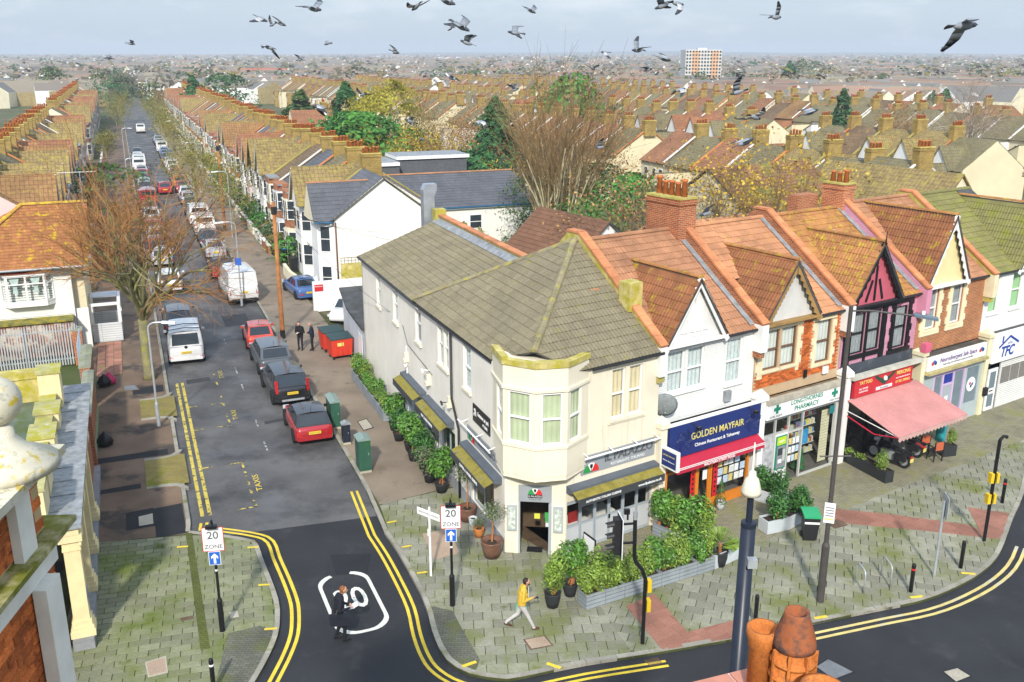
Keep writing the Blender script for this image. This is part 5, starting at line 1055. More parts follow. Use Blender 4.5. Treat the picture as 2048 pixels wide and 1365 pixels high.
for i in range(20):
    f0, f1 = i / 20, (i + .98) / 20; p, q = L(pA, pB, f0), L(pA, pB, f1); m_ = L(pA, pB, (f0 + f1) / 2)
    b.extr([p, q, (q[0], q[1], q[2] - .16), (m_[0], m_[1], m_[2] - .24), (p[0], p[1], p[2] - .16)], (0, .01, 0))
b.build('scalloped_valance', mat('pale_canvas', (.55, .34, .30), .8, .1), aw)
for p in (A0, A1):
    q = pA if p is A0 else pB; b = MB(); b.tube([(p[0] + .05, p[1], p[2] - .5), (q[0] + .05, q[1] + .05, q[2] - .03)], .02, 6); b.build('awning_arm', M_upvc, aw)
b = MB(); b.tube([(10.4, -2.7, 2.15), (10.5, -1.5, 1.9), (10.55, -.1, 2.25)], .03, 6); b.build('red_cord', M_redc, aw)
for x in (10.6, 12.1, 13.6, 15.0): bx(TS, 'post', M_black, x, x + .12, 0, .1, .1, 3.0)
for x0, x1 in ((10.72, 12.1), (12.22, 13.6), (13.72, 15.0)): pane(TS, x0, x1, .7, 2.95, .05); bx(TS, 'stall_riser', M_black, x0, x1, .02, .08, .1, .7)
# lilac / grey community shop
NS = shop_base('community_shop', 'grey and lilac community shop front with a white banner sign', 15.5, 20.7, fz=3.75, pm=mat('cream_pil', (.74, .68, .45), .8, .1), roofm=mat('rusty_felt', (.085, .08, .07), .9, .3, 1, moss=((.32, .13, .02), .6, .66, 1.4)))
bx(NS, 'pilaster_cap', mat('pink_cap', (.60, .12, .2), .7, .1), 15.42, 15.84, -.25, .0, 4.19, 4.6)
sg = bx(NS, 'shop_sign', M_upvc, 15.85, 20.45, -.2, -.06, 3.22, 3.85); bx(NS, 'cornice', mat('grimy_cornice', (.42, .36, .17), .8, .3, 3), 15.8, 20.5, -.36, -.05, 3.06, 3.2); M_pur = mat('purple_letter', (.12, .05, .2), .5, 0)
signtext(sg, M0, 'Neurodivergent Safe Space', 18.2, 3.6, 2.9, .3, M_pur, -.205, .003, 1.1, shear=.15); signtext(sg, M0, 'Supporting neurodivergent people and families', 18.2, 3.38, 2.4, .1, M_lg, -.204)
for x in (16.3, 20.05):
    for k, c in enumerate(((.6, .05, .05), (.05, .15, .5), (.03, .1, .2))): b = MB(); b.lathe([(.005, 0), (.1, .0), (.1, .01), (.005, .01)], 8, (x + (k - 1) * .11, -.212, 3.55 + (k % 2) * .06), ax=1); b.build('emblem', mat('emb%d' % k, c, .5, 0), sg)
M_sage = mat('sage_grey', (.40, .46, .46), .6, .05); M_lil = mat('lilac_paint', (.58, .44, .64), .6, .05)
b = MB(); wall(b, 15.82, 20.66, .1, 3.06, .08, [(15.95, 16.5, 1.6, 2.3), (16.75, 19.3, .12, 2.85), (19.45, 20.45, .9, 2.7)]); b.build('shop_wall', M_sage, NS)
for x in (16.75, 17.45, 18.3, 19.18): bx(NS, 'post', M_lil, x, x + .12, -.01, .07, .12, 2.85)
bx(NS, 'rail', M_lil, 16.87, 19.18, -.008, .068, 2.72, 2.85); bx(NS, 'rail', M_lil, 17.57, 18.3, -.006, .066, 2.15, 2.25); bx(NS, 'riser', M_lil, 18.42, 19.18, 0, .06, .12, .75); bx(NS, 'riser', M_lil, 16.87, 17.45, 0, .06, .12, .75)
M_frost = mat('frosted_glass', (.17, .22, .25), .25, .1, 2, spec=.5)
for x0, x1, z0, z1 in ((16.87, 17.45, .75, 2.72), (18.42, 19.18, .75, 2.72), (19.45, 20.45, .9, 2.7), (15.95, 16.5, 1.6, 2.3)): pane(NS, x0, x1, z0, z1, .04, M_frost)
bx(NS, 'fanlight', mat('blue_pane', (.03, .05, .3), .2, .3, 4), 17.57, 18.3, .03, .04, 2.25, 2.72); dr = bx(NS, 'door', mat('grey_door', (.36, .40, .42), .5, .05), 17.58, 18.29, .02, .06, .13, 2.14); bx(dr, 'notice', M_lw, 17.85, 18.1, .012, .019, 1.2, 1.6); bx(dr, 'handle', M_black, 18.2, 18.25, -.02, .019, 1.0, 1.15)
b = MB(); b.lathe([(.01, 0), (.36, 0), (.36, .01), (.01, .01)], 20, (19.95, .025, 1.8), ax=1); o = b.build('round_sticker', M_lw, NS)
for k, (dx, dz) in enumerate(((-.1, .05), (.1, .0), (0, -.1))): b = MB(); b.lathe([(.005, 0), (.08, 0), (.08, .006), (.005, .006)], 8, (19.95 + dx, .016, 1.8 + dz), ax=1); b.build('emblem', MATS['emb%d' % k], o)
# shuttered chicken shop
FS = shop_base('shuttered_shop', 'white shop with closed roller shutter and blue house logo sign', 20.7, 26.0, fz=3.9, pm=mat('cream_pil2', (.74, .68, .45), .8, .1))
sg = bx(FS, 'shop_sign', M_upvc, 21.05, 25.9, -.24, -.04, 2.66, 4.1); M_blue = mat('logo_blue', (.02, .06, .32), .5, 0)
signtext(sg, M0, 'TFC', 22.3, 3.12, 1.15, .6, M_blue, -.245, .02, 1.1, shear=.2); signtext(sg, M0, 'LITTLE', 22.4, 3.52, .4, .12, M_blue, -.245)
b = MB(); b.extr([(21.45 + x, -.242, 3.45 + z) for x, z in ((0, 0), (.9, .48), (1.75, .05), (1.7, -.05), (.9, .36), (.03, -.1))], (0, -.006, 0)); b.box(21.68, -.248, 3.62, 21.8, -.242, 3.95); b.build('roof_emblem', M_blue, sg)
b = MB()
for k in range(24): b.extr([(22.3, .0, .12 + k * .102), (22.3, -.02, .16 + k * .102), (22.3, .0, .215 + k * .102)], (3.6, 0, 0))
b.build('roller_shutter', mat('shutter_metal', (.66, .66, .62), .5, .08, 1), FS); bx(FS, 'shutter_back', M_alu, 22.3, 25.9, .002, .05, .1, 2.6)
for k in range(4): bx(FS, 'perforated_panel', mat('perforated', (.20, .19, .17), .6, .5, 30), 22.45 + k * .82, 23.2 + k * .82, -.03, -.022, 1.35, 2.2)
dr = bx(FS, 'door', M_upvc, 21.35, 22.15, .0, .06, .12, 2.25); pane(dr, 21.5, 22.0, 1.25, 2.1, -.004, M_frost); pane(dr, 21.5, 22.0, .3, .95, -.004, M_frost); bx(dr, 'letter_box', M_black, 21.6, 21.9, -.012, -.002, 1.08, 1.14)
bx(FS, 'post_box', M_blackp, 20.78, 21.02, -.28, -.125, 1.1, 1.5)
# ------------------------------------------------------------------ terraces along the side street and behind
ORD = ['first', 'second', 'third', 'fourth', 'fifth', 'sixth', 'seventh', 'eighth', 'ninth', 'tenth', 'eleventh', 'twelfth', 'thirteenth', 'fourteenth', 'fifteenth', 'sixteenth', 'seventeenth', 'eighteenth', 'nineteenth', 'twentieth']
W_white = mat('terrace_white', (.80, .79, .76), .8, .08, .5, streak=((.5, .48, .42), .3)); W_cream = mat('terrace_cream', (.76, .69, .50), .8, .08, .5, streak=((.45, .4, .3), .3)); W_pink = mat('terrace_pink', (.70, .52, .48), .8, .08, .5)
W_grey = mat('terrace_grey', (.55, .57, .60), .8, .08, .5); W_buff = mat('terrace_buff', (.68, .60, .40), .8, .08, .5); W_brick = mat('terrace_brick', (.42, .14, .05), .85, .2, .6, pat=('brick', .225, .075, (.40, .30, .2), (.28, .08, .03)))
M_door = [mat('door_%d' % i, c, .5, .05) for i, c in enumerate(((.05, .12, .2), (.3, .04, .03), (.03, .1, .05), (.5, .5, .5), (.02, .02, .025)))]
M_orcop = mat('orange_verge', (.55, .20, .06), .8, .2, 1); M_whcop = mat('white_verge', (.70, .68, .62), .8, .15, 1); M_brcop = mat('mossy_verge', (.36, .30, .08), .85, .25, 1)
HW = 5.3
def slope(mb, a, b, c, d, th=.09):
    """tiled slope: a,b eave; c,d ridge"""
    a, b, c, d = map(Vector, (a, b, c, d)); n = (b - a).cross(d - a).normalized(); mb.extr([a, b, c, d], n * -th)
def bay_windows(H_, x0, x1, yb, yf, z0, z1, fm, near):
    pts = [(x0, yb), (x0 + .55, yf), (x1 - .55, yf), (x1, yb)]
    for i in range(3):
        a, c = Vector((*pts[i], 0)), Vector((*pts[i + 1], 0)); d = c - a; L_ = d.length; Mw = wallm(a, math.atan2(d.y, d.x)); n = 2 if i == 1 else 1
        for k in range(n):
            g0, g1 = L_ * k / n + .12, L_ * (k + 1) / n - .12
            f = MB(); y = -.012
            f.box(g0, y - .03, z0, g1, y, z1); xf(f, Mw); o = f.build('window', fm, H_)
            f = MB(); zm = (z0 + z1) / 2
            f.box(g0 + .07, y - .036, z0 + .07, g1 - .07, y - .031, zm - .03).box(g0 + .07, y - .036, zm + .03, g1 - .07, y - .031, z1 - .07); xf(f, Mw); f.build('pane', M_pane, o)
def flat_window(H_, x0, x1, y, z0, z1, fm, out=-1):
    f = MB(); f.box(x0, min(y, y + out * .04), z0, x1, max(y, y + out * .04), z1); o = f.build('window', fm, H_); zm = (z0 + z1) / 2; q = y + out * .041; q2 = y + out * .047
    f = MB(); f.box(x0 + .07, min(q, q2), z0 + .07, x1 - .07, max(q, q2), zm - .03).box(x0 + .07, min(q, q2), zm + .03, x1 - .07, max(q, q2), z1 - .07); f.build('pane', M_pane, o)
def street_house(wm, rm, gm_, dm, cop, gface=None, round_bay=False, brickbands=False, gabled=True):
    H_ = thing('terrace_house', 'terrace house', 'house')
    b = MB(); b.box(.0, 0, 0, HW, 8.6, 5.7); b.extr([(0, 0, 5.7), (0, 4.3, 8.5), (0, 8.6, 5.7)], (HW, 0, 0)); b.build('wall', wm, H_)
    gx0, gx1, gy, gzb, gza = (.15, 4.1, -.95, 5.75, 8.4) if gabled else (.15, 3.55, -.95, 5.75, 8.15); gxm = (gx0 + gx1) / 2; sl_ = 2.8 / 4.3; yb = (gza - 5.7) / sl_
    b = MB(); slope(b, (.0, -.35, 5.52), (HW, -.35, 5.52), (HW, 4.3, 8.56), (.0, 4.3, 8.56)); b.build('roof', rm, H_)
    b = MB(); slope(b, (HW, 8.9, 5.52), (0, 8.9, 5.52), (0, 4.3, 8.56), (HW, 4.3, 8.56)); b.build('rear_roof', rm, H_)
    if not gabled: BX('bay_top', M_lead, H_, gx0 + .3, gy + .05, gzb, gx1 - .3, .1, gzb + .12)
    if gabled:
     b = MB(); slope(b, (gx0 - .15, yb + .1, gzb - .12), (gx0 - .15, gy - .25, gzb - .12), (gxm, gy - .25, gza + .06), (gxm, yb + .1, gza + .06)); b.build('gable_roof', gm_, H_)
     b = MB(); slope(b, (gx1 + .15, gy - .25, gzb - .12), (gx1 + .15, yb + .1, gzb - .12), (gxm, yb + .1, gza + .06), (gxm, gy - .25, gza + .06)); b.build('gable_roof', gm_, H_)
     b = MB(); b.extr([(gx0, gy + .05, gzb - .2), (gx1, gy + .05, gzb - .2), (gxm, gy + .05, gza - .05)], (0, 1.0, 0)); b.build('gable_face', gface or wm, H_)
     barge(H_, gxm, (gx1 - gx0) / 2 + .14, gzb - .22, gza + .02, W_white if gface is not M_black else M_black, False, gy - .24, .16)
    b = MB()
    if round_bay: pts = [(gxm + 1.6 * math.cos(t), .1 + 1.15 * -math.sin(t)) for t in [math.pi - math.pi * k / 8 for k in range(9)]]; b.prism([(x, y) for x, y in pts], 0, 5.8)
    else: b.prism([(gx0 + .1, .2), (gx0 + .1, .0), (gx0 + .65, gy + .08), (gx1 - .65, gy + .08), (gx1 - .1, 0), (gx1 - .1, .2)], 0, gzb - .05)
    b.build('bay', wm, H_)
    if round_bay or brickbands:
        for z in (2.9, 5.3):
            b = MB(); e = 1.03 if round_bay else 1
            if round_bay: b.prism([(gxm + (x - gxm) * 1.02, y - .02) for x, y in pts], z, z + .6)
            else: b.prism([(gx0 + .08, .15), (gx0 + .08, -.03), (gx0 + .63, gy + .04), (gx1 - .63, gy + .04), (gx1 - .08, -.03), (gx1 - .08, .15)], z, z + .45)
            b.build('brick_band', W_brick, H_)
    for z0, z1 in ((.9, 2.6), (3.6, 5.2)): bay_windows(H_, gx0 + .1, gx1 - .1, 0 if not round_bay else -.25, gy + .06 if not round_bay else -1.06, z0, z1, M_upvc, True)
    flat_window(H_, 4.25, 4.95, 0, 3.5, 5.2, M_upvc)
    dr = BX('door', M_upvc, H_, 3.9, -.06, .1, 4.9, -.002, 2.6); BX('door_leaf', dm, dr, 4.0, -.09, .1, 4.8, -.062, 2.1)
    BX('porch', M_whcop, H_, 3.75, -.5, 2.65, 5.05, -.002, 2.8)
    b = MB(); coping(b, (HW, -.4, 5.62), (HW, 4.3, 8.72), .26, .1, 50); coping(b, (HW, 4.3, 8.72), (HW, 8.9, 5.65), .26, .1, 50); b.build('party_coping', cop, H_)
    chimney(H_, HW, 4.5, 7.8, 9.6, .75, 1.5, 5, None, None, 1, .42)
    flat_window(H_, 1.0, 1.9, 8.6, 3.6, 5.0, M_upvc, 1); flat_window(H_, 3.3, 4.2, 8.6, 3.6, 5.0, M_upvc, 1)
    return H_
combos = [(W_white, F_roofs[3], F_roofs[3], M_door[0], M_brcop, None, False, False), (W_cream, F_roofs[1], F_roofs[0], M_door[1], M_orcop, None, True, False), (W_white, F_roofs[1], F_roofs[3], M_door[2], M_orcop, M_black, False, False),
          (W_buff, F_roofs[4], F_roofs[1], M_door[3], M_whcop, W_white, False, True), (W_white, F_roofs[2], F_roofs[2], M_door[4], M_whcop, None, False, False), (W_pink, F_roofs[0], F_roofs[0], M_door[0], M_orcop, W_white, False, False), (W_grey, F_slate, F_roofs[3], M_door[1], M_orcop, None, True, False)]
protos = [street_house(*c, gabled=i in (0, 2, 4, 5)) for i, c in enumerate(combos)]
for p in protos: KIDS[p.name] = list(p.children); 
for p in protos:
    for c in p.children: KIDS[c.name] = list(c.children)
used = set()
def put(i, loc, rz, label, group, sc_=None):
    p = protos[i]
    if i not in used: used.add(i); o = p; o.location = loc; o.rotation_euler = (0, 0, rz); o['label'] = label; o['group'] = group
    else: o = dup(p, loc, rz, label, group)
    if sc_: o.scale = sc_
    return o
rz_ = random.Random(5)
seqB = [0, 1, 6, 3, 0, 2, 5, 4]
rowB, rowA = 'right-hand terrace houses along the side street', 'left-hand terrace houses along the side street'
k = 0; s_ = 41.2
while s_ < 262:
    i = seqB[k] if k < len(seqB) else rz_.choice([1, 3, 6, 1, 3, 4, 0, 5])
    lab = ('%s house beyond the white gabled house on the right side of the street' % ORD[k]) if k < 20 else 'terrace house number %d beyond the white gabled house on the right side' % (k + 1)
    put(i, ST.w(5.5, s_ + HW), ST.a - math.pi / 2, lab, rowB if k < 20 else 'far right-hand terrace houses', (1, 1, rz_.uniform(.98, 1.02))); s_ += HW; k += 1
k = 0; s_ = 43.5
while s_ < 262:
    if 128 < s_ < 140: s_ += HW; continue
    i = [5, 0, 0, 1, 0, 5, 4][k] if k < 7 else rz_.choice([0, 5, 1, 3, 3, 4, 1])
    lab = ('%s house beyond the weatherboarded house on the left side of the street' % ORD[k]) if k < 20 else 'terrace house number %d beyond the weatherboarded house on the left side' % (k + 1)
    put(i, ST.w(-13.6, s_), ST.a + math.pi / 2, lab, rowA if k < 20 else 'far left-hand terrace houses', (1, 1, rz_.uniform(.98, 1.02))); s_ += HW; k += 1
# plainer houses of the streets behind (seen from their backs)
def back_house(wm, rm, cop, dormer, out=True):
    H_ = thing('terrace_house', 'terrace house', 'house')
    b = MB(); b.box(0, 0, 0, HW, 8.4, 5.7); b.extr([(0, 0, 5.7), (0, 4.2, 8.5), (0, 8.4, 5.7)], (HW, 0, 0)); b.build('wall', wm, H_)
    b = MB(); slope(b, (0, -.3, 5.54), (HW, -.3, 5.54), (HW, 4.2, 8.56), (0, 4.2, 8.56)); b.build('roof', rm, H_)
    b = MB(); slope(b, (HW, 8.7, 5.54), (0, 8.7, 5.54), (0, 4.2, 8.56), (HW, 4.2, 8.56)); b.build('front_roof', rm, H_)
    b = MB(); coping(b, (HW, -.35, 5.62), (HW, 4.2, 8.7), .26, .1, 50); coping(b, (HW, 4.2, 8.7), (HW, 8.7, 5.62), .26, .1, 50); b.build('party_coping', cop, H_)
    chimney(H_, HW, 4.3, 7.8, 9.7, .75, 1.5, 4, None, None, 1, .45)
    for x in (.8, 2.6, 4.0): flat_window(H_, x, x + .75, 0, 3.3, 4.9, M_upvc)
    if out:
        b = MB(); b.box(3.1, -4.2, 0, HW - .15, -.002, 4.3); b.extr([(3.1, -4.2, 4.3), (HW - .15, -4.2, 4.3), (HW - .15, -4.2, 5.3)], (0, 4.2, 0)); b.build('rear_wing', wm, H_)
        b = MB(); slope(b, (3.0, -.02, 4.26), (3.0, -4.35, 4.26), (HW - .1, -4.35, 5.42), (HW - .1, -.02, 5.42)); b.build('rear_wing_roof', rm, H_); flat_window(H_, 3.7, 4.4, -4.2, 2.6, 3.8, M_upvc)
    if dormer:
        b = MB(); slope(b, (1.0, 9.4, 5.6), (1.0, 4.9, 5.6), (2.5, 4.9, 8.0), (2.5, 9.4, 8.0)); b.build('front_gable_roof', rm, H_); b = MB(); slope(b, (4.0, 4.9, 5.6), (4.0, 9.4, 5.6), (2.5, 9.4, 8.0), (2.5, 4.9, 8.0)); b.build('front_gable_roof', rm, H_)
        b = MB(); b.extr([(1.15, 9.25, 5.5), (3.85, 9.25, 5.5), (2.5, 9.25, 7.85)], (0, -.5, 0)); b.build('front_gable', W_white, H_)
    return H_
bc = [(W_white, F_roofs[1], M_whcop, True), (M_ybrick, F_roofs[4], M_orcop, True), (W_white, F_roofs[3], M_brcop, True, False), (W_buff, F_roofs[1], M_orcop, True), (W_cream, F_roofs[2], M_whcop, True, False), (W_brick, F_roofs[0], M_whcop, True)]
bp = [back_house(*c) for c in bc]
for p in bp:
    KIDS[p.name] = list(p.children)
    for c in p.children: KIDS[c.name] = list(c.children)
n0 = len(protos); protos += bp
def row(t, rz, s0, s1, lab, grp, maxlab=14):
    k = 0; s_ = s0; vis = 0
    while s_ < s1:
        p = ST.w(t, s_, 8); u, v = campx(p)
        if p.y > 20 and -60 < u < 2110:
            l_ = ('%s house along the %s' % (ORD[vis], lab)) if vis < maxlab else 'house number %d along the %s' % (vis + 1, lab)
            gap = rz_.random() < .06
            if not gap: put(n0 + rz_.choice([0, 1, 2, 3, 3, 4, 5, 0]), ST.w(t, s_, rz_.uniform(-.25, .1)), rz, l_, grp if vis < maxlab else grp + ' further off', (1, 1, rz_.uniform(.97, 1.04))); vis += 1
        s_ += HW + (6 if rz_.random() < .05 else 0)
rB, rF = ST.a - math.pi / 2, ST.a + math.pi / 2      # backs / fronts towards the side street
row(46.6, rB, 32, 330, 'first terrace behind the shops, backs facing us', 'houses of the first terrace behind')
row(80, rF, 26, 330, 'second terrace behind the shops, white gables facing us', 'houses of the second terrace behind')
row(107.5, rB, 30, 330, 'third terrace behind the shops', 'houses of the third terrace behind', 8)
row(141, rF, 30, 330, 'fourth terrace behind the shops', 'houses of the fourth terrace behind', 8)
row(-54, rF, 60, 330, 'terrace behind the left-hand houses', 'houses of the terrace behind the left row', 8)
row(-76, rB, 90, 330, 'outer left terrace', 'houses of the outer left terrace', 6)
# --- white gabled house at the head of the right-hand terrace
WH = thing('gabled_house', 'white end-of-terrace house with a big blank gable wall and dark grey roofs', 'house', ST.w(0, 0), ST.a)
W_flank = mat('bright_white_render', (.82, .80, .73), .8, .04, .4, streak=((.6, .56, .48), .18))
b = MB(); b.extr([(5.7, 35, 0), (13.05, 35, 0), (13.05, 35, 5.6), (9.35, 35, 8.35), (5.7, 35, 5.75)], (0, 6.0, 0)); b.build('gable_wall', W_flank, WH)
TS_ = Tiles(WH, ST, T_slate)
tri(TS_, [(5.4, 41.2, 5.62), (5.4, 34.8, 5.62), (9.35, 34.8, 8.5), (9.35, 41.2, 8.5)]); tri(TS_, [(13.3, 34.8, 5.5), (13.3, 41.2, 5.5), (9.35, 41.2, 8.5), (9.35, 34.8, 8.5)])
# front gable over the bay (roof facing us)
tri(TS_, [(4.25, 35.1, 5.55), (8.0, 35.1, 5.55), (8.6, 37.1, 8.05), (4.25, 37.1, 8.05)])
# rear wing
tri(TS_, [(9.7, 41.6, 5.0), (24.4, 41.6, 5.0), (23.3, 45.4, 7.3), (10.6, 45.4, 7.3)])
TS_.finish(300)
b = MB(); b.extr([(4.25, 35.2, 5.5), (4.25, 39.0, 5.5), (4.25, 37.1, 8.0)], (.2, 0, 0)); b.build('front_gable', W_cream, WH); b = MB(); b.prism([(5.7, 35.25), (4.6, 35.9), (4.6, 38.2), (5.7, 38.9)], 0, 5.5); b.build('bay', W_white, WH)
BX('rear_wing', W_flank, WH, 9.8, 41.8, 0, 24.3, 46, 5.0); b = MB(); ridge(b, (4.2, 37.1, 8.12), (8.7, 37.1, 8.12), .11); b.build('ridge_tiles', T_red, WH); b = MB(); ridge(b, (10.5, 45.4, 7.38), (23.4, 45.4, 7.38), .11); b.build('ridge_tiles', T_red, WH)
b = MB(); b.tube([(9.7, 41.5, 4.95), (24.4, 41.5, 4.95)], .06, 6); b.build('gutter', mat('blue_gutter', (.02, .12, .25), .4, 0), WH); b = MB(); b.tube([(4.3, 35.0, 5.5), (5.6, 34.9, 5.5)], .06, 6); b.build('gutter', MATS['blue_gutter'], WH)
pipe(WH, [(5.75, 34.93, 5.5), (5.75, 34.93, .2)], .05, mat('brown_pipe', (.12, .04, .02), .5, .1))
b = MB(); coping(b, (5.6, 34.9, 5.72), (9.35, 34.9, 8.46), .2, .05, 50); coping(b, (9.35, 34.9, 8.46), (13.2, 34.9, 5.6), .2, .05, 50); b.build('verge', W_cream, WH)
Mfl = wallm((0, 35), 0)
for x0, x1, z0, z1 in ((4.75, 5.45, .6, 2.3), (4.75, 5.45, 3.3, 5.2)): f = MB(); Mw = wallm((4.6, 35.9), math.atan2(-.65, 1.1)); f.box(.2, -.05, z0, 1.0, -.01, z1); xf(f, Mw); o = f.build('window', M_upvc, WH); f = MB(); zm = (z0 + z1) / 2; f.box(.27, -.06, z0 + .07, .93, -.051, zm - .03).box(.27, -.06, zm + .03, .93, -.051, z1 - .07); xf(f, Mw); f.build('pane', M_pane, o)
for x in (14.5, 18.2): flat_window(WH, x, x + 1.1, 41.8, 3.1, 4.3, M_upvc)
SD2 = thing('satellite_dish', 'small grey satellite dish on the blank white gable wall', 'satellite dish', ST.w(6.7, 34.7, 2.2), ST.a); dish(SD2, .33, M_lead)
def cable(a, c, sag, r=.012, label='thin black overhead cable', n=10, ext=None):
    b = MB(); a, c = Vector(a), Vector(c); b.tube([a.lerp(c, i / n) - Vector((0, 0, sag * 4 * (i / n) * (1 - i / n))) for i in range(n + 1)], r, 4); o = b.build('overhead_cable', M_gutter); return tag(o, label, 'cable')
# grey dormer extension and flat roof box behind
DX = thing('dormer_extension', 'grey hung loft extension with white fascia behind the white gabled house', 'extension', ST.w(0, 0), ST.a)
M_hung = mat('grey_hung_tile', (.13, .135, .145), .8, .08, .6, pat=('brick', .25, .12, (.05, .05, .055), (.11, .115, .125)))
BX('wall', M_hung, DX, 11.0, 53.5, 0, 15.6, 58.5, 7.2); BX('wall', M_hung, DX, 15.62, 54.6, 0, 22.5, 58.5, 7.6)
BX('fascia', M_upvc, DX, 10.8, 53.3, 7.2, 15.6, 58.6, 7.5); BX('fascia', M_upvc, DX, 15.61, 54.4, 7.6, 22.7, 58.6, 7.9)
BX('roof', M_lead, DX, 10.85, 53.35, 7.502, 15.6, 58.5, 7.53); BX('roof', M_lead, DX, 15.62, 54.45, 7.902, 22.6, 58.5, 7.93)
BX('annexe_wall', W_white, DX, 22.6, 54.8, 0, 29.5, 60.5, 5.0); b = MB(); slope(b, (22.4, 54.6, 5.0), (29.8, 54.6, 5.0), (28.2, 58.8, 6.9), (22.4, 58.8, 6.9)); b.build('annexe_roof', F_slate, DX)
# --- outbuildings between the shops and the gardens: (x0,x1,y0,y1 street coordinates, eave, ridge, roof, wall)
def outbuilding(label, x0, x1, y0, y1, e, rdg, rm, wm, axis='x', tiled=None, win=0, fr=ST):
    H_ = thing('outbuilding', label, 'outbuilding', fr.o, fr.a, 'outbuildings behind the shops')
    b = MB(); b.box(x0, y0, 0, x1, y1, e)
    ym, xm = (y0 + y1) / 2, (x0 + x1) / 2
    if axis == 'x': b.extr([(x0, y0, e), (x0, ym, rdg), (x0, y1, e)], (x1 - x0, 0, 0)); P_ = [[(x0 - .2, y0 - .25, e - .1), (x1 + .2, y0 - .25, e - .1), (x1 + .2, ym, rdg + .08), (x0 - .2, ym, rdg + .08)], [(x1 + .2, y1 + .25, e - .1), (x0 - .2, y1 + .25, e - .1), (x0 - .2, ym, rdg + .08), (x1 + .2, ym, rdg + .08)]]
    else: b.extr([(x0, y0, e), (x1, y0, e), (xm, y0, rdg)], (0, y1 - y0, 0)); P_ = [[(x0 - .25, y1 + .2, e - .1), (x0 - .25, y0 - .2, e - .1), (xm, y0 - .2, rdg + .08), (xm, y1 + .2, rdg + .08)], [(x1 + .25, y0 - .2, e - .1), (x1 + .25, y1 + .2, e - .1), (xm, y1 + .2, rdg + .08), (xm, y0 - .2, rdg + .08)]]
    b.build('wall', wm, H_)
    if tiled:
        T = Tiles(H_, fr, tiled)
        for p in P_: tri(T, p)
        T.finish(150)
    else:
        for p in P_: b = MB(); slope(b, *p); b.build('roof', rm, H_)
    for i in range(win): flat_window(H_, x0 + (x1 - x0) * (i + .35) / max(1, win), x0 + (x1 - x0) * (i + .35) / max(1, win) + .9, y0, e - 1.7, e - .5, M_upvc)
    return H_
T_pinkb = mat('pinkish_brown_tile', (.27, .14, .085), .9, .2, .8, island=.2, fine=.15, fscale=14, moss=((.35, .24, .15), .6, .75, 4))
T_choc = mat('chocolate_tile', (.17, .085, .05), .85, .15, .8, island=.1, fine=.12, fscale=14, moss=((.26, .2, .05), .62, .75, 3))
outbuilding('low outbuilding with weathered pinkish brown tiles behind the restaurant parapet', .6, 5.4, 10.2, 17.2, 4.3, 6.6, None, M_white, 'y', T_pinkb, fr=TF)
outbuilding('white outbuilding with a chocolate brown tiled roof behind the chimney stack', 11.2, 17.2, 20.5, 27.5, 4.6, 7.2, None, M_white, 'y', T_choc, 1, fr=TF)
outbuilding('white outbuilding with a long pale orange tiled roof behind the lichened roof', 15.8, 27.0, 15.5, 22.0, 4.6, 7.0, None, M_white, 'x', T_redl, fr=TF)
outbuilding('small lean-to with bright orange tiles and rooflights beside the green shrub', 6.2, 9.4, 15.5, 22.5, 3.4, 4.6, None, mat('pale_blue_render', (.50, .62, .68), .8, .1), 'y', T_red, fr=TF)
outbuilding('small white outbuilding with a bright green mossy roof in the gardens', 11.0, 15.5, 30.0, 35.0, 2.9, 4.0, None, M_white, 'x', mat('green_moss_tile', (.13, .17, .025), .95, .3, 1.5, island=.12, fine=.2, fscale=12), fr=TF)
BR = outbuilding('house with a big brown mottled roof and olive patch behind the orange roofs', 26.5, 36.5, 19.0, 30.0, 5.6, 9.2, None, W_cream, 'x', mat('mottled_brown_tile', (.22, .12, .06), .88, .2, .5, island=.1, fine=.12, fscale=14, moss=((.21, .19, .055), .48, .56, .28)), fr=TF)
CG = outbuilding('cream gabled house with a small arched brick-trimmed window in its gable', 36.8, 43, 14.0, 25.0, 6.0, 9.0, F_roofs[3], W_cream, 'y', None, fr=TF)
o = BX('window_surround', W_brick, CG, 39.2, 13.93, 6.2, 40.6, 13.995, 7.6); BX('window', M_pane, CG, 39.55, 13.89, 6.4, 40.25, 13.925, 7.4)
# ------------------------------------------------------------------ left side: weatherboarded house, yard, ornate corner building
LH = thing('weatherboarded_house', 'white weatherboarded house with lichened brown tiles and a white bay window', 'house', ST.o, ST.a)
M_wb = mat('weatherboard', (.74, .74, .68), .7, .06, 1, streak=((.5, .5, .42), .2))
b = MB(); b.box(-20, 28.06, 0, -11.25, 36, 5.3); b.box(-11.25, 28.6, 0, -10.6, 36, 5.3, 1); b.build('wall', [M_wb, W_buff], LH)
for k in range(21):
    z = 2.3 + k * .145; b = MB(); b.extr([(-20, 28.06, z), (-20, 28.02, z), (-20, 28.045, z + .14), (-20, 28.06, z + .14)], (8.74, 0, 0)); b.build('weatherboard', M_wb, LH)
T = Tiles(LH, ST, T_plain, .2, .235, prof=[(0, 0), (.04, .012), (.16, .012), (.2, 0), (.285, .0), (.3, -.01)])
tri(T, [(-20.5, 27.35, 5.22), (-10.2, 27.35, 5.22), (-10.0, 31.2, 8.3), (-13.6, 31.2, 8.3), (-20.5, 27.36, 5.23)][:4])
tri(T, [(-10.2, 35.0, 5.22), (-13.6, 35.0, 5.22), (-13.6, 31.2, 8.3), (-10.0, 31.2, 8.3)])
T.finish(300)
b = MB(); slope(b, (-17.0, 35, 5.2), (-17.0, 27.35, 5.2), (-13.6, 31.2, 8.34), (-13.6, 31.25, 8.34)); b.build('hip_slope', F_roofs[1], LH)
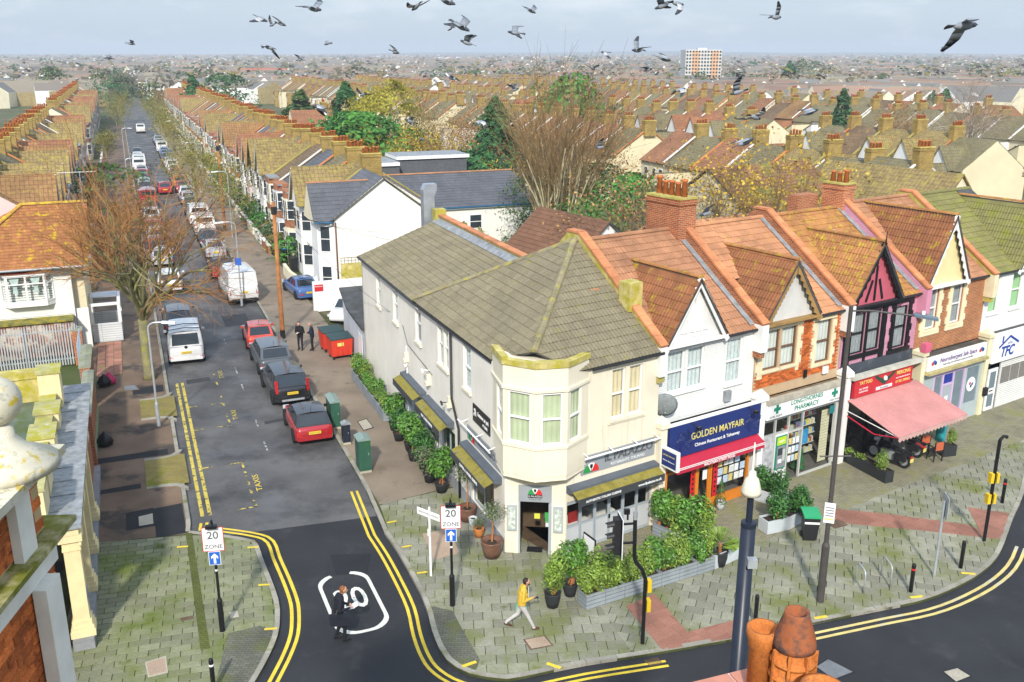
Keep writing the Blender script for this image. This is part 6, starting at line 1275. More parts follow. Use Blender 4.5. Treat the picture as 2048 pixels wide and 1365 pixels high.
b = MB(); ridge(b, (-13.6, 31.2, 8.4), (-10.0, 31.2, 8.4), .13, .4); ridge(b, (-17.5, 27.4, 5.5), (-13.6, 31.2, 8.4), .13, .4); b.build('ridge_tiles', mat('lichen_ridge', (.46, .25, .05), .85, .2, 2, island=.15, moss=((.55, .42, .02), .48, .6, 3)), LH)
b = MB(); b.tube([(-20, 27.28, 5.2), (-10.2, 27.28, 5.2)], .06, 6); b.build('gutter', M_grey, LH)
# bay window of the house
pts = [(-14.95, 28.05), (-14.6, 27.55), (-12.6, 27.55), (-12.2, 28.05)]
b = MB(); b.prism(pts, 3.0, 3.25); b.build('bay_base', M_upvc, LH); b = MB(); b.prism([(-15.05, 28.05), (-14.65, 27.48), (-12.55, 27.48), (-12.1, 28.05)], 4.82, 4.95); b.build('bay_cornice', M_upvc, LH)
b = MB(); b.add([(-15.1, 28.04, 4.95), (-14.7, 27.4, 4.95), (-12.5, 27.4, 4.95), (-12.05, 28.04, 4.95), (-14.5, 28.04, 5.22), (-12.7, 28.04, 5.22)], [(0, 1, 4), (1, 2, 5, 4), (2, 3, 5)]); b.build('bay_roof', mat('red_bay_tile', (.46, .09, .03), .8, .2, 3, pat=('tile', .2, .12, (.25, .05, .02))), LH)
for i in range(3):
    a, c = Vector((*pts[i], 0)), Vector((*pts[i + 1], 0)); d = c - a; L_ = d.length; Mw = wallm(a, math.atan2(d.y, d.x))
    n = 2 if i == 1 else 1
    f = MB(); f.box(0, -.02, 3.25, .09, .05, 4.82).box(L_ - .09, -.02, 3.25, L_, .05, 4.82).box(.09, -.02, 3.25, L_ - .09, .05, 3.33).box(.09, -.02, 4.75, L_ - .09, .05, 4.82).box(.09, -.018, 4.3, L_ - .09, .048, 4.37)
    if n == 2: f.box(L_ / 2 - .05, -.019, 3.33, L_ / 2 + .05, .049, 4.75)
    xf(f, Mw); o = f.build('window', M_upvc, LH)
    f = MB(); f.poly([(.09, .0, 3.33), (L_ - .09, .0, 3.33), (L_ - .09, .0, 4.75), (.09, 0, 4.75)]); xf(f, Mw); f.build('pane', M_glass, o)
    if i == 1:
        for xx in (.42, 1.5):
            cv = MB(); cv.add([(xx - .28, .12, 4.75), (xx + .28, .12, 4.75), (xx + .1, .12, 4.1), (xx + .14, .12, 3.8), (xx - .14, .12, 3.8), (xx - .1, .12, 4.1)], [(0, 5, 2, 1), (5, 4, 3, 2)]); xf(cv, Mw); cv.build('curtain', mat('blue_curtain', (.50, .62, .60), .9, .2, 4), o)
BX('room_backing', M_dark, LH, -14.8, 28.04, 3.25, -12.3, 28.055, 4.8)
BX('side_door', M_white, LH, -11.2, 28.2, .1, -10.55, 28.35, 2.5)
AT_ = thing('tv_aerial', 'thin television aerial standing above the weatherboarded house roof', 'aerial', ST.w(-10.2, 31.0, 8.2), ST.a)
b = MB(); b.tube([(0, 0, 0), (0, 0, 2.0)], .02, 5); b.build('mast', M_grey, AT_); b = MB(); b.tube([(-1.2, 0, 1.95), (.9, 0, 1.95)], .014, 4)
for k in range(9): b.tube([(-1.1 + k * .22, -.22, 1.95), (-1.1 + k * .22, .22, 1.95)], .008, 3)
b.build('elements', M_upvc, AT_)
# rusty lean-to shed
SH = thing('corrugated_shed', 'lean-to shed with rusty corrugated front below the white bay window', 'shed', ST.o, ST.a)
M_rust = mat('rusty_corrugated_iron', (.30, .12, .05), .8, .5, 1.5, moss=((.62, .50, .36), .48, .56, 1.6), moss2=((.11, .04, .02), .55, .65, 2.2))
b = MB(); n = 90; vs_ = []
for i in range(n + 1): x = -19.5 + 8.1 * i / n; y = 27.0 + .03 * math.sin(i * 2.1); vs_ += [(x, y, .1), (x, y, 2.1)]
b.add(vs_, [(2 * i, 2 * i + 2, 2 * i + 3, 2 * i + 1) for i in range(n)]); b.build('corrugated_front', M_rust, SH); BX('shed_body', M_felt, SH, -19.5, 27.1, 0, -11.4, 28.0, 2.08)
b = MB(); b.box(-19.6, 26.85, 2.12, -11.35, 28.02, 2.22); b.build('shed_roof', mat('mossy_felt_roof', (.16, .16, .05), .95, .3, 2, moss=((.33, .27, .03), .45, .6, 3)), SH)
# palisade fence
PF = thing('palisade_fence', 'grey galvanised palisade fence with pointed pales in front of the rusty shed', 'fence', ST.o, ST.a)
M_pal = mat('galvanised_pale', (.50, .53, .56), .5, .15, 2, metal=.3)
pm = MB(); pm.extr([(-.035, 0, 0), (.035, 0, 0), (.035, 0, 2.32), (0, 0, 2.45), (-.035, 0, 2.32)], (0, -.02, 0)); pme = pm.mesh('pale', M_pal)
for i in range(58): ob('pale', pme, PF, (-19.2 + i * .14, 25.0 + (random.uniform(-.01, .01)), .08))
for z in (.4, 2.05): BX('rail', M_pal, PF, -19.4, 25.02, z, -11.1, 25.06, z + .06)
for x in (-19.3, -16.5, -13.8, -11.15): BX('post', M_pal, PF, x - .05, 25.07, 0, x + .05, 25.17, 2.3)
PG = thing('metal_gate', 'pale blue steel gate beside the palisade fence on the left pavement', 'gate', ST.w(-11.0, 21.2), ST.a)
for i in range(11): b = MB(); b.box(-.02, i * .33, .1, .02, i * .33 + .05, 2.2); b.build('bar', mat('blue_steel', (.33, .42, .52), .5, .1), PG)
for z in (.2, 1.2, 2.1): BX('rail', MATS['blue_steel'], PG, .021, -.05, z, .06, 3.5, z + .06)
# brick boundary walls with stone coping
def brick_wall(label, t, s0, s1, z, th=.34, piers=()):
    W_ = thing('brick_wall', label, 'wall', ST.o, ST.a); BX('wall', M_brick, W_, t - th, s0, 0, t, s1, z)
    n = max(1, round((s1 - s0) / .9))
    for i in range(n):
        q0, q1 = s0 + (s1 - s0) * i / n, s0 + (s1 - s0) * (i + 1) / n; c = MB(); c.extr([(t - th - .06, q0, z), (t + .06, q0, z), (t + .06, q0, z + .07), (t - th / 2, q0, z + .14), (t - th - .06, q0, z + .07)], (0, q1 - q0 - .012, 0)); c.build('coping_stone', mat('grey_coping', (.26, .27, .20), .9, .2, 1.5, island=.12, moss=((.20, .25, .03), .58, .68, 2)), W_)
    b = MB(); b.box(t, s0, .05, t + .03, s1, .55); b.build('green_base', mat('green_render', (.24, .32, .18), .9, .2, 2), W_)
    for s_ in piers: BX('pier', M_brick, W_, t - th - .08, s_, 0, t + .08, s_ + .45, z + .25)
brick_wall('tall brick wall with grey coping along the left pavement nearest the lead roof', -10.12, 9.4, 16.2, 2.2, .4, (9.0,))
brick_wall('low brick wall with mossy coping beside the rubbish bags', -10.3, 17.2, 21.2, 2.1, .45, ())
brick_wall('short brick gatepost wall beside the pale blue gate', -10.9, 24.9, 25.6, 2.0, .5, ())
FC = thing('front_courtyard', 'red block paved forecourt beside the left pavement', 'paving', ST.o, ST.a)
b = MB(); b.box(-10.3, 21.9, .02, -8.95, 28.8, .104); b.build('paved_base', mat('forecourt_joint', (.10, .10, .03), .95, .2), FC)
bl = MB(); bl.box(0, 0, 0, .42, .40, .02); blm = bl.mesh('paving_block', mat('forecourt_block', (.36, .17, .12), .9, .15, 1, island=.2, moss=((.22, .2, .06), .55, .7, 1.2)))
for i in range(3):
    for j in range(16): ob('paving_block', blm, FC, (-10.28 + i * .44, 21.95 + j * .425, .105))
# white weatherboard porch
WP = thing('white_porch', 'small white boarded porch with open top beside the bare street tree', 'porch', ST.o, ST.a)
b = MB()
for x0, y0, x1, y1 in ((-10.5, 29.0, -8.85, 29.1), (-8.95, 29.101, -8.85, 32.0), (-10.5, 31.9, -8.96, 32.0)): b.box(x0, y0, .0, x1, y1, 1.25)
b.build('low_wall', mat('porch_board', (.62, .64, .64), .7, .1, 1, pat=('board', 5, .14, (.36, .38, .38), (.6, .62, .62))), WP)
for x, y in ((-8.95, 29.0), (-8.95, 31.85), (-10.5, 29.0)): BX('post', M_white, WP, x - .04, y - .02, 1.25, x + .14, y + .16, 2.35)
for x0, y0, x1, y1 in ((-10.55, 28.97, -8.8, 29.15), (-8.98, 29.16, -8.8, 31.84), (-10.55, 31.85, -8.8, 32.05)): BX('beam', M_white, WP, x0, y0, 2.35, x1, y1, 2.5)
b = MB(); b.box(-10.5, 30.6, 2.5, -9.0, 32.0, 2.56); b.build('roof_panel', mat('corrugated_white', (.62, .64, .68), .6, .1), WP)
for q, c, lab in (((-9.85, 20.2), (.012, .012, .013), 'black rubbish sack against the brick wall'), ((-9.6, 20.45), (.55, .03, .12), 'pink and red rubbish bag on the left pavement'), ((-9.75, 11.6), (.012, .012, .013), 'black rubbish sack lying near the tall brick wall')):
    b = MB(); prof = [(.05, 0), (.3, .06), (.34, .25), (.26, .45), (.1, .58), (.04, .68)]; b.lathe(prof, 10); b.v = [(x * (1 + .15 * math.sin(9 * z + 3 * math.atan2(y, x))), y * (1 + .12 * math.cos(7 * z + 5 * x)), z) for x, y, z in b.v]
    tag(b.build('rubbish_bag', mat('bag_%d' % int(c[0] * 1000), c, .3, .2, 9), None, True, ST.w(*q, .1)), lab, 'rubbish bag')
# --- ornate corner building: porch with columns, lead roof, parapets
CB = thing('ornate_corner_building', 'ornate cream and brick corner building with columned porch and lead ledge', 'building', ST.o, ST.a)
M_ston = mat('cream_masonry', (.76, .64, .36), .75, .1, 2, streak=((.42, .34, .16), .5), moss=((.60, .46, .16), .6, .8, 2))
M_gran = mat('grey_granite', (.25, .26, .27), .7, .15, 3, fine=.2, fscale=40)
BX('back_block', M_brick, CB, -18, -6.5, 0, -11.5, 9.0, 4.0)
b = MB(); b.extr([(-18, -6.5, 4.02), (-11.6, -6.5, 4.02), (-11.6, 8.9, 4.02), (-18, 8.9, 4.02)], (0, 0, .05)); b.build('flat_roof', mat('green_flat_roof', (.10, .14, .11), .4, .4, 1.2, moss=((.06, .10, .02), .5, .65, 1)), CB)
b = MB(); b.prism([(-11.55, -4.6), (-9.95, -4.5), (-9.95, 8.6), (-11.55, 8.6)], 3.72, 3.95); b.build('entablature', M_ston, CB)
b = MB(); b.prism([(-11.6, -4.7), (-9.85, -4.6), (-9.85, 8.7), (-11.6, 8.7)], 3.952, 4.02); b.build('lead_ledge', M_lead, CB)
for k in range(12): BX('lead_roll', M_lead, CB, -11.5, -4.5 + k * 1.1, 4.021, -9.87, -4.47 + k * 1.1, 4.05)
BX('plinth', M_gran, CB, -10.5, -4.7, 0, -9.92, 8.6, .42); BX('brick_panel', M_brick, CB, -11.5, 4.6, 0, -10.15, 8.6, 3.7)
for s_ in (-4.2, -1.6, 1.0, 3.6):
    BX('column_shaft', M_ston, CB, -10.42, s_ - .22, .92, -9.98, s_ + .22, 3.2)
    b = MB()
    for k, (e, z0, z1) in enumerate(((.12, .42, .62), (.09, .62, .74), (.05, .74, .92))): b.box(-10.42 - e, s_ - .22 - e, z0, -9.98 + e, s_ + .22 + e, z1)
    b.build('column_base', M_ston, CB)
    b = MB(); b.box(-10.45, s_ - .25, 3.2, -9.95, s_ + .25, 3.28).box(-10.44, s_ - .24, 3.281, -9.96, s_ + .24, 3.5).box(-10.52, s_ - .32, 3.5, -9.88, s_ + .32, 3.71)
    for sg_ in (-1, 1): b.lathe([(.09, -.03), (.09, .03)], 10, (-9.95, s_ + sg_ * .22, 3.4), ax=0)
    b.build('capital', M_ston, CB)
b = MB(); b.poly([(0, 0, 0), (.0, .42, 0), (0, .42, .55), (0, 0, .55)]); o = b.build('notice_plate', mat('notice_plate', (.66, .68, .72), .5, .05), CB, loc=(-9.972, -4.38, 1.35))
for k, wd_ in enumerate(('TO LET', 'All enquiries', 'The Old Bank', 'West Road', 'London Road')): text(o, wd_, .07, M_blue, (.004, .21, .46 - k * .09), (math.pi / 2, 0, math.pi / 2), .001)
for s0, s1, z in ((-4.0, -2.6, 5.0), (-2.2, -.9, 4.75), (1.0, 2.2, 4.7), (3.6, 4.7, 4.65), (6.0, 6.9, 5.4)):
    BX('parapet_pier', M_ston, CB, -11.5, s0, 4.03, -10.75, s1, z); b = MB(); b.box(-11.56, s0 - .06, z, -10.69, s1 + .06, z + .12); b.build('pier_cap', mat('mossy_cap', (.40, .37, .17), .9, .3, 2, moss=((.36, .34, .04), .45, .6, 2.5), moss2=((.55, .5, .42), .6, .7, 3)), CB)
for s0, s1 in ((-2.58, -2.22), (-.88, .98), (2.22, 3.58), (4.72, 5.98)): BX('parapet', M_ston, CB, -11.4, s0, 4.03, -11.0, s1, 4.5); BX('parapet_coping', MATS['mossy_cap'], CB, -11.48, s0, 4.5, -10.92, s1, 4.6)
BX('end_parapet', M_mossy, CB, -16, 6.95, 4.05, -11.5, 7.3, 5.0); BX('end_parapet_step', M_mossy, CB, -13.6, 6.9, 5.0, -11.6, 7.36, 5.3)
# --- brick pier close to the camera
NF = Frame((-3.07, 5.68), 3.7)
NB = thing('brick_gable_pier', 'orange brick pier with mossy cornice and ball finial in the near left corner', 'building', NF.o, NF.a)
M_mort = mat('pale_mortar', (.55, .40, .20), .9, .2, 3); M_fw = mat('old_white_paint', (.78, .76, .68), .6, .1, 4, streak=((.55, .42, .18), .4))
BX('wall_core', M_mort, NB, -2.5, -6, 0, -.012, -.0, 13.56)
bk = MB(); bk.add([(0, 0, 0), (0, .215, 0), (0, .215, .065), (0, 0, .065), (.012, .004, .004), (.012, .211, .004), (.012, .211, .061), (.012, .004, .061)], [(4, 5, 6, 7), (0, 1, 5, 4), (1, 2, 6, 5), (2, 3, 7, 6), (3, 0, 4, 7)])
M_b1 = mat('near_brick', (.50, .13, .03), .85, .25, 6, island=.4, fine=.25, fscale=60, moss=((.22, .05, .02), .55, .7, 7)); bkm = bk.mesh('brick', M_b1); hb = MB(); merge(hb, bk, Matrix.Diagonal((1, .5, 1, 1))); hbm = hb.mesh('brick', M_b1)
for j in range(30):
    z = 13.49 - j * .075
    for i in range(8):
        y = -.225 * (i + 1) + (.1125 if j % 2 else 0) + .004
        if y + .2 > 0: ob('brick', hbm, NB, (-.012, -.110, z)); continue
        ob('brick', bkm, NB, (-.012, y, z))
BX('frieze', M_fw, NB, -2.5, -6, 13.562, .02, .02, 13.74); BX('cornice_moulding', M_fw, NB, -2.5, -6, 13.742, .09, .09, 13.79)
b = MB(); b.box(-2.5, -6, 13.792, .13, .13, 13.83); b.build('cornice', mat('moss_cornice', (.42, .38, .20), .95, .3, 4, moss=((.16, .17, .02), .38, .55, 5), moss2=((.60, .42, .02), .62, .7, 6)), NB)
BX('rain_pipe', M_fw, NB, .0125, -.39, 9, .10, -.17, 13.56)
BX('upper_core', M_mort, NB, -1.6, -2.2, 13.83, -.012, -.05, 14.24)
for j in range(5):
    z = 13.85 + j * .075
    for i in range(8):
        y = -.05 - .225 * (i + 1) + (.1125 if j % 2 else 0)
        if y + .215 > -.04: continue
        ob('brick', bkm, NB, (-.012, y, z))
BX('white_pilaster', M_fw, NB, .0005, -.52, 13.83, .06, -.32, 14.24)
M_capm = mat('lichened_cap', (.60, .56, .44), .9, .15, 4, moss=((.50, .37, .04), .55, .66, 13), moss2=((.30, .30, .24), .55, .7, 16))
for e, z0, z1 in ((.06, 14.24, 14.30), (.14, 14.302, 14.36)): BX('cap', M_capm, NB, -1.2, -1.2, z0, e, -.05 + e, z1)
b = MB(); b.lathe([(.30, 14.36), (.30, 14.42), (.15, 14.50), (.08, 14.58), (.075, 14.66)] + [(.15 * math.cos(R(a)), 14.81 + .15 * math.sin(R(a))) for a in range(-80, 91, 10)], 24, (-.06, -.31, 0)); b.build('ball_finial', M_capm, NB, True)
# --- clay chimney pots in the foreground
cp = G(1597, 1203, 12.7); CHM = thing('foreground_chimney', 'brick chimney stack top with louvred clay pot in the near right corner', 'chimney', (cp.x, cp.y, 0), R(20))
M_clay = mat('weathered_clay', (.50, .16, .035), .8, .3, 5, moss=((.10, .055, .035), .55, .72, 5), fine=.2, fscale=50)
zb = 11.78
BX('stack', M_brick, CHM, -.62, -1.3, 0, .24, .42, zb - .1); BX('stack_cap', M_white, CHM, -.70, -1.4, zb - .1, .30, .50, zb - .02)
for i in range(2): b = MB(); b.box(-.68 + i * .43, .02, zb - .019, -.27 + i * .43, .48, zb); b.build('cap_tile', mat('pink_cap_tile', (.50, .22, .15), .8, .15, 4, island=.1), CHM)
b = MB(); b.box(-.5, -.9, zb - .018, .3, .02, zb + .05); b.build('moss_cushion', mat('moss', (.25, .22, .03), .95, .4, 8, bump=.8, bscale=40), CHM)
lp = MB(); lp.lathe([(.155, zb), (.155, zb + .1), (.15, zb + .12), (.15, zb + .52)], 20); lp.build('pot_body', M_clay, CHM, True)
b = MB(); b.lathe([(.17, zb + .52), (.17, zb + .56), (.155, zb + .63), (.10, zb + .80), (.098, zb + .83), (.08, zb + .83), (.078, zb + .75)], 24); b.build('pot_hood', mat('sooty_clay', (.36, .11, .04), .85, .35, 6, moss=((.07, .05, .045), .45, .62, 6)), CHM, True)
for k in range(3): b = MB(); z = zb + .14 + k * .14; b.lathe([(.15, z), (.185, z - .03), (.185, z - .015), (.151, z + .03)], 20); b.build('louvre', M_clay, CHM, True)
for k in range(8): a = 2 * math.pi * k / 8; o = BX('louvre_rib', M_clay, CHM, -.012, .148, zb + .1, .012, .19, zb + .52); o.rotation_euler.z = a
def rollpot(x, y, h, r=.1): b = MB(); b.lathe([(r, zb - .02), (r * .95, zb + h * .7), (r * 1.1, zb + h * .72), (r * 1.1, zb + h * .8), (r * 1.3, zb + h * .88), (r * 1.3, zb + h), (r * 1.02, zb + h), (r * .9, zb + h * .8)], 18, (x, y, 0)); b.build('roll_top_pot', M_clay, CHM, True)
rollpot(-.16, .20, .60); rollpot(-.02, -.40, .42, .13)
# ------------------------------------------------------------------ street furniture
def at(u, v, z=.1): return G(u, v, z)
M_galvp = mat('galvanised_pole', (.45, .48, .50), .45, .12, 3, metal=.4); M_navyp = mat('dark_blue_paint', (.018, .024, .04), .35, .15, 3)
M_sgnr = mat('sign_red', (.55, .02, .03), .5, 0); M_sgnb = mat('sign_blue', (.02, .12, .5), .45, 0)
def face(p): return math.atan2(-p.x, p.y) * 1.0      # yaw that turns a plate towards the camera side of the street
def plate(parent, name, m, w, h, z, y=-.05, th=.012):
    b = MB(); b.box(-w / 2, y - th, z - h / 2, w / 2, y, z + h / 2); return b.build(name, m, parent)
def zone_sign(u, v, rz, label):
    p = at(u, v); t = thing('speed_zone_sign', label, 'road sign', p, rz)
    b = MB(); b.tube([(0, 0, 0), (0, 0, 1.05), (0, 0, 1.12)], [.085, .085, .045], 12); b.build('pole_base', M_black, t)
    b = MB(); b.tube([(0, 0, 1.1), (0, 0, 3.62)], .042, 10); b.build('pole', M_black, t)
    pl = plate(t, 'zone_plate', M_sgnr, .62, .78, 3.12); plate(pl, 'zone_face', M_lw, .58, .74, 3.12, -.0625, .003)
    text(pl, '20', .34, M_lg, (0, -.067, 3.24), ext=.001, bold=.006); text(pl, 'ZONE', .19, M_lg, (0, -.067, 2.88), ext=.001, bold=.003)
    ap = plate(t, 'arrow_plate', M_lw, .34, .44, 2.5); plate(ap, 'arrow_face', M_sgnb, .31, .41, 2.5, -.0625, .003)
    b = MB(); b.extr([(x, -.0665, 2.5 + z) for x, z in ((-.035, -.17), (.035, -.17), (.035, .04), (.1, -.02), (.1, .06), (0, .16), (-.1, .06), (-.1, -.02), (-.035, .04))], (0, -.002, 0)); b.build('arrow', M_lw, ap)
    b = MB(); b.tube([(0, 0, 3.6), (0, 0, 3.72), (0, -.12, 3.72)], .03, 6); b.box(-.16, -.22, 3.52, .16, -.08, 3.62); b.build('sign_lamp', M_black, t)
    b = MB(); b.tube([(0, 0, 2.05), (0, 0, 2.11)], .045, 10); b.build('band', M_lw, t)
zone_sign(445, 1262, R(8), 'black post with twenty zone and blue arrow signs on the mossy left pavement')
zone_sign(905, 1211, R(4), 'black post with twenty zone and blue arrow signs near the restaurant corner')
p = at(862, 1152); t = thing('street_name_sign', 'white post with an angled white street name plate near the kerb', 'street sign', p, R(-38))
b = MB(); b.tube([(0, 0, 0), (0, 0, 2.5), (0, 0, 2.56)], [.04, .04, .005], 8); b.build('post', M_upvc, t); o = BX('name_plate', M_lw, t, -.5, -.055, 2.18, .5, -.035, 2.42)
text(o, 'BRIGHTWELL AVENUE', .1, M_lg, (0, -.058, 2.3), ext=.001, fit=.85); BX('sticker', M_lw, t, -.06, -.05, 1.5, .06, -.041, 1.75)
# traffic signal
p = at(1285, 1287); t = thing('traffic_signal', 'black cranked traffic signal pole with three hooded lamps beside the planters', 'traffic light', p, R(8))
b = MB(); b.tube([(0, 0, 0), (0, 0, 2.15), (-.1, 0, 2.45), (-.32, 0, 2.75), (-.36, 0, 2.95), (-.38, 0, 4.1)], .06, 10); b.build('pole', M_black, t)
b = MB(); b.tube([(-.38, 0, 4.1), (-.38, 0, 4.35)], .065, 10); b.build('pole_cap', M_lead, t)
BX('backing_board', M_upvc, t, -.82, -.32, 3.0, -.80, .28, 4.25); BX('board_face', M_black, t, -.83, -.30, 3.02, -.822, .26, 4.23)
hd = BX('signal_head', M_blackp, t, -1.0, -.16, 3.08, -.831, .12, 4.18)
for z in (3.28, 3.63, 3.98):
    b = MB(); b.lathe([(.1, 0), (.1, -.02)], 12, (-1.0, -.02, z), ax=0); b.build('lens', mat('dark_lens', (.03, .02, .02), .2, 0), hd)
    b = MB(); vs_ = []; n = 8
    for i in range(n + 1): a = math.pi * i / n; vs_ += [(-1.0, -.02 + .12 * math.cos(a), z + .12 * math.sin(a)), (-1.22, -.02 + .11 * math.cos(a), z - .03 + .10 * math.sin(a))]
    b.add(vs_, [(2 * i, 2 * i + 1, 2 * i + 3, 2 * i + 2) for i in range(n)]); b.build('hood', M_blackp, hd)
for z in (3.35, 3.95): BX('bracket', M_black, t, -.8, -.04, z, -.4, .02, z + .05)
b = MB(); b.box(-.72, -.08, 4.3, -.56, .02, 4.45); b.tube([(-.6, 0, 4.1), (-.6, 0, 4.35)], .03, 6); b.build('detector', M_black, t)
M_ybox = mat('yellow_box', (.72, .48, .02), .5, .1)
for z in (1.1, 1.75): BX('push_button_box', M_ybox, t, .055, -.1, z, .17, .1, z + .38)
# crossing pole at the right
p = at(1968, 1082); t = thing('crossing_pole', 'black crossing pole with two yellow push button boxes at the right edge', 'traffic pole', p, R(8))
b = MB(); b.tube([(0, 0, 0), (0, 0, 3.9)], .06, 10); b.build('pole', M_black, t); b = MB(); b.tube([(0, 0, 3.9), (.12, 0, 4.05), (.25, 0, 4.0)], [.06, .05, .07], 8); b.build('pole_top', M_black, t)
for z in (1.5, 2.3): BX('push_button_box', M_ybox, t, -.17, -.1, z, -.055, .1, z + .36); BX('push_button_box', M_ybox, t, .055, -.1, z, .15, .1, z + .36)
# bollards
def bollard(u, v, band, lab):
    t = thing('bollard', lab, 'bollard', at(u, v), 0, 'black bollards along the kerb'); b = MB(); b.lathe([(.065, 0), (.065, .98), (.05, 1.02)], 12); b.build('post', M_black, t, True)
    b = MB(); b.lathe([(.068, .80), (.068, .86)], 12); b.build('band', band, t)
M_rband = mat('red_band', (.6, .03, .03), .4, 0)
bollard(1510, 1249, M_blackp, 'black bollard without a bright band left of the clay chimney pots'); bollard(1821, 1184, M_rband, 'black bollard with a red band next to the cycle hoops'); bollard(1921, 1136, M_blackp, 'plain black bollard between the grey pole and the crossing pole'); bollard(2004, 1006, M_rband, 'black bollard with red band at the right edge beyond the crossing pole'); bollard(428, 1382, M_lw, 'black bollard with white band at the bottom of the left pavement')
# cycle hoops
for (u0, v0, u1, v1), lab in (((1711, 1165, 1727, 1187), 'left galvanised cycle hoop on the right pavement'), ((1762, 1152, 1780, 1176), 'right galvanised cycle hoop nearer the banded bollard')):
    a, c = at(u0, v0), at(u1, v1); d = c - a; h = .78; b = MB(); r_ = .16; dn = d.normalized()
    pts = [a, a + Vector((0, 0, h - r_))] + [a + dn * (r_ - r_ * math.cos(R(k * 22.5))) + Vector((0, 0, h - r_ + r_ * math.sin(R(k * 22.5)))) for k in range(1, 5)] + [c - dn * (r_ - r_ * math.sin(R(k * 22.5))) + Vector((0, 0, h - r_ + r_ * math.cos(R(k * 22.5)))) for k in range(0, 5)] + [c]
    b.tube(pts, .026, 8); tag(b.build('cycle_hoop', M_galvp, None, True), lab, 'cycle stand', 'galvanised cycle hoops')
p = at(1868, 1152); t = thing('sign_pole', 'galvanised pole with an edge-on sign plate near the right kerb', 'sign pole', p, R(80)); b = MB(); b.tube([(0, 0, 0), (0, 0, 2.75)], .045, 10); b.build('pole', M_galvp, t); BX('plate', M_galvp, t, -.3, -.07, 2.2, .3, -.046, 2.95)
# lamp posts
def lamp(p, h, rz, arm, m, label, base_h=1.3, r=.09, head='led', rise=.3):
    t = thing('street_lamp', label, 'street lamp', p, rz); b = MB(); b.tube([(0, 0, 0), (0, 0, base_h), (0, 0, base_h + .12)], [r, r, r * .62], 12); b.build('column_base', m, t)
    b = MB(); b.tube([(0, 0, base_h + .1), (0, 0, h)], [r * .62, r * .5], 10); b.build('column', m, t)
    if head == 'led':
        b = MB(); b.tube([(0, 0, h - .15), (arm * .3, 0, h - .1), (arm, 0, h - .1 - .05)], .028, 8); b.build('arm', m, t); b = MB(); b.extr([(arm - .05, -.14, h - .16), (arm + .6, -.12, h - .24), (arm + .6, .12, h - .24), (arm - .05, .14, h - .16)], (0, 0, .07)); b.build('lantern', mat('led_lantern', (.12, .16, .2), .4, .1), t); b = MB(); b.tube([(arm + .2, 0, h - .1), (arm + .2, 0, h + .0)], .05, 8); b.build('photocell', M_upvc, t)
    else:
        b = MB(); b.tube([(0, 0, h - .02)] + [(arm * .55 * (1 - math.cos(R(a))), 0, h + rise * math.sin(R(a))) for a in (20, 45, 70, 90)] + [(arm, 0, h + rise)], r * .45, 8); b.build('arm', m, t); b = MB(); b.extr([(arm - .05, -.1, h + rise - .04), (arm + .55, -.08, h + rise - .08), (arm + .55, .08, h + rise - .08), (arm - .05, .1, h + rise - .04)], (0, 0, .09)); b.build('lantern', M_upvc, t)
    return t
M_brn = mat('brown_grey_paint', (.07, .062, .058), .5, .15, 3)
t = lamp(at(1640, 1203), 9.75, R(-18), 1.75, M_brn, 'tall brown lamp post with a flat lantern in front of the tattoo shop', 2.0, .12)
o = BX('notice', M_lw, t, -.16, -.16, 2.85, .16, -.09, 3.5); BX('notice_line', M_gold, o, -.13, -.162, 2.95, .13, -.1605, 3.0)
for k in range(4): BX('notice_line', M_lg, o, -.12, -.162, 3.08 + k * .09, .12, -.1605, 3.11 + k * .09)
b = MB(); b.tube([(-.45, -.1, 5.0), (.45, .1, 5.05)], .022, 6); b.build('banner_bar', M_brn, t)
lp = DP(1478, 1290, 13.6); t = thing('post_lamp', 'thick dark blue lamp column with a pale cone lantern in the right foreground', 'street lamp', (lp.x, lp.y, 0))
ztop = 11.05; b = MB(); b.tube([(0, 0, 0), (0, 0, ztop)], [.128, .095], 16); b.build('column', M_navyp, t, True); b = MB(); b.tube([(0, 0, ztop), (0, 0, ztop + .06), (0, 0, ztop + .07), (0, 0, ztop + .5)], [.10, .10, .042, .042], 12); b.build('spigot', M_navyp, t); b = MB(); b.lathe([(.125, ztop + .45), (.13, ztop + .5), (.085, ztop + .66), (.05, ztop + .7), (.045, ztop + .76), (.012, ztop + .78), (.008, ztop + 1.15)], 16); b.build('lantern', mat('cream_lantern', (.70, .66, .52), .4, .05), t, True); BX('bracket', M_galvp, t, -.02, -.2, ztop - .5, .1, -.1, ztop - .38)
lamp(at(318, 852), 4.75, ST.a + R(-18), .7, M_galvp, 'galvanised street lamp with a curved arm on the left pavement', 1.1, .085, 'arm', .3)
t = lamp(at(484, 612), 5.6, ST.a + R(175), .8, M_galvp, 'galvanised street lamp with blue arrow sign before the wheelie bins', 1.0, .085, 'arm', .3)
o = BX('arrow_plate', M_sgnb, t, -.22, -.07, 2.9, .22, -.055, 3.4); o.rotation_euler.z = R(185) - ST.a * 1
for s_, t_, lab in ((62, 1.2, 'grey street lamp halfway up the right side'), (96, .9, 'second grey street lamp far up the right side'), (140, .9, 'farthest grey street lamp on the right side'), (78, -7.6, 'grey street lamp farther up the left side'), (125, -7.6, 'farthest grey street lamp on the left side')):
    lamp(ST.w(t_, s_, .1), 6.0, ST.a + (R(180) if t_ > 0 else 0), .9, M_galvp, lab, 1.0, .085, 'arm', .3)
M_wood = mat('creosoted_wood', (.36, .15, .05), .85, .3, 2, streak=((.16, .06, .03), .7))
